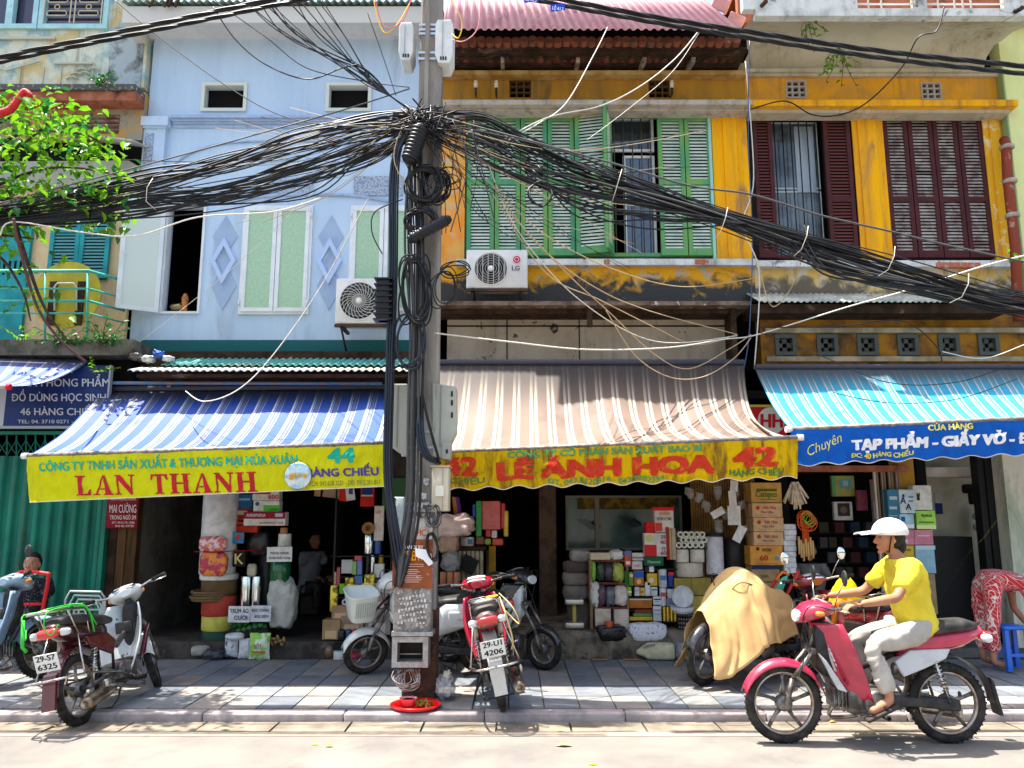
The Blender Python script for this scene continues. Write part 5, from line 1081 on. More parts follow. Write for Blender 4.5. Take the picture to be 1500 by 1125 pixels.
T=[('blue topped red white box beside white bag',915,807,925,830,(.66,.10,.05),[('box',915,807,925,813,(.08,.2,.5)),('box',917,822,923,827,(.8,.7,.7))]),('upper white box with a dark band near blue box',926,810,943,821,(.78,.74,.72),[('box',926,816,943,818,(.3,.15,.1))]),('lower white box with pink writing near blue box',926,822,941,834,(.78,.72,.72),[('text','phấn',929,830,9,3,(.6,.2,.2))]),('dark green bottle box beside the picture box',915,836,921,858,(.03,.16,.02),None),('olive green jar box with yellow cap',921.5,838,928,858,(.16,.30,.04),[('disc',925,843,2.5,(.8,.65,.4))]),('blue and orange picture box on the rack',929,836,943,858,(.55,.16,.03),[('box',929,837,943,846,(.02,.12,.48)),('disc',936,852,3.4,(.8,.5,.2))]),('yellow and white picture box on the rack',948,840,963,858,(.78,.48,.03),[('disc',954,850,4,(.75,.65,.5))]),('lime green box at the left of the white row',918,860,925,873,(.30,.62,.05),[('box',918,866,925,868,(.8,.8,.7))]),('white box with grey print in the row',930,860,937,873,(.78,.76,.70),[('box',931,864,936,866,(.4,.4,.4))]),('yellow and red small box in the row',938,861,944.5,873,(.78,.62,.12),[('disc',941,867,2,(.7,.1,.05))]),('tall plain white box in the row',945,853,953,873,(.80,.78,.76),None),('white box with black print near cylinders',954,860,963,873,(.74,.74,.74),[('box',955,863,962,865,(.1,.1,.1))]),('orange brown drawer under the white row',922,878,955,891,(.48,.15,.02),[('box',922,877,955,879,(.75,.6,.45))]),('dark red folded pack in the bottom rack',930,893,955,898,(.25,.04,.03),None),('green folded pack in the bottom rack',928,898.5,955,903,(.10,.35,.08),None),('yellow folded pack in the bottom rack',922,903.5,956,909,(.72,.42,.04),None),('white box with black print above lower one',957,874,969,886,(.76,.76,.76),[('box',958,877,968,879,(.05,.05,.05)),('box',959,881,966,882,(.3,.3,.3))]),('white box beside the gold tubes',957,888,969,910,(.78,.77,.76),[('box',958,893,968,894.5,(.2,.2,.2)),('box',958,899,968,900,(.3,.3,.3))]),('small black box under the green carton',945,830,950,838,(.02,.02,.02),None),('white paper cup pack under green carton',951,829,958,838,(.78,.72,.72),None)]
for l_,a,b,c,d,col_,pr in T:gbox('small_box',l_,a,b,c,d,9.4,.1,col_,pr,rough=.4)
for i,(a,b,c,d,col_,l_,pr)in enumerate(((965,834,978,861,(.62,.64,.62),'grey white cylinder with blue print on rack',[('box',967,843,976,850,(.1,.2,.45))]),(979,838,987,860,(.03,.05,.3),'navy cylinder with red cap on rack',[('box',979,838,987,843,(.6,.04,.05))]),(967,862,977,888,(.76,.76,.78),'left tall white spray tin on rack',[('box',968,868,976,874,(.6,.1,.1))]),(978,863,989,888,(.74,.74,.78),'right tall white spray tin on rack',[('box',979,876,988,886,(.2,.2,.4))]))):
 groll('cylinder_pack',l_,a,b,c,d,9.42,col_,pr=pr,cat='cylinder')
for k in range(4):groll('gold_tube','gold tube standing in the short row on the bottom rack',971+k*5.4,889,976+k*5.4,911,9.4,(.80,.55,.08),rough=.25,metal=.8,group='gold tubes on the bottom rack')
gbox('foil_carton','large white and red price carton marked 40 and 60',944,781,976,815,9.36,.12,(.78,.72,.72),[('box',944,798,962,815,(.62,.03,.04)),('disc',951,789,5,(.6,.62,.15)),('text','25',968,789,7,5,(.05,.02,.02)),('text','40',967,797,8,5.5,(.5,.02,.04)),('text','75',969,806,6,4.5,(.05,.02,.02)),('text','60',968,813,8,5.5,(.3,.02,.04))],cat='carton')
gbox('foil_carton','tall white and red carton at the top of price cartons',959,744,987,780,9.42,.12,(.76,.70,.68),[('box',955,743,987,748,(.7,.02,.03)),('text','CUỘN',967,754,13,4,(.75,.25,.02)),('text','E50.C50',963,762,20,4,(.1,.06,.06)),('box',960,766,970,778,(.7,.06,.06))],cat='carton')
gbox('foil_carton','bright red carton stack beside the tall white carton',946,765,959,781,9.40,.1,(.74,.02,.02),[('box',947,772,959,773,(.3,.01,.01))],cat='carton')
gbox('foil_carton','dark green carton below the price carton',944,816,972,829,9.36,.12,(.01,.14,.06),[('text','Diamond',949,825,18,4,(.5,.6,.45))],cat='carton')
for i,(a,b,col_)in enumerate(((976,980,(.42,.04,.05)),(980.5,984,(.60,.38,.16)),(984.5,990,(.56,.46,.32)))):
 gbox('narrow_frame','%s narrow frame leaning beside the paper tubes'%('crimson','tan','pale wooden')[i],a,772+i,b,820,9.4,.05,col_,cat='frame')
for row,(y_,xs_)in enumerate(((783,(997,1005,1013,1021,1029)),(791,(1001,1009,1016.5,1024.5,1032)),(798.5,(994.5,1002.5,1011,1019,1027.5)))):
 for x_ in xs_:gtube('paper_tube','round white paper tube end in the stack below the bamboo screen',x_,y_,4.3,9.38,.35,(.80,.77,.66),.55,group='white paper tubes stacked below the bamboo screen')
gbox('tube_shelf','narrow dark shelf under the stacked paper tubes',990,802.5,1036,804.5,9.4,.35,(.05,.04,.03),cat='shelf')
groll('white_spool','left white cone spool under the paper tubes',991,805,1011,824,9.38,(.76,.68,.56),cat='spool');groll('white_spool','right white cone spool under the paper tubes',1013,805,1034,824,9.38,(.74,.66,.55),cat='spool')
groll('wide_roll','wide cream roll wrapped in clear film below the spools',990,824.5,1035,846,9.4,(.66,.56,.45),rough=.25)
gbox('olive_carton','left olive yellow carton under the wide cream roll',988,847,1013,868,9.4,.2,(.36,.27,.06),cat='carton');gbox('olive_carton','right olive yellow carton under the wide cream roll',1013.6,847,1042,872,9.4,.2,(.38,.28,.06),cat='carton');gbox('olive_carton','yellow carton behind the white food dish',1008,873,1040,905,9.42,.2,(.60,.46,.10),cat='carton')
fb=thing('foam_dish','open round white foam food box on the step','food box',P(1000,893,9.3))
m=MB();m.lathe([(0.0,.0),(.11,.0),(.118,-.02),(.125,-.004),(.12,.012),(.11,.008),(0.0,.01)],c=P(1000,874,9.28),axis='y',n=30);build(m,'lid',gm((.84,.82,.80)),fb)
m=MB();m.lathe([(0,0),(.09,0),(.13,.06),(.135,.06),(.0951,-.01),(0,-.01)],c=P(1000,897,9.25),n=30);build(m,'dish',gm((.84,.82,.80)),fb)
bk=thing('dark_basket','dark perforated plastic basket on the shop step','basket',P(1004,932,9.3));m=MB();x0_,x1_,z0_,z1_=WR(995,899,1017,932,9.3);m.lathe([(.085,0),(.10,z1_-z0_),(.092,z1_-z0_),(.08,.01),(0,.01)],c=((x0_+x1_)/2,9.4,z0_),n=20);build(m,'body',m_black,bk)
m=MB()
for i in range(7):
 for j in range(5):an=-pi/2+(i-3)*.3;m.box(((x0_+x1_)/2+.097*cos(an),9.4+.097*sin(an),z0_+.05+j*.045),(.014,.004,.02),rot=(0,0,an+pi/2))
build(m,'perforation',flat(.30,.28,.22),bk)['kind']='stuff'
groll('white_bin','tall white cylinder with a black band left of cartons',1037,786,1063,842,9.42,(.74,.72,.76),cat='bin');groll('black_band','black band and white lid on the tall cylinder',1035,781,1064,786,9.41,(.02,.02,.02),cat='band')
groll('black_roll','thick black roll beside the tall white cylinder',1064,788,1098,850,9.5,(.025,.022,.022))
m_clear=mat('clear_plastic',(.55,.53,.50),.12,alpha=.45,spec=.8)
cupi=0
for x_,y_,n_ in((1051,712,3),(1052,762,4),(1010,715,2),(1025,722,2),(1085,735,2),(1090,770,2),(1076,715,2),(1035,735,2),(1060,745,2)):
 m=MB();c0=P(x_,y_,9.5)
 for q in range(n_):m.lathe([(.052,0),(.056,-.004),(.048,-.02),(.036,-.09),(0,-.09)],c=c0-Vector((0,0,q*.035)),n=14,rot=(R.uniform(-.3,.3),R.uniform(-.8,.8)if n_<3 else 0,0))
 tag(build(m,'plastic_cups',m_clear),'clear plastic cups nested and hanging under the amber valance','cups','clear plastic cups hanging under the amber valance')
m=MB();m.tube([P(1051,700,9.5),P(1052,790,9.5)],.002,n=4);tag(build(m,'cup_string',flat(.4,.36,.3)),'thin string holding the nested plastic cups','string')
for i,(a,b,c,d,r_,l_)in enumerate(((1069,704,1080,720,-.1,'topmost'),(1068,719,1079,741,.05,'second'),(1066,741,1085,769,0,'widest'),(1071,768,1084,793,-.5,'lowest slanted'),(1044,745,1064,756,.5,'small slanted'))):
 gbox('paper_tag','%s white paper tag hanging beside the cartons'%l_,a,b,c,d,9.3-.006*i,.004,(.82,.78,.74),cat='paper tag',rot=-r_,bev=.001)
VH=lambda y:[('text','Việt Hoa',1117+(y>757)*2,y+9,20,5,(.55,.07,.03)),('text','Mực Dấu',1115+(y>757)*2,y+14.5,17,3,(.25,.10,.08)),('disc',1110+(y>757)*2,y+7,2.8,(.5,.04,.02)),('box',1108,y+17,1138,y+18,(.6,.25,.15))]
for i,(a,b,c,d,col_,pr,l_)in enumerate(((1100,707,1145,736,(.62,.33,.08),[('text','Campus',1107,728,31,8.5,(.06,.20,.03)),('box',1108,716,1138,719.5,(.05,.14,.02)),('box',1112,731,1136,732,(.1,.2,.05))],'brown carton printed Campus in green at the top'),(1102,737,1146,757.5,(.74,.46,.25),VH(737),'light brown Việt Hoa carton directly under the Campus one'),(1104,758,1148,778.5,(.72,.45,.24),VH(758),'light brown Việt Hoa carton in the middle of three'),(1104,779,1148,799,(.73,.46,.25),VH(779),'light brown Việt Hoa carton directly above the orange one'),(1099,799.5,1147,828,(.74,.33,.06),[('text','60',1113,821,12,7.5,(.45,.03,.02)),('text','WOW',1116,808,14,4.5,(.1,.03,.03)),('disc',1110,804,2.5,(.08,.03,.03)),('disc',1138,818,3,(.1,.3,.4)),('box',1106,825,1140,826,(.4,.15,.03))],'deep orange carton marked 60 in red'),(1101,829,1142,852,(.40,.27,.13),[('box',1101,829,1142,834,(.02,.03,.10)),('text','BÌA',1115,846,12,4,(.2,.12,.05))],'dull brown carton with navy lid under the 60 carton'),(1099,853,1143,880,(.34,.22,.10),None,'dull brown carton behind the covered motorbike'))):
 gbox('carton',l_,a,b,c,d,9.3+.01*(i%2),.30,col_,pr,cat='carton',group='cartons stacked at the shop corner')
for k in range(9):gbox('paper_ream','white paper ream in the tall stack right of the cartons',1148+(k*7)%3*.6,768+k*8,1166+(k*5)%3*.5,775.6+k*8,9.34,.24,(.80,.79,.83),cat='paper',group='white paper reams stacked right of the cartons')
gbox('stack_plinth','dark plinth under the paper reams and cartons',1100,881,1168,935,9.36,.3,(.05,.04,.035),cat='plinth')
m=MB();c0=P(1164,706,9.3)
for k in range(26):
 an=R.uniform(-1,1);L_=R.uniform(.22,.36);m.tube([c0+Vector((an*.03,R.uniform(-.03,.03),0)),c0+Vector((an*.15,R.uniform(-.06,.06),-L_*(1-.3*abs(an))))],[.008,.011],n=6)
tag(build(m,'brush_bunch',mat('pale_wood_sticks',(.62,.46,.26),.6,col2=(.75,.68,.55),sc=20)),'bunch of pale wooden sticks hanging beside the Campus carton','brushes')
rb=thing('rubber_band_bunch','orange and green rubber bands with bamboo handles hanging','rubber bands',P(1180,760,9.3));m=MB()
for k in range(6):m.torus(P(1177+k*1.6,758+(k%3)*4,9.3-k*.01),.075+.01*(k%3),.006,n=22,m=5)
for k in range(5):m.tube([P(1175+k*2,765,9.28),P(1177+k*2,800+k,9.28)],.006,n=5)
build(m,'band',flat(.80,.12,.02),rb);m=MB()
for k in range(3):m.torus(P(1182+k*3,757+k*3,9.26),.06,.005,n=20,m=5)
build(m,'band',flat(.25,.55,.05),rb);m=MB()
for k in range(7):m.tube([P(1170+k*3.4,786+(k*5)%12,9.27),P(1171+k*3.4,812+(k*5)%12,9.27)],.012,n=6)
build(m,'handle',flat(.66,.42,.16),rb)
gbag('red_net_bag','dark red net bag behind the beige motorbike cover',1089,838,1112,868,9.28,.2,(.30,.01,.03),seed=9)
gbag('patterned_pillow','white bag with grey speckles lying on the step',922,914,979,941,9.18,.22,(.8,.8,.8),m_=mat('speckled_white',(.80,.78,.80),.4,col2=(.20,.20,.32),sc=34,amt=(.58,.62),bump=.5,bsc=30),cat='bag',e=.5,lump=.1)
jc=thing('jerrycan','cream plastic jerrycan lying on its side on the pavement','jerrycan',P(962,967,9.05));m=MB();c0=P(966,956,9.02)
m.loft([(-.24,-.01,.02,.02,2),(-.22,-.01,.03,.03,2),(-.17,0,.075,.055,3),(-.12,0,.095,.085,4),(-.02,0,.10,.09,4),(0,0,.095,.085,4),(.02,0,.10,.09,4),(.15,0,.10,.09,4),(.17,0,.085,.08,4)],n=20);m.xf(Matrix.Translation((c0.x,9.10,SWZ+.092)));build(m,'body',gm((.74,.66,.42),.35),jc)
m=MB();m.tube([(c0.x-.18,9.0,SWZ+.15),(c0.x-.13,8.98,SWZ+.19),(c0.x-.06,9.0,SWZ+.18)],.014,n=6);build(m,'handle',gm((.70,.62,.40),.35),jc)
gbag('clear_bag','crumpled clear plastic bag beside the jerrycan',990,944,1024,968,8.98,.25,(.4,.42,.45),m_=mat('clear_crumple',(.52,.53,.56),.15,alpha=.55,spec=.9,bump=.8,bsc=20),lump=.5)
for i,(a,b,c)in enumerate(((868,964.5,890),(915,964,936))):
 m=MB();m.box(P((a+c)/2,b,9.05)*1,(.18,.03,.012));o=build(m,'wood_strip',gm((.45,.24,.08)));o.location.z=SWZ+.006;tag(o,'%s small wooden strip on the pavement by the step'%('left','right')[i],'wood strip')
YQ=9.4
T=[('clock_box','yellow green toy box with a blue clock picture',1219,697,1252,727,9.9,(.36,.36,.08),[('box',1230,702,1247,715,(.12,.34,.42)),('box',1219,697,1224,727,(.10,.35,.12)),('box',1235,704,1242,712,(.4,.5,.5))],'box'),('framed_board','white framed board with a dark patterned middle',1222,735,1249,762,9.9,(.62,.62,.58),[('box',1227,737,1245,756,(.04,.03,.03)),('disc',1236,747,5,(.16,.10,.08))],'board'),('pink_pack','dim pink see through pack hanging in the doorway',1256,718,1271,748,9.8,(.25,.05,.09),None,'pack'),('magazine_bundle','silvery red magazine bundle hanging by the folded gate',1279,702,1288,766,9.6,(.34,.22,.22),[('box',1280,702,1287,726,(.5,.05,.08)),('box',1280,734,1288,760,(.4,.42,.42))],'magazines'),('teal_carton','teal sided carton at the left of the blue print box',1301,717,1317,768,YQ,(.04,.22,.34),[('box',1303,727,1314,732,(.5,.6,.65)),('box',1303,742,1314,746,(.5,.6,.65)),('box',1302,755,1315,756,(.4,.55,.6))],'carton'),('blue_print_carton','white carton with navy shapes and letters',1317.5,717,1340,752,YQ,(.66,.76,.80),[('text','A',1319,738,8,10,(.02,.03,.2)),('text','A',1327,747,8,9,(.1,.02,.06)),('box',1331,727,1338,729,(.05,.2,.45)),('box',1331,733,1338,735,(.05,.2,.45)),('box',1322,724,1325,728,(.02,.03,.2))],'carton'),('blue_print_carton','small blue and white carton on top of pink ones',1317.5,753,1339,774,YQ,(.45,.68,.78),[('box',1320,757,1326,764,(.03,.1,.3)),('box',1318,768,1339,774,(.8,.85,.85))],'carton'),('green_carton','lime green carton marked plus under the tilted white one',1343,748,1371,775,YQ,(.42,.78,.10),[('text','plus',1353,757,12,4.5,(.05,.1,.03)),('disc',1351,755,1.8,(.3,.1,.02)),('box',1346,764,1368,766,(.1,.2,.03)),('box',1343,769,1371,775,(.78,.86,.4))],'carton'),('pink_carton','left pink carton above the yellow one',1313,775.5,1339.5,798,YQ,(.72,.26,.34),[('box',1316,790,1330,796,(.8,.6,.6))],'carton'),('pink_carton','right pink carton above the pale blue one',1340,776,1367,798,YQ,(.76,.28,.36),[('box',1344,784,1362,785.5,(.8,.6,.65))],'carton'),('yellow_carton','mustard yellow carton marked plus behind the rider',1314,799,1340,840,YQ,(.70,.46,.03),[('text','plus',1323,807,11,4.5,(.3,.12,.02)),('box',1318,818,1335,820,(.4,.25,.03))],'carton'),('sky_blue_carton','pale blue carton with open lid behind the rider',1342,799,1370,840,YQ,(.34,.56,.66),[('box',1342,799,1370,805,(.55,.68,.72))],'carton'),('tan_carton','tan carton under the mustard yellow one',1310,841,1341,900,YQ,(.44,.31,.16),None,'carton'),('tan_carton','tan carton under the pale blue one',1342,841,1372,900,YQ,(.42,.29,.15),None,'carton'),('tan_carton','lowest tan carton on the pavement behind the rider',1310,901,1372,962,YQ,(.40,.28,.14),None,'carton'),('tan_carton','tan carton behind the red hand truck',1112,882,1166,905,9.2,(.34,.21,.10),None,'carton'),('tan_carton','lower tan carton behind the red hand truck',1110,906,1168,955,9.2,(.38,.26,.12),[('box',1120,918,1150,930,(.42,.30,.06))],'carton')]
for n_,l_,a,b,c,d,Y_,col_,pr,ct in T:gbox(n_,l_,a,b,c,d,Y_,.28 if ct=='carton' else .06,col_,pr,cat=ct,rough=.5)
gbox('white_carton','tilted white carton with a black cat on top of green one',1338,711,1365,747,YQ+.02,.2,(.80,.78,.72),[('disc',1345,726,2.6,(.05,.04,.03)),('box',1343,728,1347.5,733,(.05,.04,.03)),('box',1342.6,721.5,1344.2,724.5,(.05,.04,.03)),('box',1346,721.5,1347.6,724.5,(.05,.04,.03))],cat='carton',rot=-.0)
for k in range(16):
 x_=1200+(k*23)%80;y_=765+(k//4)*22;cc=[(.10,.10,.06),(.16,.05,.05),(.05,.08,.14),(.14,.12,.12)][k%4]
 gbox('dim_package','dim package on the dark shelf inside the doorway',x_,y_,x_+14,y_+15,10.6,.1,cc,cat='package',group='dim packages on the shelf inside the doorway')
for k in range(5):gbox('inner_shelf','dark shelf board inside the doorway of the blue valance shop',1185,780+k*22,1290,782+k*22,10.6,.3,(.03,.025,.02),cat='shelf',group='dark shelf boards inside the doorway')
for i,(a,b,c,d,col_,l_)in enumerate(((222,513,236,523,(.02,.10,.5),'crumpled blue bag'),(205,520,222,529,(.55,.58,.6),'crumpled pale plastic sheet'),(236,520,250,528,(.6,.62,.65),'torn white plastic scrap'),(188,516,203,526,(.12,.11,.1),'dark rag'))):
 gbag('canopy_litter','%s lying at the left end of the tin canopy'%l_,a,b,c,d,9.15,.15,col_,cat='litter',lump=.5,seed=i)
 # ------ utility pole, boxes, cables
PY=7.35
pb=G(612,1024,SWZ);PXc=pb.x
pole=thing('utility_pole','grey concrete utility pole hung with cables between the two yellow valances','utility pole',(PXc,PY,SWZ))
m_pole=mat('pole_concrete',(.34,.31,.27),.9,col2=(.20,.18,.16),sc=4,amt=(.4,.62),col3=(.07,.06,.05),sc3=2.5,amt3=(.56,.68),streak=4,bump=.9,bsc=30)
m=MB()
def psec(z):
 k=(z-SWZ)/9.3;w,d=.145-.05*k,.115-.04*k;c=.02
 return[(PXc+a,PY+b,z)for a,b in((-w+c,-d),(w-c,-d),(w,-d+c),(w,d-c),(w-c,d),(-w+c,d),(-w,d-c),(-w,-d+c))]
N=24;vs=[p for i in range(N+1)for p in psec(SWZ+.75+(8.6)*i/N)]
m.add(vs,[(i*8+k,i*8+(k+1)%8,(i+1)*8+(k+1)%8,(i+1)*8+k)for i in range(N)for k in range(8)]+[tuple(range(N*8,N*8+8))])
build(m,'shaft',m_pole,pole)
m=MB();m.box((PXc+.005,PY-.005,SWZ+.36),(.30,.26,.78));build(m,'base_plate',mat('rusty_base',(.10,.045,.03),.7,col2=(.05,.03,.025),sc=8,col3=(.2,.1,.06),sc3=14,amt3=(.6,.7),bump=.4),pole,bevel=.01)
for i,(x_,y_,w_,h_,c_)in enumerate(((611,690,9,12,(.50,.47,.42)),(624,705,8,10,(.55,.60,.64)),(609,715,7,14,(.42,.38,.33)),(620,726,10,9,(.60,.58,.54)),(612,742,16,12,(.56,.52,.46)),(624,756,12,9,(.48,.44,.38)),(610,760,9,8,(.62,.58,.52)),(620,862,3,3,(.5,.4,.3)),(617,640,6,9,(.5,.47,.42)))):
 a,b,z0,z1=WR(x_-w_/2,y_-h_/2,x_+w_/2,y_+h_/2,7.205-.0015*i);m=MB();yy=7.205-.0015*i
 m.add([(a+.01*sin(i*3),yy,z0+.01),((a+b)/2,yy-.004,z0-.008),(b,yy,z0+.006),(b-.006,yy-.006,(z0+z1)/2),(b+.004,yy,z1-.01),(a+.3*(b-a),yy,z1),(a,yy-.005,z1-.012)],[tuple(range(7))]);build(m,'torn_sticker',mat('sticker%d'%i,c_,.8,col2=tuple(q*.55 for q in c_),sc=26,amt=(.48,.56)),pole)
m=MB();m.bx(PXc-.05,PXc-.01,PY-.155,PY-.12,2.6,8);build(m,'rib',m_pole,pole)
for py_ in(34,41,47,75,84,632,655,738,748):
 zc_=P(612,py_,PY-.12).z;k=(zc_-SWZ)/9.3;w_,d_=.15-.05*k,.12-.04*k
 m=MB();m.bx(PXc-w_,PXc+w_,PY-d_-.006,PY-d_,zc_-.012,zc_+.012);m.bx(PXc+w_,PXc+w_+.006,PY-d_-.006,PY+d_,zc_-.012,zc_+.012);m.bx(PXc-w_-.006,PXc-w_,PY-d_-.006,PY+d_,zc_-.012,zc_+.012);build(m,'steel_band',mat('steel_band',(.55,.58,.6),.35,metal=.8),pole)
def cabinet(name,label,x0,y0,x1,y1,Y,d,m_,cut=0,cat='cable box',parent=None):
 a,b,z0,z1=WR(x0,y0,x1,y1,Y)
 t=thing(name,label,cat,((a+b)/2,Y,z0));m=MB();m.rbox(((a+b)/2,Y+d/2,(z0+z1)/2),(b-a,d,z1-z0),.012);build(m,'body',m_,t)
 return t,a,b,z0,z1
m_pb=mat('white_box',(.74,.77,.76),.5,col2=(.60,.64,.64),sc=4,col3=(.3,.28,.24),sc3=6,amt3=(.64,.74))
m_pg=mat('grey_box',(.42,.42,.36),.55,col2=(.34,.34,.29),sc=3,col3=(.18,.15,.1),sc3=7,amt3=(.62,.72),streak=3)
m_pc=mat('cream_box',(.66,.58,.44),.5,col2=(.56,.49,.37),sc=3,col3=(.3,.22,.14),sc3=8,amt3=(.66,.74))
for(x0,y0,x1,y1,l_,sgn)in((585,37,606,92,'upper white cable box left of the pole top',-1),(638,33,664,96,'upper white cable box right of the pole top',1)):
 a,b,z0,z1=WR(x0,y0,x1,y1,7.25);t=thing('cable_box',l_,'cable box',((a+b)/2,7.2,z0));m=MB();w=b-a
 m.prism([(a+w*.12,z1),(b-w*.12,z1),(b,z1-.05),(b,z0+.09),(b-w*.2,z0),(a+w*.2,z0),(a,z0+.09),(a,z1-.05)],7.2,7.46);build(m,'body',m_pb,t,bevel=.008)
 m=MB();m.bx(a+w*.4,a+w*.43,7.19,7.2,z0+.03,z1-.03);build(m,'seam',flat(.4,.42,.42),t)
 m=MB()
 for q in range(6):m.bx(a+w*.3+(q%3)*.025,a+w*.3+(q%3)*.025+.014,7.188,7.2,z0+.03+(q//3)*.02,z0+.042+(q//3)*.02)
 build(m,'vent_slot',m_black,t)['kind']='stuff'
for(xs,ys,l_)in(([570,597,597,591,573,568],[562,562,668,668,655,640],'long grey cable box left of the pole behind black cables'),([633,668,668,660,658,634],[561,566,632,648,674,668],'long grey cable box right of the pole over the brown awning')):
 Yb=7.22;pts=[P(a,b,Yb)for a,b in zip(xs,ys)];t=thing('cable_box',l_,'cable box',(pts[0].x,Yb,pts[3].z))
 m=MB();m.prism([(p.x,p.z)for p in pts],Yb,Yb+.24);build(m,'body',m_pg,t,bevel=.01)
 m=MB();c0=P(xs[0]+12,565,Yb);c1=P(xs[0]+12,655,Yb);m.bx(c0.x,c0.x+.012,Yb-.006,Yb,c1.z,c0.z);build(m,'seam',flat(.24,.24,.2),t)
 if xs[0]>600:
  for q in(577,590,608):m=MB();c=P(662,q,Yb);m.box(c+Vector((0,.0,0)),(.018,.012,.05));build(m,'latch',m_black,t)
  m=MB();fbox(m,648,648,659,672,Yb-.02,.05);build(m,'lock_cover',m_pg,t)
  m=MB();fbox(m,653,658,656,664,Yb-.026,.01);build(m,'keyhole',m_black,t)
t,a,b,z0,z1=cabinet('meter_box','cream electric meter box under the long grey box',632,684,657,749,7.18,.24,m_pc,cat='meter box')
m=MB();fbox(m,638,711,650,727,7.155,.03);build(m,'hatch',flat(.74,.72,.60),t,bevel=.004)
m=MB();fbox(m,648,686,649,748,7.174,.01);build(m,'seam',flat(.4,.34,.24),t)
m=MB();m.bx(a-.01,b+.01,7.165,7.43,z1,z1+.012);build(m,'lid',m_pc,t)
t,a,b,z0,z1=cabinet('meter_box','pale blue grey meter box left of the pole by the cables',571,728,592,787,7.2,.22,mat('blue_grey_box',(.52,.60,.60),.5,col2=(.4,.47,.48),sc=4),cat='meter box')
m=MB();fbox(m,577.5,729,578.6,786,7.19,.012);build(m,'seam',m_black,t)
for q in(737,757,778):m=MB();fbox(m,575,q,583,q+5,7.185,.02);build(m,'latch',m_white,t)
m=MB();a,b,z0,z1=WR(608,769,633,789,7.19);m.bx(a,b,7.195,7.21,z0-.02,z1+.06);o=build(m,'pole_plate',mat('paper_plate',(.66,.62,.58),.7,col2=(.40,.36,.33),sc=9,amt=(.45,.6)),label='pale plate with orange HC1 letters above the brown poster box',cat='plate')
m=MB();ptext(m,'HC1',610.5,785,17,9,7.190,bold=.03);build(m,'lettering',flat(.62,.13,.02),o)
mc=thing('poster_cabinet','meter cabinet covered with a torn brown poster and scraped paper','cabinet',P(604,930,7.02))
a,b,z0,z1=WR(577,792,632,926,7.02);m=MB();m.rbox(((a+b)/2,7.13,(z0+z1)/2),(b-a,.22,z1-z0),.012);build(m,'body',mat('scraped_steel',(.34,.31,.28),.7,col2=(.20,.18,.16),sc=14,amt=(.45,.55),col3=(.55,.52,.48),sc3=26,amt3=(.56,.62),bump=.4),mc)
m=MB();a,b,z0,z1=WR(575,790,634,862,7.0)
def poster(u,v):return Vector((a+(b-a)*u,7.0+.006*nz(u*5,v*5)-.01*(u>.98),z0+(z1-z0)*v+.006*nz(u*30,2)*(v<.02)))
m.grid(poster,20,20);po_=build(m,'poster',mat('brown_poster',(.30,.085,.03),.6,col2=(.20,.055,.025),sc=5,col3=(.62,.50,.42),sc3=10,amt3=(.64,.67)),mc)
m=MB();ptext(m,'HANOI BY',590,804,30,5,6.988,bold=.02);x0_,x1_,z0_,z1_=WR(584,812,616,829,6.989)
for(q0,q1,q2,q3)in((592,824,594,855),):pass
build(m,'lettering',flat(.75,.68,.62),po_)
m=MB();ptext(m,'ORIENT',588,821,32,14,6.988,bold=.05);build(m,'lettering',flat(.75,.25,.01),po_)
m=MB()
for q,w_ in enumerate((16,22,14,26,30,26,20)):fbox(m,604-w_/2,834+q*3,604+w_/2,835+q*3,6.987,.002)
frame(m,*WR(584,826,620,830,6.99),6.985,.003,.004);build(m,'print_line',flat(.66,.42,.34),po_)['kind']='stuff'
m=MB();q=[P(608,803,6.984),P(624,805,6.984),P(632,812,6.984),P(634,826,6.984),P(628,829,6.984),P(620,820,6.984),P(609,815,6.984)];m.add(q,[tuple(range(7))]);build(m,'white_sticker',flat(.82,.82,.84),mc)
for k in range(46):
 x_=582+(k*37)%42;y_=868+(k*53)%52;m=MB()if k==0 else m
 fbox(m,x_,y_,x_+3+(k*7)%7,y_+2.2+(k*3)%4,7.012-.0008*(k%9),.004)
build(m,'torn_paper',mat('torn_paper',(.70,.68,.64),.8,col2=(.45,.42,.38),sc=30),mc)['kind']='stuff'
m=MB();a,b,z0,z1=WR(573,926,634,932,6.99);m.bx(a,b,6.99,7.24,z0,z1);a,b,z0,z1=WR(574,933,627,978,7.0);frame(m,a,b,z0,z1,7.0,.24,.045);m.bx(a,b,7.2,7.23,z0,z1);build(m,'lower_housing',mat('alu_housing',(.40,.39,.38),.45,metal=.3,col2=(.28,.26,.24),sc=20),mc)
m=MB();m.bx(a+.04,b-.04,7.19,7.198,z0+.04,z1-.04);build(m,'window',m_black,mc)
m=MB();m.tube([P(584,958,7.12),P(618,958,7.12)],.006);build(m,'rod',flat(.5,.4,.3),mc)
wl=MB()
for k in range(9):
 a0=P(578+k*3,980,7.06);wl.tube(catmull([a0,P(574+(k*17)%22,992+(k*11)%14,7.0),P(584+(k*7)%20,1008+(k*5)%12-6,6.98),P(602+(k*13)%14,998+(k*3)%9,7.0),P(598+(k*5)%18,980,7.06)],6),.005,n=5)
tag(build(wl,'wire_coil',mat('rusty_wire',(.20,.10,.07),.5,col2=(.4,.38,.36),sc=20)),'loops of rusty wire hanging under the aluminium housing','wire')
m_cab=mat('cable_black',(.007,.007,.008),.45,spec=.35);m_cab2=mat('cable_dark_blue',(.010,.016,.028),.45,spec=.4);m_cabw=mat('cable_white',(.66,.62,.54),.5);m_cabg=mat('cable_grey',(.07,.07,.07),.5);m_cabb=mat('cable_tan',(.46,.34,.20),.5)
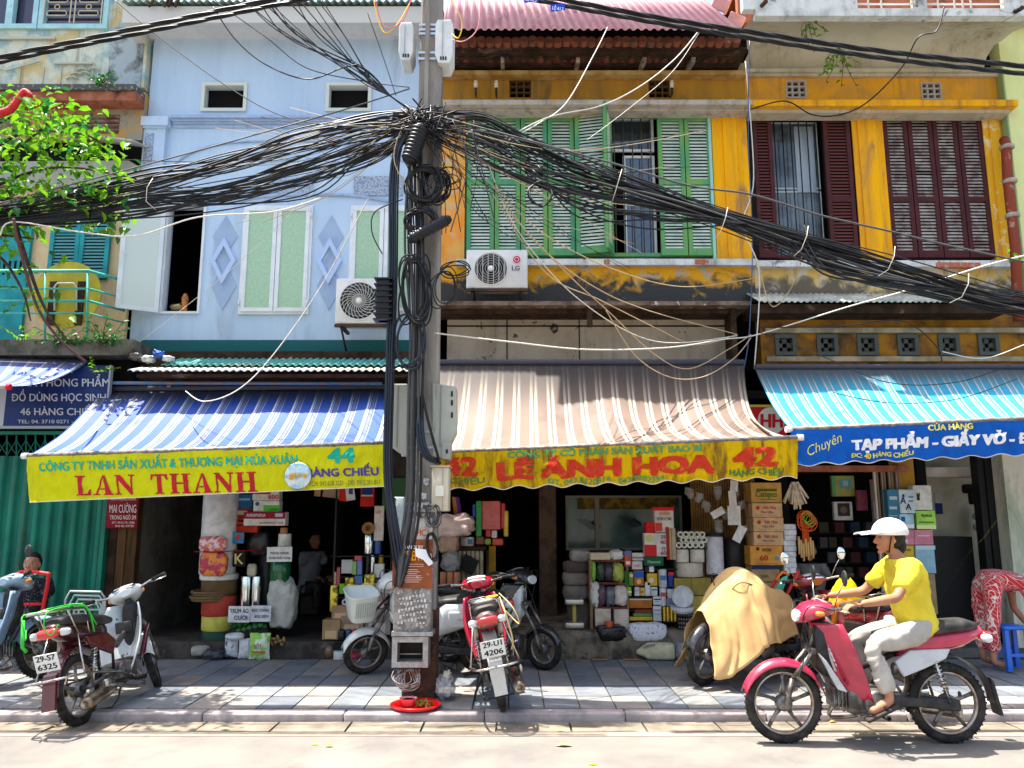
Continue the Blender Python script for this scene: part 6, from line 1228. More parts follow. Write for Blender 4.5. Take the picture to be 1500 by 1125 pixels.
def cable(pts,r,m_,label,group=None,name='cable',n=5,k=7,cat='cable'):
 q=[P(p[0],p[1],p[2]if len(p)>2 else 7.0)for p in pts]
 m=MB();m.tube(catmull(q,k),r,n=n);return tag(build(m,name,m_),label,cat,group)
def env(tab,x):
 for(a,c0,s0),(b,c1,s1)in zip(tab,tab[1:]):
  if a<=x<=b:f=(x-a)/(b-a);f=f*f*(3-2*f);return c0+(c1-c0)*f,s0+(s1-s0)*f
 return tab[-1][1:]
EL=[(-400,345,8),(0,312,12),(130,296,20),(300,262,36),(450,228,36),(560,194,28),(620,180,16)]
ER=[(605,178,16),(700,204,36),(800,240,30),(900,272,22),(1000,302,14),(1100,334,15),(1200,368,19),(1300,398,18),(1400,426,17),(1500,452,18),(1900,535,14)]
def bundle(E,xs,n,label,group):
 for i in range(n):
  o_=R.uniform(-1,1);yo=R.uniform(-.12,.12);pts=[];f=R.uniform(0,6)
  sagx=R.random()<.12
  for x in xs:
   c,s_=env(E,x);w=o_+.28*sin(x*.013+f)+(R.uniform(-.12,.12));w=max(-1.1,min(1.1,w))
   pts.append((x,c+s_*w+(12*sin(pi*(x-xs[0])/(xs[-1]-xs[0]))if sagx else 0),7.16+yo*.7+.02*sin(x*.02+f)))
  cable(pts,R.choice([.0045,.0055,.007,.009,.012]),R.choice([m_cab]*6+[m_cab2,m_cabg]),label%('topmost','upper','middle','lower','bottommost')[min(4,int((o_+1)*2.5))],group)
bundle(EL,[-400,-120,0,110,220,330,430,520,580,618],44,'black cable of the %s layer in the thick bundle sagging left from the pole','cables in the thick left bundle')
bundle(ER,[605,650,710,780,860,950,1050,1150,1250,1350,1450,1560,1900],42,'black cable of the %s layer in the thick bundle descending right from the pole','cables in the thick right bundle')
for i in range(7):
 jj=lambda:R.uniform(-9,9)
 cable([(740+i*8,250+jj(),7.05),(850+3*jj(),288+i*4+jj(),7.0),(960+3*jj(),312+i*3+jj(),7.0),(1060+i*6,322+i,7.05)],.008,m_cab,'black cable sagging below the right bundle before the green shutters','loose cables below the right bundle')
for i in range(6):
 cable([(1130+i*10,352,7.1),(1200+3*jj(),388+i*3+jj()*.7,7.0),(1290+3*jj(),408+i*2+jj()*.6,7.0),(1400,424,7.1)],.009,m_cab,'black cable sagging below the right bundle at the maroon shutters','loose cables at the maroon shutters')
for i in range(7):
 cable([(-200,318+i*3,7.1),(60,320+i*1,7.1),(250+3*jj(),296+i*3+jj(),7.1),(420+3*jj(),270+i*4+jj(),7.1),(530+jj(),244-i*3+jj(),7.1),(585,215,7.1)],.007,m_cab,'black cable hanging loose under the left bundle','loose cables under the left bundle')
def twisted(pts,r,label,n=2,tw=.35):
 q=catmull([P(*p)for p in pts],16);m=MB();L=0
 for s_ in range(n):
  out=[];L=0
  for i,p in enumerate(q):
   if i:L+=(q[i]-q[i-1]).length
   a=L/tw*2*pi+s_*2*pi/n;out.append(p+Vector((0,cos(a),sin(a)))*r*.95)
  m.tube(out,r,n=6)
 return tag(build(m,'twisted_cable',m_cab),label,'cable')
twisted([(-150,122,6.7),(0,84,6.7),(150,52,6.7),(300,20,6.7),(420,-6,6.7),(560,-40,6.7)],.012,'upper thick twisted black cable rising across the top left',3,.9)
twisted([(-150,129,6.75),(0,91,6.75),(160,58,6.75),(310,27,6.75),(440,0,6.75),(600,-30,6.8)],.011,'lower thick twisted black cable rising across the top left',3,.8)
twisted([(640,-35,6.8),(800,-5,6.8),(960,25,6.8),(1100,47,6.8),(1300,76,6.8),(1500,97,6.8),(1700,118,6.8)],.013,'upper thick twisted black cable crossing the pink roof',3,.9)
twisted([(640,-28,6.75),(800,3,6.75),(960,33,6.75),(1100,56,6.75),(1300,86,6.75),(1500,108,6.75),(1700,130,6.75)],.012,'lower thick twisted black cable crossing the pink roof',3,.8)
for(a,b,l_)in((778,-2,'left'),(817,11,'right')):
 m=MB();c=P(a,b,6.7);m.box(c,(.135,.006,.07),rot=(0,-.12,0));o=build(m,'cable_tag',flat(.02,.06,.55),label='%s blue tag with white letters on the top cable'%l_,cat='tag')
 m=MB();ptext(m,'LỘ A1.2',a-8,b+3,16,5,6.69,bold=.03,rot=-.12);build(m,'lettering',flat(.8,.82,.85),o)
for i in range(13):
 x_=330+i*10+jj();cable([(x_,-25,6.9),(x_+66-i*1.5+jj(),42+i+jj(),6.95),(515+i*3+jj(),104+i+jj(),7.0),(575,143,7.0),(612,168,7.05)],R.choice([.005,.006,.008]),R.choice([m_cab,m_cab,m_cabg]),'thin black cable fanning up left from the pole over the blue wall','thin cables fanning up left over the blue wall')
for i,(p,r_,m_,l_)in enumerate([([(168,0,6.9),(225,48,6.9),(330,125,6.9),(420,172,6.95),(520,185,7),(600,180,7.05)],.005,m_cabg,'thin grey cable crossing the left small vent of the blue wall'),([(312,10,6.9),(345,58,6.9),(390,95,6.9),(450,116,6.9),(500,100,6.9),(525,94,6.95)],.007,m_cab,'black cable looping over the blue wall between the vents'),([(312,0,6.9),(390,55,6.9),(450,100,6.95),(540,120,7),(600,128,7.05)],.005,m_cab,'thin black cable passing over the right vent of the blue wall'),([(538,18,6.9),(560,80,6.95),(580,140,7.0)],.004,m_cab,'very thin black wire straight down to the pole hub'),([(-40,308,6.9),(60,282,6.9),(200,245,6.9),(300,218,6.9),(400,190,6.9),(500,162,6.95),(600,130,7.05)],.007,m_cabg,'taut grey cable above the left bundle'),([(560,372,7.0),(545,340,6.95),(550,310,6.95),(590,292,7.0)],.006,m_cab,'black cable ring bulging over the right blue window'),([(550,205,6.95),(450,290,9.2),(330,402,9.4),(180,520,9.5)],.004,m_cabw,'thin white wire slanting from the pole to the tin canopy'),([(540,290,7.2),(470,420,8),(400,520,8.2),(350,570,8.1),(300,588,8.0),(272,573,8.6)],.006,m_cabw,'white cable drooping over the blue striped awning'),([(640,170,7.05),(760,202,6.9),(900,240,6.9),(1010,272,6.9),(1100,285,6.9),(1200,315,6.9),(1300,338,6.9),(1400,362,6.9),(1600,405,6.9)],.010,m_cabg,'single grey cable crossing in front of the green and maroon shutters'),([(640,180,7.05),(800,215,6.95),(960,270,6.95),(1100,325,6.95),(1300,372,6.95),(1500,430,6.95)],.006,m_cab,'thin black cable just above the right bundle'),([(890,40,8.6),(870,80,8.3),(830,150,7.8),(790,180,7.4),(745,205,7.1)],.006,m_cabw,'white wire from the pink roof down to the right bundle'),([(1023,46,8.6),(990,85,8.4),(940,125,8.0),(880,155,7.7),(800,173,7.4),(720,215,7.1)],.007,m_cabw,'white cable curving from roof corner to the cable bundle'),([(1024,48,8.6),(985,105,8.4),(920,160,8.0),(860,205,7.7)],.004,m_cabw,'thinner white wire beside the curving white cable'),([(637,488,7.2),(740,500,7.5),(860,512,8),(980,509,8.5),(1060,497,9),(1110,490,9.3),(1240,450,8.6),(1330,425,7.6),(1440,390,7),(1520,370,7)],.008,m_cabw,'long white cable running over the beige board to the right'),([(735,285,7.1),(800,345,7.6),(900,395,8.2),(1000,420,8.8),(1105,408,9.4)],.006,m_cabb,'tan cable dipping below the green shutter window'),([(720,270,7.1),(790,360,7.6),(870,420,8.2),(950,455,8.8),(1080,490,9.3)],.006,m_cabb,'tan cable crossing the stained yellow wall'),([(722,285,7.1),(800,400,7.7),(880,440,8.2),(960,480,8.8),(1020,505,9),(1080,490,9.3)],.006,m_cabb,'tan cable crossing the beige sign board'),([(735,300,7.1),(830,400,7.8),(890,455,8.3),(960,520,8.8),(1010,540,9),(1070,510,9.2),(1100,490,9.3)],.006,m_cabb,'lower tan cable drooping over the beige sign board'),([(888,455,8.3),(930,520,8.6),(980,552,8.7),(1030,552,8.8),(1075,525,9.1),(1100,495,9.3)],.006,m_cabb,'lowest tan cable drooping to the brown awning top'),([(715,240,7.1),(760,340,7.6),(850,440,8.2),(960,500,8.7),(1080,492,9.3)],.006,m_cabw,'pale cable swooping from the hub to the board corner'),([(1383,10,8.5),(1372,45,8.5),(1345,55,8.6),(1320,100,8.8),(1270,150,9.2),(1230,168,9.4),(1190,168,9.5),(1150,148,9.6),(1100,160,9.6)],.009,m_cab,'black cable sagging under the ledge of the maroon shutter house'),([(1098,60,9.3),(1096,200,9.3),(1102,350,9.4),(1098,480,9.4),(1090,540,9.4)],.007,mat('cable_blue',(.05,.09,.20),.4),'blue grey cable running down between the two yellow houses'),([(1092,90,9.35),(1104,260,9.4),(1088,330,9.4),(1112,400,9.4),(1105,540,9.4)],.008,m_cabw,'white cable tangled down between the two yellow houses'),([(1110,380,9.2),(1125,440,9.1),(1140,446,9.1),(1165,410,8.8),(1180,350,7.6),(1178,330,7.1)],.006,m_cabb,'tan wire looping at the corner of the maroon shutter house'),([(1110,486,9.2),(1200,520,8.8),(1300,560,8.6),(1400,560,8.8),(1480,535,9)],.005,m_cab,'black wire sagging in front of the turquoise awning'),([(1115,480,9.2),(1230,478,8.9),(1320,470,8.9),(1370,505,8.9),(1380,530,8.9)],.007,m_cab,'black cable under the corrugated edge of the maroon house'),([(1380,515,8.9),(1440,525,8.8),(1500,505,8.6),(1560,480,8.6)],.005,m_cabw,'white wire sagging at the right above the turquoise awning'),([(1220,575,8.5),(1300,590,8.4),(1400,585,8.4),(1490,555,8.6)],.005,m_cab,'black wire lying over the turquoise awning'),([(545,-10,7.0),(560,45,6.95),(580,38,6.95),(600,5,7.0),(610,-20,7)],.006,flat(.75,.55,.02),'yellow wire loop left of the pole top'),([(548,-10,7.0),(562,38,6.95),(590,30,6.95),(606,-15,7)],.005,flat(.66,.10,.16),'pink red wire loop left of the pole top'),([(655,-10,7.0),(676,30,6.95),(672,55,6.95),(662,50,7.1)],.005,flat(.75,.55,.02),'yellow wire loop right of the pole top'),([(705,-10,7.0),(700,40,6.95),(680,60,6.95),(662,58,7.1)],.005,flat(.70,.25,.30),'pink wire loop right of the pole top'),([(0,345,6.9),(20,325,6.9),(120,340,6.9),(200,345,6.9),(290,318,6.9),(400,310,6.95),(470,290,7)],.007,m_cabw,'white cable dipping under the left bundle by the teal shutters'),([(20,320,6.85),(28,360,6.9),(55,450,7.3),(90,500,8),(125,530,8.6)],.014,mat('brown_vine',(.12,.06,.05),.7),'brown stem like cable hanging among the leaves')]):
 cable(p,r_,m_,l_,k=9)
for i in range(44):
 sd=R.choice([-1,1]);x1=612+sd*R.uniform(150,480);y1=R.uniform(150,330)if sd<0 else R.uniform(190,400);dy_=R.uniform(10,50)
 cable([(612,176+R.uniform(-12,18),7.05),(612+(x1-612)*.5,178+(y1-178)*.45+dy_,7.2),(x1,y1,R.uniform(7.4,9.4))],R.choice([.0025,.003,.004]),R.choice([m_cab,m_cab,m_cabg,m_cabb]),'thin wire strung from the pole hub to a house front','thin wires from the pole hub to the house fronts',k=9)
for i in range(7):
 x_=566+(i%4)*3.5;cable([(596+i,190,7.05),(x_+8,240,7.0),(x_+5,400,6.98),(x_,560,6.97),(x_-2,700,6.97),(x_+8+i,800,6.98),(590+i,880,7.05)],R.choice([.009,.012,.014]),R.choice([m_cab,m_cab,m_cab2]),'thick black cable dropping along the left side of the pole','thick cables dropping along the left of the pole')
for i in range(10):
 x_=598+(i%5)*5;cable([(604+i*1.5,180,7.08),(x_,260,7.0),(x_+5*sin(i),360,6.98),(x_+3,470,7.0),(x_,600,7.02),(x_-2,720,7.05),(x_-10,790,7.0),(578+i,860,6.98)],R.choice([.008,.012,.018]),R.choice([m_cab,m_cab,m_cab2,m_cabg]),'black cable running down the face of the pole','cables down the face of the pole')
for i in range(3):
 cable([(612+i*3,580,7.08),(612+i*4,640,7.0),(622+i*4,668,7.0),(640,678-i*3,7.1)],.016,m_cab2,'thick dark cable bending into the right meter box','thick cables bending into the right meter box')
cable([(618,575,7.05),(628,620,7.0),(645,680,7.1)],.013,m_cab,'black cable slanting across the pole to the cream box')
def coil(cx,cy,rx,ry,n,r,label,Y=6.95,m_=None,tilt=0,cat='cable coil',spread=3):
 m=MB()
 for k in range(n):
  c=P(cx+R.uniform(-spread,spread),cy+R.uniform(-spread,spread),Y+R.uniform(-.05,.05));a=rx*(1+R.uniform(-.12,.08))*Y/FPX;b=ry*(1+R.uniform(-.12,.08))*Y/FPX;ph=R.uniform(-.25,.25)+tilt
  m.tube([c+Vector((a*cos(t_)*cos(ph)-b*sin(t_)*sin(ph),.02*sin(3*t_+k),a*cos(t_)*sin(ph)+b*sin(t_)*cos(ph)))for t_ in[2*pi*q/28 for q in range(28)]],r,n=6,closed=True)
 return tag(build(m,'cable_coil',m_ or m_cab),label,cat)
coil(622,270,26,28,13,.009,'large coil of black cable hanging at pole window height',spread=5)
coil(638,272,20,28,7,.008,'second coil of black cable behind the large one',Y=7.02,spread=4)
coil(614,322,22,18,9,.009,'flat loops of black cable under the large coil',spread=6)
coil(660,262,22,14,3,.005,'thin black loops right of the large coil',spread=6)
coil(608,425,20,55,7,.008,'long hanging loops of cable beside the white ribbed closure',spread=5)
coil(600,500,20,42,4,.010,'large hanging bluish loop of cable over the tin canopy',m_=m_cab2,spread=3)
coil(650,420,18,30,3,.006,'thin cable loops right of the pole at sign board height',spread=5)
coil(665,395,24,10,3,.006,'loose loops reaching the white outdoor unit',spread=5)
coil(792,283,19,18,2,.008,'black ring of cable before the green shutters',spread=1)
coil(634,755,9,14,6,.005,'tangle of thin wires on the pole above HC1',Y=7.15,m_=m_cabg,spread=4)
coil(632,800,8,20,3,.008,'black loop beside the poster cabinet',spread=2)
for i in range(48):
 a=R.uniform(0,2*pi);r0=R.uniform(10,48);cx,cy=622+r0*cos(a)*1.2,178+r0*sin(a)*.75;b_=a+R.uniform(.5,2.6);r1=R.uniform(10,50)
 cable([(cx,cy,7.0+R.uniform(-.12,.1)),(622+R.uniform(-18,18),178+R.uniform(-14,14),6.95+R.uniform(-.1,.1)),(622+r1*cos(b_)*1.2,180+r1*sin(b_)*.8,7.0)],R.choice([.004,.006,.008]),R.choice([m_cab]*12+[m_cabg,m_cabw]),'short piece of cable in the dense tangle round the pole hub','cable tangle round the pole hub',k=6)
for i in range(22):
 x_=R.uniform(590,700);cable([(x_,185+R.uniform(-10,10),7),(x_+R.uniform(-20,25),240,6.95),(x_+R.uniform(-25,50),300+R.uniform(-30,60),7)],R.choice([.003,.004,.006]),R.choice([m_cab,m_cab,m_cabb,m_cabg]),'thin loose wire end dangling below the pole hub','thin wire ends dangling below the hub')
def closure(label,pa,pb_,r,ribs,Y=6.9):
 a,b=P(*pa,Y),P(*pb_,Y);d=(b-a);L=d.length;q=d.to_track_quat('Z','Y').to_euler();m=MB();pr=[(r*.8,0)]
 for k in range(ribs):z_=L*(k+.2)/ribs;pr+=[(r*.88,z_),(r,z_+.005),(r,z_+L/ribs*.5),(r*.88,z_+L/ribs*.55)]
 pr+=[(r*.8,L)]
 t=thing('splice_closure',label,'splice closure',a);m.lathe(pr,c=a,n=18,rot=q);build(m,'housing',mat('closure_plastic',(.016,.017,.02),.4),t)
 m=MB();m.lathe([(r*.5,-.03),(r*.8,-.01),(r*.8,0)],c=a,n=14,rot=q);m.lathe([(r*.8,L),(r*.8,L+.01),(r*.4,L+.04)],c=a,n=14,rot=q);build(m,'end_cap',m_cab,t)
closure('tilted ribbed black splice closure under the pole hub',(600,235),(616,188),.085,9)
closure('black ribbed splice closure slanting over the orange wall edge',(602,350),(655,322),.055,8)
t=thing('splice_closure','upright black ribbed splice closure before the left outdoor unit','splice closure',P(560,470,6.9));a,b,z0,z1=WR(548,405,573,468,6.9)
m=MB();m.rbox(((a+b)/2,6.97,(z0+z1)/2),(b-a-.03,.12,z1-z0),.02);build(m,'housing',m_cab,t);m=MB()
for k in range(8):m.bx(a-.005,b+.005,6.895,7.04,z0+(z1-z0)*k/7.4,z0+(z1-z0)*k/7.4+.014)
build(m,'rib',m_cab,t)['kind']='stuff'
for(a_,l_)in(((600,168),'hub'),((640,172),'right arm')):
 m=MB();c=P(a_[0],a_[1],7.1);m.bx(c.x-.16,c.x+.16,7.08,7.12,c.z-.02,c.z+.02);tag(build(m,'cross_arm',m_iron),'rusty steel cross arm buried in the cable tangle at the %s'%l_,'bracket')
for x_,y_ in((905,262),(1178,345),(1305,375),(1413,415),(218,275),(1060,318)):
 c0,c1=P(x_+6,y_-14,6.86),P(x_-4,y_+20,6.86);m=MB();m.tube([c0,c0.lerp(c1,.5)+Vector((0,-.05,0)),c1,c1+Vector((0,.2,0))],.0035,n=5);tag(build(m,'cable_tie',m_cabw),'pale cable tie round the bundle %s'%{905:'before the open green shutter',1178:'before the barred window',1305:'before the maroon louvres',1413:'before the right yellow pillar',218:'left of the blue house pilaster',1060:'at the right green shutters'}[x_],'cable tie')
def acunit(label,x0,y0,x1,y1,Y,brand=None,spiral=False):
 a,b,z0,z1=WR(x0,y0,x1,y1,Y);t=thing('outdoor_unit',label,'air conditioner',((a+b)/2,Y,z0));w,h=b-a,z1-z0
 m=MB();m.rbox(((a+b)/2,Y+.15,(z0+z1)/2),(w,.28,h),.02);build(m,'casing',mat('ac_white',(.74,.74,.72),.45,col2=(.62,.62,.60),sc=3),t)
 cx,cz,r=a+w*.40,(z0+z1)/2,h*.40
 m=MB();m.torus((cx,Y+.006,cz),r*1.03,.010,n=44,m=8);build(m,'fan_ring',flat(.68,.68,.66),t)
 m=MB();m.lathe([(r,0),(r,-.003),(0,-.003)][::-1],c=(cx,Y+.009,cz),axis='y',n=40);build(m,'fan_opening',flat(.02,.022,.025),t)
 m=MB()
 if spiral:
  for k in range(24):a0=2*pi*k/24;m.tube([(cx+q*r*cos(a0+q*1.1),Y-.008,cz+q*r*sin(a0+q*1.1))for q in(.12,.3,.5,.7,.85,.98)],.0045,n=4)
 for q in([.35,.62,.85]if spiral else[.2,.35,.5,.65,.8,.92]):m.torus((cx,Y-.010,cz),r*q,.003,n=36,m=4)
 if not spiral:
  for k in range(6):x_=cx-r+2*r*(k+.5)/6;hh_=(r*r-(x_-cx)**2)**.5;m.tube([(x_,Y-.012,cz-hh_),(x_,Y-.012,cz+hh_)],.005,n=4)
 build(m,'fan_grille',flat(.50,.50,.47),t)
 m=MB();m.lathe([(.0,-.006),(.035,-.004),(.035,.006)],c=(cx,Y-.012,cz),axis='y',n=16);build(m,'fan_hub',flat(.75,.74,.68),t)
 m=MB();
 for k in range(4):a0=k*pi/2+.5;m.prism([(cx+.03*cos(a0),cz+.03*sin(a0)),(cx+r*.9*cos(a0+.1),cz+r*.9*sin(a0+.1)),(cx+r*.85*cos(a0+.8),cz+r*.85*sin(a0+.8))],Y+.001,Y+.003)
 build(m,'fan_blade',flat(.05,.055,.06),t)
 if brand:
  m=MB();ptext(m,brand,x0+67,y0+31,11,6.5,Y-.006,bold=.03);build(m,'lettering',flat(.10,.10,.11),t)
  m=MB();c=P(x0+74,y0+15,Y-.003);m.lathe([(.045,-.002),(.045,.002)],c=c,axis='y',n=20);build(m,'emblem',flat(.62,.02,.10),t)
  m=MB();m.torus(c-Vector((0,.003,0)),.026,.004,n=14,m=4);build(m,'emblem_ring',flat(.8,.7,.7),t)
 m=MB();m.bx(a+.06,a+.10,Y-.02,Y+.45,z0-.04,z0-.005);m.bx(b-.10,b-.06,Y-.02,Y+.45,z0-.04,z0-.005);m.bx(a,b,Y+.0,Y+.04,z0-.04,z0-.006)
 for x_ in(a+.08,b-.08):m.tube([(x_,Y+.02,z0-.04),(x_,Y+.42,z0-.30)],.014,n=5)
 build(m,'wall_bracket',m_iron,t)
acunit('white LG outdoor unit on the sill left of the green shutters',683,365,773,422,9.5,brand='LG')
acunit('white outdoor unit with spiral grille on the blue wall',491,407,578,474,9.5,spiral=True)
# ------ motorbikes
m_tyre=mat('tyre',(.018,.017,.016),.85,col2=(.05,.045,.04),sc=12,coord='obj');m_chrome=mat('chrome',(.55,.54,.52),.25,metal=1,col2=(.26,.19,.14),sc=22,amt=(.48,.68),coord='obj');m_steel=mat('dull_steel',(.28,.265,.25),.45,metal=.7,col2=(.10,.08,.065),sc=14,coord='obj')
m_eng=mat('engine_alloy',(.24,.235,.23),.45,metal=.7,col2=(.08,.07,.06),sc=9,coord='obj');m_blk=mat('black_plastic',(.018,.018,.02),.4,col2=(.05,.048,.045),sc=8,coord='obj');m_seat=mat('black_seat',(.022,.021,.021),.5,col2=(.06,.055,.05),sc=6,coord='obj')
m_red_l=mat('tail_lens',(.55,.01,.01),.15,coat=1);m_amb=mat('amber_lens',(.8,.25,.01),.2,coat=1);m_clr=mat('clear_lens',(.6,.62,.62),.1,coat=1);m_mir=mat('mirror_glass',(.8,.82,.84),.03,metal=1)
def paint(n,c,c2=None):return mat('bikepaint_'+n,c,.25,col2=c2 or tuple(q*.7 for q in c),sc=5,coat=.5,coord='obj',amt=(.5,.75),col3=(.22,.18,.14),sc3=3.5,amt3=(.60,.85))
def pt(mb,name,m_,par,**k):return build(mb,name,m_,par,local=True,**k)
def wheel(par,x,rw,name,front,spokes=5,wt=.036,wire=False,y=0,z=None):
 z=rw if z is None else z
 w=bpy.data.objects.new(name,MB().torus((0,0,0),rw-wt,wt,axis='y',n=40,m=10,sq=.95).mesh('tyre_body',m_tyre));COL.objects.link(w);w.parent=par;w.location=(x,y,z)
 m=MB();m.torus((0,0,0),rw-wt*1.9,wt*.42,axis='y',n=40,m=6,sq=1.5);pt(m,'rim',m_chrome if wire else mat('alloy_rim',(.45,.42,.38),.4,metal=.7,coord='obj',col2=(.3,.2,.14),sc=10),w)
 m=MB()
 if wire:
  for k in range(18):
   a=2*pi*k/18;m.tube([(.03*cos(a),.02*(-1)**k,.03*sin(a)),((rw-wt*2)*cos(a+.25),0,(rw-wt*2)*sin(a+.25))],.0025,n=4)
 else:
  for k in range(spokes):
   a=2*pi*k/spokes+.3;m.tube([(.04*cos(a),0,.04*sin(a)),(.11*cos(a+.05),0,.11*sin(a+.05)),((rw-wt*2)*cos(a),0,(rw-wt*2)*sin(a))],[.022,.013,.015],n=6)
 pt(m,'spokes',m_chrome if wire else m_steel,w)
 m=MB();m.lathe([(.0,-.055),(.05,-.05),(.062,-.02),(.062,.02),(.05,.05),(0,.055)],axis='y',n=16);pt(m,'hub',m_eng,w)
 m=MB()
 for k in range(44):
  a=2*pi*k/44
  for s_ in(-1,1):m.box(((rw-.002)*cos(a),s_*.013,(rw-.002)*sin(a)),(.006,.018,.012),rot=Matrix.Rotation(-a,3,'Y'))
 pt(m,'tread',m_tyre,w)['kind']='stuff'
 return w
def bike(label,rear,yaw,lean=0,c1=None,c2=None,steer=0,rw=.285,wb=1.21,rack=False,bars=False,mirrors=False,plate=None,basket=None,muffler=True,scooter=False,wire=False,group='motorbikes on the pavement',seatc=None,pitch=0,name='motorbike',bare=False,badge=None,tailc=None):
 t=thing(name,label,'motorbike',rear,group=group);t.rotation_euler=Euler((lean,pitch,yaw),'XYZ')
 t.rotation_mode='ZYX' if False else 'XYZ'
 M=Matrix.Rotation(yaw,4,'Z')@Matrix.Rotation(pitch,4,'Y')@Matrix.Rotation(lean,4,'X');t.rotation_euler=M.to_euler()
 wheel(t,0,rw,'rear_wheel',False,wire=wire)
 hx=wb-.24
 m=MB()
 for s_ in(-1,1):m.tube([(0,s_*.085,rw),(.25,s_*.08,rw+.03),(.46,s_*.06,rw+.06)],.018,n=6)
 m.tube([(.46,-.1,rw+.06),(.46,.1,rw+.06)],.02);pt(m,'swing_arm',m_steel,t)
 for s_ in(-1,1):
  m=MB();a,b=Vector((.04,s_*.115,rw+.02)),Vector((.13,s_*.105,rw+.36));m.tube([a,b],.011,n=6)
  m.tube([a.lerp(b,.25+.6*q/66)+Vector((cos(q*.7)*.024,sin(q*.7)*.024,0))for q in range(67)],.0045,n=4);pt(m,'shock_absorber',m_chrome,t)
 m=MB();m.rbox((.60,0,rw+.02),(.34,.20,.18),.04);m.rbox((.78,0,rw+.05),(.18,.13,.12),.02)
 for q in range(6):m.rbox((.72+q*.028,0,rw+.05),(.010,.17,.15),.004,n=1)
 m.lathe([(.0,-.13),(.085,-.125),(.095,-.11),(.095,-.05)],c=(.52,0,rw+.02),axis='y',n=20);m.lathe([(.095,.05),(.095,.11),(.08,.125),(0,.13)],c=(.56,0,rw+.01),axis='y',n=20);pt(m,'engine',m_eng,t)
 m=MB();m.tube([(.30,0,rw+.38),(.48,0,rw+.30),(.62,0,rw+.25),(.80,0,rw+.36),(hx-.03,0,.80)],.026,n=8)
 for s_ in(-1,1):m.tube([(.44,s_*.06,rw+.06),(.42,s_*.08,rw+.28),(.20,s_*.09,rw+.40),(-.12,s_*.085,rw+.45)],.013,n=6)
 m.tube([(hx-.03,0,.74),(hx-.085,0,.90)],.028,n=8);pt(m,'frame',m_blk,t)
 m=MB();m.tube([(.56,-.27,rw-.05),(.56,.27,rw-.05)],.010,n=6)
 for s_ in(-1,1):m.tube([(.56,s_*.17,rw-.05),(.56,s_*.27,rw-.05)],.019,n=8)
 m.tube([(.36,.14,rw-.02),(.36,.26,rw-.01)],.016,n=6);m.tube([(.36,-.14,rw-.02),(.36,-.26,rw-.01)],.016,n=6);pt(m,'footrest',m_tyre,t)
 m=MB();m.tube([(.52,-.15,rw),(.70,-.17,rw-.10),(.78,-.17,rw-.04)],.008,n=5);m.tube([(.5,.15,rw),(.68,.17,rw-.08),(.74,.17,rw-.05)],.007,n=5);pt(m,'pedal',m_steel,t)
 m=MB();m.tube([(.42,.10,rw-.06),(.36,.19,.11),(.33,.23,.012)],.011,n=6);m.box((.33,.235,.008),(.07,.035,.012));pt(m,'side_stand',m_blk,t)
 m=MB();m.tube([(.46,.11,rw-.05),(.33,.13,.10),(.24,.13,.06),(.20,.13,.09)],.009,n=5);m.tube([(.46,-.11,rw-.05),(.33,-.13,.10),(.24,-.13,.06),(.24,.13,.06)],.009,n=5);pt(m,'centre_stand',m_blk,t)
 if muffler:
  m=MB();m.tube(catmull([(.80,-.06,rw+.0),(.84,-.10,rw-.12),(.66,-.14,rw-.13),(.40,-.155,rw-.08),(.22,-.16,rw-.03)],5),.016,n=8)
  m.lathe([(.018,0),(.045,.04),(.052,.10),(.052,.40),(.044,.44),(.02,.44),(.02,.41)],c=(.26,-.16,rw-.045),axis='x',n=16,rot=(0,radians(-188),0));pt(m,'exhaust',mat('exhaust_steel',(.48,.45,.40),.3,metal=.9,col2=(.26,.18,.12),sc=8,coord='obj'),t)
  m=MB();m.lathe([(0.0,0),(.026,.001),(.026,.006)],c=(-.19,-.16,rw+.02),axis='x',n=12);pt(m,'exhaust_tip',m_black,t)
 bz=rw+.42
 if scooter:
  m=MB();m.loft([(-.26,bz+.06,.03,.02,2),(-.22,bz+.06,.08,.05,2.4),(-.05,bz+.02,.13,.10,2.6),(.18,bz-.04,.145,.15,3),(.36,bz-.08,.14,.17,3),(.46,bz-.14,.12,.14,3)],n=18);pt(m,'rear_body',c1,t)
  m=MB()
  for s_ in(-1,1):m.rbox((.16,s_*.145,bz-.08),(.34,.02,.15),.02)
  pt(m,'side_panel',c2,t)
  if badge:m=MB();letters(m,badge,0,0,.12,.022,lambda a,b:Vector((.24-a,.158,bz-.09+b)));pt(m,'lettering',flat(.6,.03,.03),t)
  m=MB();m.rbox((.62,0,rw+.0),(.42,.26,.05),.02);pt(m,'floorboard',m_blk,t)
 else:
  m=MB();m.loft([(-.30,bz+.09,.03,.02,2),(-.27,bz+.09,.07,.04,2.2),(-.12,bz+.05,.11,.07,2.4),(.06,bz+.02,.12,.075,2.6),(.24,bz+.0,.11,.08,2.6),(.36,bz-.02,.085,.075,2.4)],n=18);pt(m,'rear_body',tailc or c1,t)
  for s_ in(-1,1):
   m=MB();m.prism([(.00,bz-.02),(.30,bz-.03),(.42,bz-.11),(.36,bz-.22),(.20,bz-.16),(.04,bz-.09)],s_*.085,s_*.125);pt(m,'side_panel',c2,t,bevel=.012)
 m=MB();m.loft([(-.24,bz+.13,.07,.03,2.6),(-.16,bz+.14,.12,.045,3),(.05,bz+.12,.13,.05,3),(.20,bz+.09,.125,.05,3),(.36,bz+.075,.10,.045,3),(.50,bz+.06,.06,.03,2.6)],n=18);pt(m,'seat',seatc or m_seat,t)
 m=MB();m.rbox((-.30,0,bz+.06),(.07,.17,.075),.03,n=3);pt(m,'tail_light',m_red_l,t)
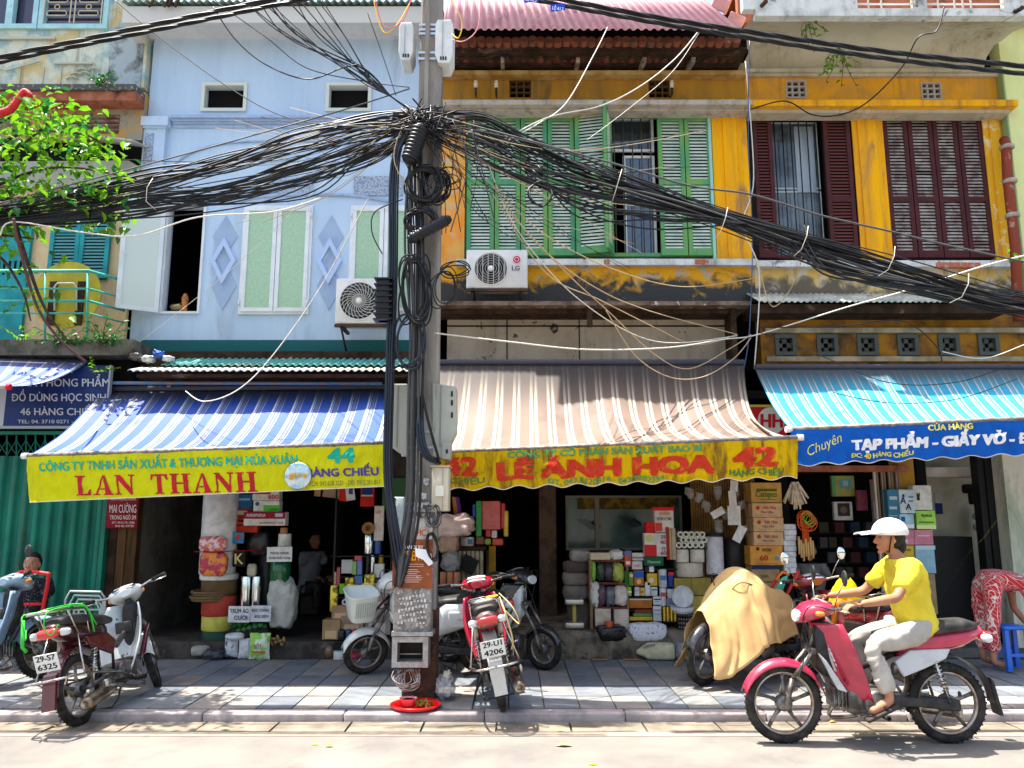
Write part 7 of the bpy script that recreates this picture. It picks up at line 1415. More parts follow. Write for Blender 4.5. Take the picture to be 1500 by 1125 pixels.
 for s_ in(-1,1):
  m=MB();m.rbox((-.27,s_*.12,bz+.055),(.07,.075,.06),.025,n=3);pt(m,'indicator',m_clr if not bare else m_amb,t)
 m=MB()
 def fend(u,v):
  a=radians(70)+radians(110)*u;r_=rw+.03;return Vector((-.0+r_*cos(a)*1.06,(v-.5)*.115,rw+.05+r_*sin(a)*.98-.05*u))
 m.grid(fend,14,6);m.prism([(-.33,rw+.16),(-.31,rw+.18),(-.36,rw-.08),(-.38,rw-.08)],-.05,.05);pt(m,'rear_fender',c2 if plate and plate[1]else m_blk,t,solid=.006)
 if plate:
  pm=Matrix.Translation((-.345,0,rw+.27))@Matrix.Rotation(radians(-14),4,'Y')
  m=MB();m.rbox((0,0,0),(.006,.19,.14),.003,n=1);m.xf(pm);pl=pt(m,'number_plate',flat(.74,.74,.68),t)
  m=MB()
  for s_,zz in((plate[0][0],.018),(plate[0][1],-.05)):letters(m,s_,-.075,zz,.15,.042,lambda a,b:pm@Vector((-.0045,-a,b)),bold=.02)
  pt(m,'lettering',flat(.02,.02,.025),pl)
 if rack:
  m=MB();rz=bz+.20;m.tube(catmull([(.10,.11,rz),(-.20,.12,rz+.02),(-.40,.09,rz+.03),(-.43,0,rz+.03),(-.40,-.09,rz+.03),(-.20,-.12,rz+.02),(.10,-.11,rz)],6),.011,n=6)
  for q in(-.3,-.18,-.05):m.tube([(q,-.11,rz+.02),(q,.11,rz+.02)],.006,n=5)
  for s_ in(-1,1):m.tube([(-.22,s_*.12,rz+.02),(-.10,s_*.12,bz-.0)],.008,n=5);m.tube([(.02,s_*.115,rz),(.04,s_*.12,bz)],.008,n=5)
  pt(m,'rack',m_chrome,t)
 if bars:
  m=MB();z_=rw+.02
  for s_ in(-1,1):m.tube(catmull([(.50,s_*.14,z_-.02),(.30,s_*.19,z_+.03),(-.10,s_*.20,z_+.10),(-.36,s_*.17,z_+.12),(-.42,s_*.10,z_+.12),(-.42,0,z_+.12)],5),.010,n=6)
  for s_ in(-1,1):m.tube([(-.2,s_*.20,z_+.1),(-.12,s_*.12,bz+.02)],.008,n=5)
  pt(m,'crash_bar',m_chrome,t)
 m=MB();top=.86;bot=rw+.02 if not scooter else rw-.02;hw_=.175 if not scooter else .19
 def shield(u,v):
  z_=top+(bot-top)*v;y_=(u-.5)*2;w_=hw_*(.62+.45*sin(pi*min(1,v*.8+.15)));x_=hx-.02-.20*v-(.14*v*v if scooter else 0)-.13*y_*y_+.03*cos(y_*3)
  return Vector((x_,y_*w_,z_))
 m.grid(shield,16,14);pt(m,'leg_shield',c1,t,solid=.014)
 m=MB();m.loft([(hx-.13,.66,.05,.20,2.4),(hx-.06,.68,.085,.21,2.6),(hx+.00,.70,.07,.17,2.4)],n=14);pt(m,'inner_cover',m_blk if not scooter else c2,t)
 m=MB()
 for s_ in(-1,1):m.prism([(hx-.05,.60),(hx+.01,.66),(hx-.12,.40),(hx-.19,.38)],s_*.10,s_*.14)
 pt(m,'shield_vent',c2,t,bevel=.01)
 m=MB();m.loft([(-.04,rw,.010,.035,2.4,.105),(.02,rw+.01,.012,.048,3,.105),(.30,rw+.025,.012,.030,3,.105),(.46,rw+.03,.012,.045,3,.105),(.52,rw+.03,.01,.035,3,.105)],n=14);pt(m,'chain_case',m_blk,t)
 if muffler:m=MB();m.loft([(.02,rw+.005,.010,.028,3,-.212),(.12,rw-.005,.012,.036,3,-.215),(.28,rw-.025,.010,.030,3,-.212)],n=12);pt(m,'heat_shield',m_chrome,t)
 m=MB();m.tube([(.46,-.13,rw+.02),(.43,-.19,rw+.05),(.34,-.20,rw+.17),(.33,-.25,rw+.18)],.009,n=6);pt(m,'kick_starter',m_chrome,t)
 m=MB()
 for s_ in(-1,1):
  for(u0,u1,v0,v1)in((.66,.74,.15,.62),(.78,.81,.25,.70)):
   e=(lambda u:u)if s_>0 else(lambda u:1-u);m.grid(lambda u,v:shield(e(u0+(u1-u0)*u),v0+(v1-v0)*v)+Vector((.010,0,0)),4,10)
 pt(m,'stripe',flat(.62,.60,.58,.3),t)
 m=MB()
 for s_ in(-1,1):
  for z_ in(.46,.60,.74):m.lathe([(0,.006),(.008,.005),(.009,0)],c=(hx-.10-.2*(top-z_),s_*.10,z_),axis='x',n=8,rot=(0,0,pi))
 m.rbox((hx-.205,0,.66),(.02,.15,.10),.012);pt(m,'glove_lid',m_blk,t)
 hp=Vector((hx-.055,0,.82));ax=Vector((-.42,0,.91)).normalized()
 st_=bpy.data.objects.new('steering',None)
 SM=Matrix.Translation(hp)@Matrix.Rotation(steer,4,ax)@Matrix.Translation(-hp)
 fx=wb
 def sp(mb,nm,m_,**k):mb.xf(SM);return pt(mb,nm,m_,t,**k)
 m=MB()
 for s_ in(-1,1):
  m.tube([(hx+.02,s_*.065,.66),(fx-.05,s_*.075,rw+.18)],.016,n=8);m.tube([(fx-.05,s_*.075,rw+.18),(fx,s_*.075,rw)],.021,n=8)
 m.tube([(hx+.02,-.07,.66),(hx+.02,.07,.66)],.024,n=8);m.tube([(hx+.02,0,.66),(hx-.05,0,.90)],.022,n=8);sp(m,'fork',m_steel)
 fw=wheel(t,0,rw,'front_wheel',True,wire=wire);fw.matrix_local=SM@Matrix.Translation((fx,0,rw))
 m=MB()
 def ff(u,v):
  a=radians(-10)+radians(150)*u;r_=rw+.022;y_=(v-.5)*2;return Vector((fx-r_*cos(a+.35)*-1*(1)*1.0,y_*.062,rw+r_*sin(a+.35-.3)-.03*y_*y_))
 m.grid(lambda u,v:Vector((fx+(rw+.025)*cos(radians(20)+radians(140)*u),(v-.5)*.13,rw+(rw+.03)*sin(radians(20)+radians(140)*u)-.05*(2*v-1)**2)),18,8);sp(m,'front_fender',c1,solid=.006)
 m=MB();m.loft([(hx-.17,.955,.05,.03,2.2),(hx-.12,.965,.13,.05,2.6),(hx-.04,.955,.155,.065,2.6),(hx+.05,.93,.12,.07,2.4),(hx+.11,.905,.07,.05,2.2)],n=18);sp(m,'handlebar_cowl',c1)
 m=MB()
 for s_ in(-1,1):m.tube(catmull([(hx-.10,s_*.22,.965),(hx+.06,s_*.17,.99),(hx+.09,s_*.08,.86),(hx+.04,s_*.07,.66)],5),.0045,n=5)
 m.tube(catmull([(fx,.09,rw+.02),(fx-.09,.10,rw+.2),(hx+.06,.07,.70),(hx,.06,.84)],5),.004,n=5);sp(m,'brake_cable',m_blk)
 m=MB();m.rbox((hx-.075,0,.99),(.12,.20,.02),.008,rot=(0,.25,0));sp(m,'dash_trim',m_blk)
 m=MB();m.loft([(hx+.07,.925,.09,.05,2.4),(hx+.125,.905,.065,.042,2.2)],n=14);sp(m,'headlight',m_clr)
 m=MB();m.grid(lambda u,v:Vector((hx-.16+.10*v,(u-.5)*.17,.985+.035*v+.008*sin(pi*u))),8,4);sp(m,'speedometer',mat('dial_glass',(.45,.5,.52),.1,coord='obj'),solid=.006)
 m=MB();m.tube(catmull([(hx-.20,.36,.99),(hx-.14,.24,.985),(hx-.07,.10,.96),(hx-.07,-.10,.96),(hx-.14,-.24,.985),(hx-.20,-.36,.99)],5),.012,n=8);sp(m,'handlebar',m_chrome)
 for s_ in(-1,1):
  m=MB();m.tube([(hx-.145,s_*.25,.986),(hx-.205,s_*.37,.992)],.018,n=10);sp(m,'grip',m_tyre)
  m=MB();m.tube([(hx-.10,s_*.20,.975),(hx-.09,s_*.28,.97),(hx-.14,s_*.37,.97)],.006,n=5);sp(m,'brake_lever',m_chrome)
  m=MB();m.rbox((hx-.02,s_*.135,.935),(.07,.05,.04),.018,n=2);sp(m,'indicator',m_amb)
  if mirrors:
   m=MB();m.tube([(hx-.11,s_*.19,.99),(hx-.12,s_*.24,1.08),(hx-.14,s_*.29,1.16)],.005,n=6);sp(m,'mirror_stem',m_chrome)
   m=MB();m.ell((hx-.15,s_*.30,1.20),(.014,.045,.06),n=16);sp(m,'mirror',m_mir if mirrors==2 else m_blk)
 if basket:
  m=MB();n_=0
  bx_,bz_=hx+.30,.74
  prof=[]
  for k in range(14):
   a=2*pi*k/14
  m.loft([(bz_-.16,0,.11,.13,4,0),(bz_-.15,0,.12,.14,4,0),(bz_+.10,0,.155,.19,4,0),(bz_+.115,0,.165,.20,4,0),(bz_+.115,0,.15,.185,4,0),(bz_-.13,0,.105,.125,4,0)],n=24,ax='z');m.v=[(v[1]*0+v[0]+bx_,v[1],v[2])for v in m.v];bo=sp(m,'basket',basket)
  m=MB()
  for k in range(9):
   for s_ in(-1,1):m.box((bx_-.09+k*.022,s_*(.17),bz_-.02),(.007,.006,.16),rot=(s_*-.2,0,0))
  sp(m,'basket_slot',flat(.35,.42,.40))['kind']='stuff'
  m=MB();m.tube([(hx+.0,0,.80),(hx+.2,0,.60)],.012,n=6);sp(m,'basket_bracket',m_blk)
 return t,SM,hx
def yawto(rear,front):d=Vector(front)-Vector(rear);return math.atan2(d.y,d.x)
p_white=paint('white',(.66,.68,.66),(.50,.51,.48));p_red=paint('red',(.50,.008,.03),(.36,.01,.02));p_dred=paint('dark_red',(.22,.012,.02));p_blue=paint('pale_blue',(.26,.38,.50),(.16,.24,.33));p_blackp=paint('black',(.02,.02,.022));p_maroon=paint('maroon',(.10,.008,.015));p_pink=paint('pink_red',(.46,.02,.06),(.30,.012,.035))
b1,SM1,hx1=bike('white and maroon motorbike with green straps on its rack, rear wheel off the kerb',(-3.44,6.62,-.0),radians(87),lean=radians(-11),c1=p_white,c2=p_maroon,tailc=paint('near_black',(.05,.012,.015)),steer=radians(28),rack=True,bars=True,plate=(('29-S7','6325'),True),rw=.275)
m=MB();bz=.275+.42
for s_ in(-1,1):
 m.tube(catmull([(.05,s_*.12,bz+.19),(-.1,s_*.14,bz+.23),(-.3,s_*.13,bz+.24),(-.44,s_*.10,bz+.22),(-.46,s_*.08,bz+.12),(-.42,s_*.1,bz+.05),(-.36,s_*.13,bz+.12)],5),.005,n=5)
m.tube(catmull([(-.35,.13,bz+.22),(-.2,0,bz+.25),(-.02,-.14,bz+.22),(.06,-.15,bz+.0)],5),.007,n=5);m.tube(catmull([(.05,.12,bz+.2),(.0,-.1,bz+.24),(.10,-.15,bz+.05)],5),.006,n=5);m.tube([(-.34,.16,bz+.2),(-.36,.17,bz-.0),(-.33,.16,bz-.04)],.014,n=6)
pt(m,'green_strap',flat(.05,.50,.05),b1)
b2,SM2,hx2=bike('dusty red motorbike seen from behind with its rear wheel at the kerb',(-.075,6.80,SWZ),radians(95),lean=radians(-11),c1=p_red,c2=paint('dusty',(.50,.46,.40)),tailc=paint('dusty_brown',(.20,.13,.11)),steer=radians(-6),rack=True,bars=True,plate=(('29-U1','4206'),True))
m=MB();m.tube(catmull([(-.2,-.13,bz+.22),(-.3,-.15,bz+.1),(-.26,-.17,bz-.12),(-.2,-.15,bz-.2)],5),.008,n=5);m.tube(catmull([(-.1,-.14,bz+.24),(-.22,-.22,bz+.12),(-.2,-.25,bz-.02),(-.12,-.16,bz+.1)],5),.006,n=5);pt(m,'tan_strap',flat(.62,.48,.22),b2)
m=MB();m.rbox((-.25,-.07,bz+.235),(.05,.10,.03),.01);pt(m,'yellow_tape',flat(.80,.42,.02),b2)
bike('black and white scooter facing right behind the red motorbike',(-.70,8.95,SWZ),radians(-24),lean=radians(-5),c1=p_blackp,c2=p_white,steer=radians(-14),rw=.215,wb=1.12,scooter=True,muffler=False)
bike('white electric bike with a front basket half hidden behind the pole',(-.32,8.35,SWZ),radians(184),lean=radians(-5),badge='HONDA',c1=p_white,c2=p_white,steer=radians(22),rw=.225,wb=1.16,scooter=True,muffler=False,basket=mat('white_basket',(.70,.74,.70),.4,coord='obj',col2=(.6,.64,.6),sc=4),seatc=m_seat)
b6,_,_=bike('motorbike hidden under a beige sheet beside the shop step',(2.92,8.30,SWZ),radians(206),lean=radians(-5),c1=p_blackp,c2=p_blackp,steer=radians(12))
m=MB()
def cover(u,v):
 x=.26+1.04*(1-u);s_=(v-.5)*2
 ridge=.50+.52*math.exp(-((x-.88)/.40)**2)+.30*math.exp(-((x-.15)/.55)**2)
 hem=.40-.28*math.exp(-((x-1.25)/.30)**2)+.03*sin(x*9)
 if s_>0:hem+=.05
 wid=.12+.22*math.exp(-((x-.88)/.36)**2)+.09
 a=abs(s_);y=math.copysign(wid*(a**.75)*(1+.12*nz(x*4,s_*3)),s_);z=ridge+(hem-ridge)*(a**1.7)
 f_=.040*(abs(sin(x*10+s_*1.5+2.8*nz(x*2,s_*1.5)))-.5)*a**.6*1.3+.02*nz(x*5,s_*4,2)
 return Vector((x+.06*(1-z)*a+.03*nz(s_*3,x*2),y+math.copysign(f_,s_),z+.035*(abs(sin(s_*7+x*6+2*nz(x*2,s_)))-.5)*(1-a*.5)))
m.grid(cover,70,70);cv=build(m,'bike_cover',mat('beige_sheet',(.72,.46,.20),.85,col2=(.60,.36,.14),sc=3.5,amt=(.4,.7),bump=.25,bsc=150,bdist=.004,coord='obj'),None,local=True,solid=.003)
cv.matrix_world=Matrix.Translation(b6.location)@b6.rotation_euler.to_matrix().to_4x4();
for o in list(b6.children):
 if o.name.split('.')[0]in('handlebar','grip','brake_lever','indicator','handlebar_cowl','headlight','speedometer','rear_body','tail_light','seat'):bpy.data.objects.remove(o)
tag(cv,'beige yellow sheet draped over a parked motorbike at the step','cover')
b7,SM7,hx7=bike('dark red motorbike with round mirrors and a yellow bag on its handlebar',(3.22,6.98,SWZ),radians(104),lean=radians(-6),c1=p_dred,c2=p_blackp,steer=radians(-4),mirrors=2,rack=True,plate=(('30-F4','1187'),False))
def bagmesh(c,w,h,d,seed,n=16):
 m=MB();m.grid(lambda u,v:Vector((c.x+w*(u-.5)*(.35+.9*sin(pi*min(1,v*.62+.02)))+.02*nz(v*6,seed),c.y+d*sin(pi*u)*sin(pi*v)*(1+.4*nz(u*5,v*6,seed))*-1,c.z-h*v+.03*nz(u*6,v*5,seed))),n,n)
 m.grid(lambda u,v:Vector((c.x+w*(u-.5)*(.35+.9*sin(pi*min(1,v*.62+.02)))+.02*nz(v*6,seed),c.y+d*sin(pi*u)*sin(pi*v),c.z-h*v+.03*nz(u*6,v*5,seed))),n,n);return m
c0=P(1238,848,7.55)
tag(build(bagmesh(c0,.28,.30,.08,3),'yellow_bag',cloth('yellow_plastic',(.85,.68,.01),(.75,.55,.01),sc=8,transl=.3)),'bright yellow plastic bag hanging from the dark red motorbike handlebar','bag')
m=MB();c0=P(1237,884,7.4)
for k in range(5):
 a=(k-2)*.07;m.tube(catmull([c0+Vector((a*.2,0,0)),c0+Vector((a,-.02,-.03)),c0+Vector((a*1.5,-.03,-.09)),c0+Vector((a*1.7,-.03,-.15-.02*(k%2)))],5),[.045-.0015*q for q in range(16)],n=8)
tag(build(m,'rubber_gloves',cloth('orange_rubber',(.86,.22,.02),(.8,.3,.05),sc=6,transl=.3)),'orange rubber gloves hanging fingers down below the yellow bag','gloves')
RX,RY=P(1392,1085,6.12).x,6.12
b8,SM8,hx8=bike('pink red motorbike on the road carrying the rider in yellow',(RX,RY,0),radians(180),lean=0,c1=p_pink,c2=paint('silver',(.5,.52,.54)),steer=0,rack=False,mirrors=1,plate=None,group='motorbikes with riders')
for o in list(b8.children):
 if o.name.split('.')[0]in('side_stand','centre_stand'):bpy.data.objects.remove(o)
b9,_,_=bike('pale blue and black motorbike cut by the left edge of the photo',(-5.12,6.98,SWZ),radians(66),lean=radians(-7),c1=p_blue,c2=p_blackp,steer=radians(8),mirrors=1,rack=False,plate=None)
def tubes(name,label,cat,cols,loc=None,group=None):
 t=thing(name,label,cat,cols[0][1][0][0]);
 for nm,pls,r,m_ in cols:
  m=MB()
  for pl in pls:m.tube(pl,r,n=8)
  build(m,nm,m_,t)
 return t
m_redp=flat(.66,.02,.02,.35)
a=[P(20,905,8.4),P(24,848,8.4),P(32,838,8.4),P(66,840,8.4),P(71,847,8.4),P(62,900,8.4),P(55,985,8.3)]
tubes('hand_truck','red tubular hand truck behind the pale blue motorbike','hand truck',[('frame',[catmull(a,5)],.019,m_redp),('cross_bar',[[P(33,885,8.4),P(61,885,8.4)]],.014,m_redp)])
a=[P(1121,960,8.3),P(1127,868,8.3),P(1140,842,8.3),P(1152,838,8.3)];b=[P(1148,960,8.3),P(1153,870,8.3),P(1170,836,8.3)]
tubes('hand_truck','red hand truck with green and orange straps right of covered motorbike','hand truck',[('frame',[a,b],.017,m_redp),('cross_bar',[[P(1126,876,8.3),P(1152,876,8.3)],[P(1123,920,8.3),P(1150,920,8.3)]],.012,m_redp),('green_strap',[[P(1154-q*2,842+q,8.25),P(1142-q*3,876,8.25)]for q in range(5)],.006,flat(.10,.50,.36)),('orange_strap',[[P(1136,850,8.25),P(1146,838,8.25),P(1156,842,8.25)]],.012,flat(.85,.25,.02)),('wheel',[[P(1118,958,8.3),P(1121,958,8.3)],[P(1149,958,8.3),P(1152,958,8.3)]],.07,m_tyre)])
fr=[]
for q in range(4):
 o_=q*6.5;fr.append([P(93+o_,920,8.6),P(96+o_,878+o_*.9,8.6),P(103+o_*.9,866+o_*.9,8.6),P(148-o_*.3,867+o_*.9,8.6),P(154-o_*.4,876+o_*.9,8.6),P(153-o_*.4,920,8.6)])
tubes('folding_chair_frame','grey metal cart frame of nested hoops behind the white motorbike','cart',[('hoop',fr,.011,flat(.46,.50,.46,.4)),('cross_bar',[[P(93,919,8.6),P(153,919,8.6)],[P(110,893,8.6),P(150,893,8.6)]],.009,flat(.46,.50,.46,.4))])
T0=G(609,1036,SWZ);t=thing('red_tray','round red plastic tray on the kerb before the pole','tray',T0)
m=MB();m.lathe([(0,.006),(.16,.006),(.175,.02),(.205,.035),(.215,.03),(.20,.01),(.17,0),(0,0)][::-1],c=T0,n=36);build(m,'dish',flat(.72,.01,.01,.3),t)
c0=T0+Vector((-.065,.02,.012));bt=thing('pink_bowl','pink bowl with blue water standing on the red tray','bowl',c0);m=MB();m.lathe([(0,0),(.05,0),(.072,.055),(.078,.06),(.066,.055),(.05,.01)],c=c0,n=24);build(m,'bowl',flat(.80,.22,.26,.35),bt);m=MB();m.lathe([(0,0),(.067,0)],c=c0+Vector((0,0,.045)),n=24);build(m,'water',flat(.10,.42,.62,.08),bt)
m=MB()
for k in range(26):
 c=T0+Vector((.07+R.uniform(-.06,.06),R.uniform(-.05,.05),.02+R.uniform(0,.03)));m.box(c,(.05,.016,.002),rot=(R.uniform(-.6,.6),R.uniform(-.6,.6),R.uniform(0,6)))
tag(build(m,'herb_leaves',mat('herb_green',(.10,.22,.03),.6,col2=(.25,.10,.03),sc=30)),'small heap of green and brown leaves on the red tray','leaves',kind='stuff')
gbag('litter_bag','crumpled clear plastic bag at the foot of the pole',637,995,664,1024,7.1,.25,(.5,.5,.5),m_=MC['clear_crumple'],lump=.5,seed=12);gbag('paper_scrap','small pale crumpled paper on top of the clear bag',648,985,660,998,7.15,.1,(.66,.60,.48),lump=.4)
for i,(x_,y_,c,w_,l_,z_)in enumerate(((461,1090,(.80,.55,.03),.05,'yellow leaf on the road left of the pole',0),(482,1093,(.85,.5,.02),.06,'orange yellow leaf on the road near the strip',0),(868,1119,(.55,.62,.02),.06,'bright lime leaf on the road at the bottom',0),(78,1065,(.75,.45,.05),.05,'yellow leaf in the gutter by the white motorbike',0),(148,1063,(.5,.3,.1),.04,'brown leaf in the gutter by the white motorbike',0),(330,1069,(.25,.6,.15),.09,'thin green leaf in the gutter',0),(350,1071,(.2,.12,.08),.04,'dark brown leaf in the gutter',0),(690,1070,(.7,.3,.08),.05,'orange leaf in the gutter below the red motorbike',0),(820,1070,(.75,.5,.1),.06,'yellow scrap in the gutter right of the pole',0),(826,1092,(.7,.42,.12),.12,'long tan twig on the road',0),(1190,1053,(.66,.5,.12),.06,'yellow leaf by the kerb before the rider',0),(1220,1058,(.6,.4,.08),.07,'ochre leaf by the kerb before the rider',0),(595,1058,(.8,.5,.5),.05,'pink scrap in the gutter before the tray',0),(806,1042,(.8,.78,.75),.05,'white crumpled scrap on the kerb right of the red motorbike',SWZ),(1410,1052,(.3,.32,.1),.12,'greenish leaf pile by the kerb at the right',0))):
 c0=G(x_,y_,z_+.006);m=MB();m.grid(lambda u,v:Vector((c0.x+w_*(u-.5),c0.y+w_*.5*(v-.5)*sin(pi*min(.95,max(.05,u))),c0.z+.012*sin(pi*u)*(i%2)+.004*nz(u*4,v*4,i))),6,4);tag(build(m,'fallen_leaf',gm(c,.6)),l_,'litter')
 # ------ people
def skinmesh(verts,edges,root=0,sub=2):
 me=bpy.data.meshes.new('s');me.from_pydata([v[0]for v in verts],edges,[]);o=bpy.data.objects.new('s',me);COL.objects.link(o)
 md=o.modifiers.new('k','SKIN');md.use_smooth_shade=True
 if not me.skin_vertices:pass
 for i,v in enumerate(verts):
  sv=me.skin_vertices[0].data[i];sv.radius=v[1]if isinstance(v[1],tuple)else(v[1],v[1]);sv.use_root=i==root
 md2=o.modifiers.new('u','SUBSURF');md2.levels=sub;md2.render_levels=sub
 dg=bpy.context.evaluated_depsgraph_get();ev=o.evaluated_get(dg);m2=ev.to_mesh()
 vs=[tuple(v.co)for v in m2.vertices];fs=[list(p.vertices)for p in m2.polygons];ev.to_mesh_clear();bpy.data.objects.remove(o);bpy.data.meshes.remove(me)
 return vs,fs
def chain(parts):
 """parts: list of chains [(point, radius), ...]; chains sharing a point are joined there"""
 vs,es,ix=[],[],{}
 for ch in parts:
  prev=None
  for p,r in ch:
   k=tuple(round(c,4)for c in p)
   if k not in ix:ix[k]=len(vs);vs.append((p,r))
   if prev is not None:es.append((prev,ix[k]))
   prev=ix[k]
 return vs,es
def headgeo(mb,c,f,up=Vector((0,0,1)),s=1.0):
 f=f.normalized();r=up.cross(f).normalized();u=f.cross(r);Mx=Matrix((f,r,u)).transposed()
 def hf(v):
  q=v.copy()
  if v.z<-.1:q.x*=1-.25*abs(v.z+.1)+(.12 if v.x>0 else-.15)*abs(v.z);q.y*=1-.35*abs(v.z+.1)
  if v.x>.3 and-.15<v.z<.2:q.x-=.07*(1-abs(v.z-.02)*4)*(abs(v.y)>.12)
  return q
 mb.ell(c,(.098*s,.078*s,.118*s),rot=Mx,n=28,m=20,fn=hf)
 L=lambda a,b,d:c+Mx@Vector((a*s,b*s,d*s))
 mb.tube([L(.088,0,.018),L(.100,0,-.005),L(.112,0,-.024),L(.098,0,-.034)],[.009*s,.011*s,.015*s,.010*s],n=8)
 for sg in(-1,1):mb.ell(L(-.004,sg*.078,-.004),(.018*s,.010*s,.030*s),rot=Mx,n=10,m=7)
 mb.ell(L(.087,0,-.060),(.012*s,.026*s,.006*s),rot=Mx,n=10,m=6);mb.ell(L(.084,0,-.071),(.013*s,.022*s,.007*s),rot=Mx,n=10,m=6);mb.ell(L(.074,0,-.100),(.02*s,.026*s,.016*s),rot=Mx,n=10,m=6)
 return L,Mx
def hand(mb,w,d,palm,s=1.0,curl=.6,side=1):
 """w wrist, d direction of the hand, palm = palm normal; five separate fingers"""
 d=d.normalized();palm=(palm-d*palm.dot(d)).normalized();r=d.cross(palm)*side
 Mx=Matrix((d,r,palm)).transposed()
 mb.rbox(w+d*.05*s,(.09*s,.078*s,.028*s),.012*s,rot=Mx,n=3)
 for k,(o,L)in enumerate(((-.030,.068),(-.010,.078),(.010,.074),(.029,.058))):
  p=w+d*.092*s+r*o*s;pts=[p-d*.02*s,p];a=0;q=p
  for j in range(3):a+=curl*(.7+.15*j);q=q+(d*cos(a)+palm*sin(a))*(L*s*(.42,.33,.25)[j]);pts.append(q)
  mb.tube(pts,[.0085*s,.0088*s,.008*s,.0075*s,.006*s],n=8)
 p=w+d*.03*s-r*.036*s;mb.tube([p,p+(d*.5-r*.6+palm*.4).normalized()*.035*s,p+(d*.8-r*.35+palm*.5).normalized()*.068*s],[.011*s,.010*s,.007*s],n=8)
def person(label,loc,yaw,J,skin,clothes,hair=None,face=Vector((1,0,0)),cat='person',group=None,hands=True,eyes=True,headup=Vector((0,0,1))):
 """J: joints in the person's own frame (x forward); clothes: (name, chains, material)"""
 t=thing('person',label,cat,loc,group=group);t.rotation_euler=(0,0,yaw)
 V={k:Vector(v)for k,v in J.items()}
 ch=[[(V['pel'],(.135,.105)),(V['pel'].lerp(V['che'],.5),(.12,.095)),(V['che'],(.15,.105)),(V['nec'],.052),(V['nec'].lerp(V['hea'],.45),.05)]]
 for s_ in 'LR':
  if s_+'sh' in V:ch.append([(V['che'],(.15,.105)),(V[s_+'sh'],.058),(V[s_+'sh'].lerp(V[s_+'el'],.4),.046),(V[s_+'el'],.038),(V[s_+'el'].lerp(V[s_+'wr'],.35),.038),(V[s_+'wr'],.025)])
  if s_+'hi' in V:ch.append([(V['pel'],(.135,.105)),(V[s_+'hi'],.088),(V[s_+'hi'].lerp(V[s_+'kn'],.5),.074),(V[s_+'kn'],.054),(V[s_+'kn'].lerp(V[s_+'an'],.35),.052),(V[s_+'an'],.034),(V[s_+'an']+(V[s_+'to']-V[s_+'an'])*.5,.036),(V[s_+'to'],.026)])
 vs,es=chain(ch);a,b=skinmesh(vs,es);m=MB();m.add(a,b,True)
 L,Mx=headgeo(m,V['hea'],face,headup)
 if hands:
  for s_,sg in(('L',1),('R',-1)):
   if s_+'wr' in V:d=V.get(s_+'hd',V[s_+'wr']+(V[s_+'wr']-V[s_+'el']))-V[s_+'wr'];hand(m,V[s_+'wr'],d,V.get(s_+'pn',Vector((0,0,-1))),curl=.75,side=sg)
 o=build(m,'body',skin,t,local=True);md=o.modifiers.new('r','REMESH');md.mode='VOXEL';md.voxel_size=.0065;md.use_smooth_shade=True;md=o.modifiers.new('s','SMOOTH');md.factor=.5;md.iterations=2
 for nm,chs,mt in clothes:
  vs,es=chain([[(Vector(p)if not isinstance(p,Vector)else p,r)for p,r in c]for c in chs(V)]);a,b=skinmesh(vs,es,sub=3);m=MB()
  m.add([tuple(Vector(v)+Vector((nz(v[0]*14,v[1]*14,v[2]*9),nz(v[0]*14+7,v[1]*14,v[2]*9),0))*.016+Vector((abs(sin(v[2]*26+9*nz(v[0]*4,v[1]*5,v[2]*3)))-.5,0,0))*.010)for v in a],b,True);build(m,nm,mt,t,local=True)
 if eyes:
  m=MB()
  for sg in(-1,1):m.ell(L(.080,sg*.030,.012),(.008,.013,.0065),rot=Mx,n=10,m=6)
  build(m,'eyes',flat(.03,.02,.02,.2),t,local=True);m=MB()
  for sg in(-1,1):m.tube([L(.084,sg*.016,.032),L(.086,sg*.030,.037),L(.076,sg*.046,.031)],.0032,n=5)
  build(m,'eyebrows',flat(.015,.012,.01),t,local=True)
 if hair:
  m=MB();hm,long_=hair
  m.ell(L(-.018,0,.022),(.103,.090,.112),rot=Mx,n=26,m=16,fn=lambda v:Vector((v.x*(1.0 if v.x<.25 or v.z>.45 else .45),v.y,v.z))*(1+.04*nz(v.x*9,v.y*9,v.z*9)))
  if long_:m.ell(L(-.075,0,-.05),(.05,.05,.07),rot=Mx,n=14,m=10)
  build(m,'hair',hm,t,local=True)
 return t,V,L,Mx
m_skin=mat('skin_tan',(.42,.20,.11),.5,col2=(.36,.16,.09),sc=9,coord='obj');m_skin2=mat('skin_warm',(.48,.24,.14),.5,col2=(.40,.18,.10),sc=9,coord='obj');m_hair=mat('black_hair',(.012,.010,.009),.45,bump=.6,bsc=120,coord='obj')
def shirt(r=1.0,sl=.55,low=None):
 def f(V):
  c=[[(V['pel']-(V['che']-V['pel']).normalized()*.11,(.15*r,.135*r)),(V['pel']+(V['che']-V['pel'])*.1,(.155*r,.125*r)),(V['pel'].lerp(V['che'],.45),(.150*r,.12*r)),(V['che'],(.168*r,.125*r)),(V['che'].lerp(V['nec'],.75),.075)]]
  for s_ in 'LR':
   if s_+'sh' in V:c.append([(V['che'],(.168*r,.125*r)),(V[s_+'sh'],.072*r),(V[s_+'sh'].lerp(V[s_+'el'],min(1,sl)),.066*r)]+([(V[s_+'el'].lerp(V[s_+'wr'],sl-1),.045)]if sl>1 else[]))
  return c
 return f
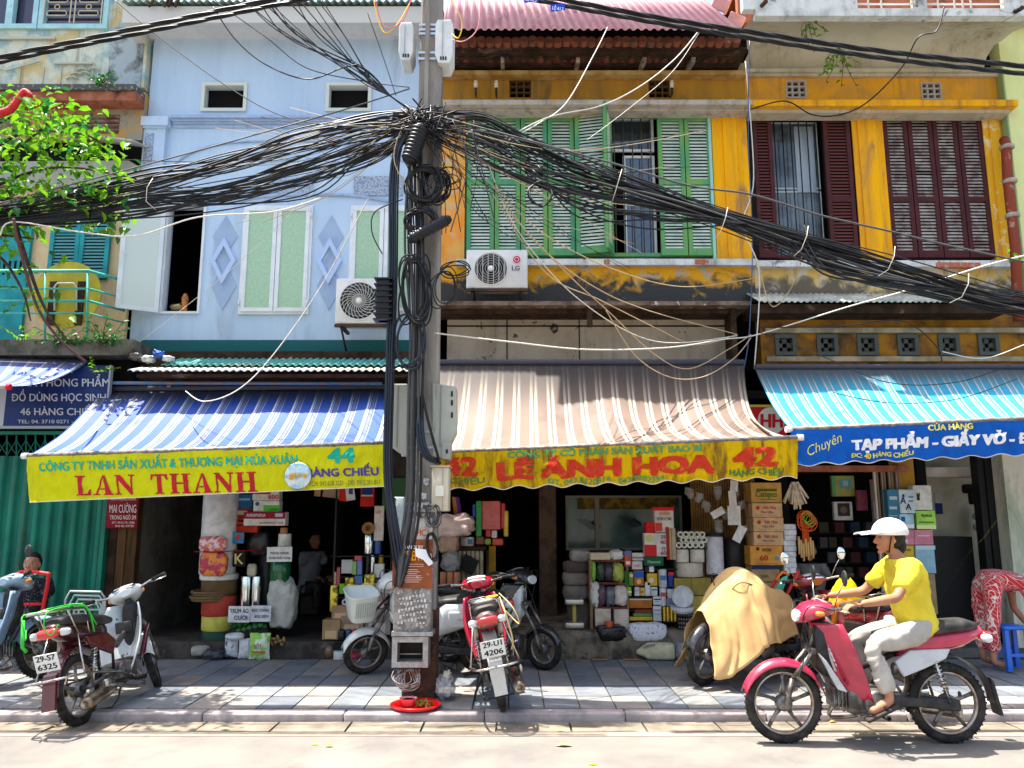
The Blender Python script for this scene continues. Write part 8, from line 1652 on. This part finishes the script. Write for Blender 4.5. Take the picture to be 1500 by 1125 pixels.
def trousers(r=1.0,leg=.95):
 def f(V):
  return[[(V['pel']+(V['che']-V['pel'])*.25,(.145*r,.115*r)),(V['pel'],(.155*r,.125*r))]]+[[(V['pel'],(.155*r,.125*r)),(V[s_+'hi'],.105*r),(V[s_+'hi'].lerp(V[s_+'kn'],.5),.092*r),(V[s_+'kn'],.072*r),(V[s_+'kn'].lerp(V[s_+'an'],.5),.066*r),(V[s_+'kn'].lerp(V[s_+'an'],leg),.060*r)]for s_ in 'LR']
 return f
m_ysh=mat('yellow_shirt',(.74,.60,.05),.75,col2=(.64,.50,.04),sc=7,bump=.4,bsc=30,coord='obj');m_gtr=mat('pale_trousers',(.46,.43,.38),.8,col2=(.38,.35,.31),sc=8,coord='obj')
hxr=hx8
rd,V,L,Mx=person('rider in a yellow shirt and white peaked helmet passing on the road',(RX,RY,0),pi,{'pel':(.17,0,.84),'che':(.25,0,1.17),'nec':(.30,0,1.36),'hea':(.335,0,1.475),'Lsh':(.26,.17,1.27),'Lel':(.44,.27,1.06),'Lwr':(hxr-.25,.30,1.02),'Rsh':(.26,-.17,1.27),'Rel':(.44,-.27,1.06),'Rwr':(hxr-.25,-.30,1.02),'Lhi':(.22,.10,.80),'Lkn':(.60,.16,.72),'Lan':(.50,.19,.34),'Lto':(.66,.20,.26),'Rhi':(.22,-.10,.80),'Rkn':(.60,-.16,.72),'Ran':(.50,-.19,.34),'Rto':(.66,-.20,.26)},m_skin,[('shirt',shirt(1.16,.80),m_ysh),('trousers',trousers(1.0,.9),m_gtr)],hair=(m_hair,True))
m=MB();m.ell(L(-.012,0,.045),(.135,.120,.115),rot=Mx,n=28,m=16,fn=lambda v:Vector((v.x,v.y,max(v.z,-.15))));build(m,'helmet',mat('white_helmet',(.80,.76,.76),.25,coat=.8,coord='obj',col2=(.72,.66,.68),sc=5),rd,local=True)
m=MB();m.grid(lambda u,v:L(.09+.15*v,(u-.5)*(.20-.06*v*v),.062-.018*v-.06*(u-.5)**2),12,6);build(m,'visor',flat(.80,.78,.78,.3),rd,local=True,solid=.006)
m=MB();m.tube([L(.03,.105,.02),L(.035,.06,-.10),L(.035,-.06,-.10),L(.03,-.105,.02)],.006,n=5);build(m,'chin_strap',m_black,rd,local=True)
for s_ in 'LR':
 m=MB();a,b=V[s_+'an'],V[s_+'to'];m.rbox((a+b)/2+Vector((0,0,-.045)),(.25,.09,.03),.012,rot=(0,.42,0));m.tube([a.lerp(b,.3)+Vector((0,.045,-.02)),a.lerp(b,.6)+Vector((0,0,.025)),a.lerp(b,.3)+Vector((0,-.045,-.02))],.012,n=5);build(m,'sandal',flat(.05,.04,.035),rd,local=True)
m_paj=bpy.data.materials.new('red_check_pyjamas');m_paj.use_nodes=True;nt_=m_paj.node_tree;bs=nt_.nodes['Principled BSDF'];tc=nt_.nodes.new('ShaderNodeTexCoord');mp=nt_.nodes.new('ShaderNodeMapping');mp.inputs['Rotation'].default_value=(.5,.7,.75);nt_.links.new(tc.outputs['Object'],mp.inputs[0])
br=nt_.nodes.new('ShaderNodeTexBrick');br.inputs['Scale'].default_value=14;br.inputs['Color1'].default_value=(.56,.015,.02,1);br.inputs['Color2'].default_value=(.50,.02,.02,1);br.inputs['Mortar'].default_value=(.72,.55,.52,1);br.inputs['Mortar Size'].default_value=.022;nt_.links.new(mp.outputs[0],br.inputs[0])
ck=nt_.nodes.new('ShaderNodeTexChecker');ck.inputs['Scale'].default_value=22;nt_.links.new(mp.outputs[0],ck.inputs[0]);vo=nt_.nodes.new('ShaderNodeTexVoronoi');vo.inputs['Scale'].default_value=11;nt_.links.new(mp.outputs[0],vo.inputs[0])
r1=nt_.nodes.new('ShaderNodeValToRGB');r1.color_ramp.interpolation='CONSTANT';e=r1.color_ramp.elements;e[0].color=(0,0,0,1);e[1].position=.66;e[1].color=(1,1,1,1);nt_.links.new(vo.outputs['Color'],r1.inputs[0])
ml=nt_.nodes.new('ShaderNodeMath');ml.operation='MULTIPLY';nt_.links.new(r1.outputs[0],ml.inputs[0]);nt_.links.new(ck.outputs['Fac'],ml.inputs[1])
mx=nt_.nodes.new('ShaderNodeMix');mx.data_type='RGBA';nt_.links.new(ml.outputs[0],mx.inputs[0]);nt_.links.new(br.outputs[0],mx.inputs[6]);mx.inputs[7].default_value=(.72,.62,.52,1);nt_.links.new(mx.outputs[2],bs.inputs['Base Color']);bs.inputs['Roughness'].default_value=.8
wb_=P(1452,990,8.55)
person('woman in red checked pyjamas bending forward beside a blue stool',(wb_.x,8.55,SWZ),0,{'pel':(.08,0,.90),'che':(.37,0,.93),'nec':(.54,0,.84),'hea':(.64,0,.77),'Lsh':(.40,.18,.86),'Lel':(.44,.22,.60),'Lwr':(.56,.17,.40),'Rsh':(.36,-.18,.84),'Rel':(.32,-.23,.58),'Rwr':(.44,-.17,.38),'Lhi':(.04,.10,.86),'Lkn':(.02,.11,.47),'Lan':(.0,.11,.09),'Lto':(.14,.12,.04),'Rhi':(.04,-.10,.86),'Rkn':(.00,-.11,.47),'Ran':(-.02,-.11,.09),'Rto':(.12,-.12,.04)},m_skin2,[('shirt',shirt(1.02,.45),m_paj),('trousers',trousers(1.02,.80),m_paj)],hair=(m_hair,True),face=Vector((.5,0,-.8)),headup=Vector((.8,0,.5)))
st_=thing('plastic_stool','small blue plastic stool at the right edge beside the bending woman','stool',P(1495,958,8.3));a,b,z0,z1=WR(1475,918,1512,958,8.3);cx,cy,w=(a+b)/2,8.45,b-a;z0=SWZ+.02;m_st=flat(.01,.13,.62,.3)
m=MB();m.rbox((cx,cy,z1-.02),(w,w,.04),.015);build(m,'seat',m_st,st_)
for sx in(-1,1):
 for sy in(-1,1):m=MB();m.box((cx+sx*w*.42,cy+sy*w*.42,(z0+z1-.04)/2),(.05,.05,z1-.04-z0),taper=(.8,.8));build(m,'leg',m_st,st_)
m=MB();m.bx(cx-w*.4,cx+w*.4,cy-w*.44,cy-w*.42,z0+.14,z0+.17);m.bx(cx-w*.4,cx+w*.4,cy+w*.42,cy+w*.44,z0+.14,z0+.17);build(m,'stretcher',m_st,st_)
SIT={'pel':(0,0,.40),'che':(.06,0,.74),'nec':(.09,0,.93),'hea':(.115,0,1.05),'Lsh':(.07,.16,.84),'Lel':(.16,.22,.60),'Lwr':(.34,.12,.56),'Rsh':(.07,-.16,.84),'Rel':(.16,-.22,.60),'Rwr':(.34,-.12,.56),'Lhi':(.04,.09,.38),'Lkn':(.42,.13,.44),'Lan':(.38,.13,.10),'Lto':(.52,.14,.04),'Rhi':(.04,-.09,.38),'Rkn':(.42,-.13,.44),'Ran':(.38,-.13,.10),'Rto':(.52,-.14,.04)}
m_dot=mat('dotted_dark_cloth',(.02,.02,.03),.8,col2=(.30,.28,.30),sc=60,amt=(.60,.64),coord='obj')
c0=P(46,845,8.8)
person('seated woman in a dark dotted blouse behind the red hand truck',(c0.x-.03,8.8+.12,SWZ),radians(-80),SIT,m_skin2,[('blouse',shirt(1.05,.6),m_dot),('trousers',trousers(1.0,.9),m_dot)],hair=(m_hair,True))
gbox('low_stool','low wooden stool under the seated woman',33,935,62,968,8.8,.3,(.12,.08,.05),cat='stool')
c0=P(452,835,11.6)
person('person in a pale shirt seated in the dark shop behind the green film roll',(c0.x,11.6,.24),radians(-40),SIT,m_skin,[('shirt',shirt(1.05,.6),mat('pale_blue_cloth',(.34,.37,.42),.8,coord='obj',col2=(.28,.3,.34),sc=6)),('trousers',trousers(1,.9),m_blk)],hair=(m_hair,False))
gbox('low_stool','low dark stool under the person in the dark shop',440,872,466,900,11.5,.3,(.06,.05,.04),cat='stool')
c0=P(1190,815,10.0)
person('person in a grey shirt seated inside the doorway behind the dark red motorbike',(c0.x,10.1,.16),radians(-110),SIT,m_skin,[('shirt',shirt(1.05,.6),mat('grey_cloth',(.22,.21,.20),.8,coord='obj',col2=(.16,.15,.15),sc=6)),('trousers',trousers(1,.9),m_blk)],hair=(m_hair,False))
gbox('low_stool','low stool under the person inside the doorway',1175,855,1210,895,10.05,.3,(.06,.05,.04),cat='stool')
# ------ foliage
m_leaf=cloth('leaf_green',(.16,.37,.01),(.07,.24,.01),sc=9,amt=(.4,.7),transl=.45,rough=.35,streak=1,bump=0);m_leafd=cloth('leaf_dark',(.02,.13,.03),(.03,.19,.02),sc=9,amt=(.4,.7),transl=.3,rough=.35,streak=1,bump=0);m_bark=mat('bark',(.10,.06,.04),.9,col2=(.05,.035,.025),sc=12,bump=.8,bsc=40)
def leafmesh(L_,w,m_):
 m=MB();m.add([(0,0,0),(L_*.35,w*.5,.01),(L_*.35,-w*.5,.01),(L_*.35,0,-.008),(L_*.72,w*.36,.005),(L_*.72,-w*.36,.005),(L_*.72,0,-.014),(L_,0,-.03)],[(0,3,1),(0,2,3),(1,3,6,4),(3,2,5,6),(4,6,7),(6,5,7)],True);return m.mesh('leaf',m_)
LM=[leafmesh(.13,.075,m_leaf),leafmesh(.10,.055,m_leaf),leafmesh(.12,.07,m_leafd)]
tr_=thing('tree','tree with bright green leaves reaching in at the upper left','tree',(-6.6,7.4,SWZ))
m=MB();m.tube(catmull([(-6.6,7.4,0),(-6.5,7.4,2),(-6.2,7.4,3.6),(-6.0,7.4,5.2),(-6.1,7.4,6.4)],6),[.13-.003*q for q in range(25)],n=10);build(m,'trunk',m_bark,tr_)
tips=[]
for pts in([(-90,330),(0,270),(90,245),(200,262)],[(-80,280),(20,200),(110,195),(150,210)],[(-90,300),(-10,240),(60,190),(80,160)],[(-60,330),(30,322),(120,310),(190,315)],[(-90,360),(-10,370),(30,420),(45,470)],[(-90,250),(0,180),(40,165)],[(20,320),(60,440),(100,500)],[(-60,300),(30,290),(120,290),(165,300)],[(-80,340),(5,345),(50,350)]):
 q=catmull([P(a,b,7.3+R.uniform(-.2,.3))for a,b in pts],7);m=MB();m.tube(q,[.022-.016*i/len(q)for i in range(len(q))],n=5);build(m,'branch',m_bark,tr_);tips+=q[3:]
big=0;stf=MB()
def place_leaf(c,big_ok,dark=False):
 global big
 rot=Euler((R.uniform(-.7,.7),R.uniform(-.2,.9),R.uniform(0,2*pi)));s=R.uniform(.4,1.15);me=LM[2]if dark else R.choice(LM[:2])
 if big_ok and big<290:
  big+=1;o=piece(me,'leaf',tr_,c,rot=rot);o.scale=(s,s,s)
 else:
  mm=rot.to_matrix();stf.m=1 if dark else 0
  stf.add([mm@(v.co*s)+c for v in me.vertices],[list(p.vertices)for p in me.polygons],True)
for i in range(1750):
 t_=R.choice(tips);c=t_+Vector((R.gauss(0,.16),R.gauss(0,.20),R.gauss(0,.13)))
 sp_=(c.x/(c.y*CP+(c.z-HC)*SP))*FPX+750
 sy_=c.z-(HC+c.y*.375)
 if sp_>200 or(sy_<0 and(R.random()<.72 or sp_>45 and R.random()<.6))or(c.z<3.7 and R.random()<.8):continue
 place_leaf(c,c.y<7.3,R.random()<.22)
build(stf,'foliage',[m_leaf,m_leafd],tr_)['kind']='stuff'
def sprig(label,base,n,spread,L_=.3,m_=None,name='small_plant',cat='plant',droop=0):
 t=thing(name,label,cat,base);m=MB();s_=MB()
 for k in range(n):
  d=Vector((R.gauss(0,spread),R.gauss(0,spread*.6),R.uniform(.4,1)*(1-2*droop))).normalized();L2=L_*R.uniform(.5,1.1);q=[base,base+d*L2*.5+Vector((R.gauss(0,.03),0,0)),base+d*L2+Vector((0,0,-.05))];s_.tube(q,.004,n=4)
  for j in range(5):
   c=q[0].lerp(q[2],.3+.17*j);rot=Euler((R.uniform(-.6,.6),R.uniform(-.6,.6),R.uniform(0,6.3))).to_matrix();m.add([rot@(v.co*.7)+c for v in LM[1].vertices],[list(p.vertices)for p in LM[1].polygons],True)
 build(s_,'stem',m_bark,t);o=build(m,'leaves',m_ or m_leaf,t);o['kind']='stuff';return t
sprig('leafy weed growing at the end of the sooty balcony slab',P(150,505,9.15),16,.8,.42,m_leafd)
sprig('bright green seedling below the balcony slab corner',P(140,548,9.0),4,.5,.38)
sprig('bright leaves dangling at the far left under the balcony',P(36,500,9.0),3,.9,.30)
sprig('dark weeds along the sooty balcony slab at the left',P(90,505,9.15),12,1.2,.35,m_leafd)
sprig('spiky green weeds on the black ledge of the weathered house',P(150,122,9.6),9,1.2,.22,m_leafd)
sprig('fresh green twig at the right edge below the drain pipe',P(1508,380,8.6),8,1.6,.42)
sprig('creeper tufts hanging from the mouldy balcony edge',P(1228,70,9.3),9,.7,.5,droop=1)
sprig('thin creeper hanging left under the mouldy balcony',P(1182,26,9.2),5,.3,.45,droop=1)
t=thing('red_cloth','twisted red cloth caught in the tree at the upper left','cloth',P(20,165,7.0));q=catmull([P(-30,172,7.0),P(5,165,7.0),P(18,158,7.0),P(30,142,7.0),P(36,134,7.0),P(43,138,7.0),P(45,142,7.0)],6)
m=MB();m.tube(q,[.045-.0006*i for i in range(len(q))],n=7);build(m,'cloth',mat('red_rag',(.72,.03,.04),.5,col2=(.5,.02,.03),sc=12,bump=.8,bsc=30),t)
t=thing('table_top','round yellow folding table tipped on edge behind the teal railing','table',P(98,485,9.55));c=P(98,432,9.55);r_=52*9.6/FPX
m=MB();m.lathe([(r_*.99,-.012),(r_,-.006),(r_,.006),(r_*.99,.012)],c=c,axis='y',n=44);build(m,'top',mat('mustard_top',(.50,.40,.04),.7,col2=(.38,.30,.04),sc=5),t)
m=MB()
for x_ in(75,116):fbox(m,x_-5,412,x_+5,476,9.50,.03)
build(m,'batten',m_wood,t);m=MB();m.tube([P(80,455,9.49),P(80,420,9.48),P(84,415,9.48),P(108,415,9.48),P(112,420,9.48),P(112,455,9.49)],.012,n=6);build(m,'handle',flat(.5,.48,.4,.4),t)
m=MB();c=P(271,440,10.05);m.lathe([(.03,-.17),(.035,-.10),(.03,-.06),(.04,-.03),(.045,.03),(.02,.09),(0,.10)],c=c,n=12);tag(build(m,'orange_ornament',mat('orange_glaze',(.65,.22,.03),.3,col2=(.3,.1,.02),sc=20)),'slim orange ornament standing in the open blue house window','ornament')
m=MB();c=P(259,450,10.05);m.ell(c,(.09,.05,.05),n=14,m=8,fn=lambda v:v*(1+.3*nz(v.x*5,v.y*5,v.z*5)));m.tube([c+Vector((.05,0,.03)),c+Vector((.09,0,.10)),c+Vector((.13,0,.06))],.015,n=6);tag(build(m,'brass_figure',mat('dark_brass',(.30,.22,.10),.3,metal=.8)),'small dark brass animal figure in the open blue house window','ornament')
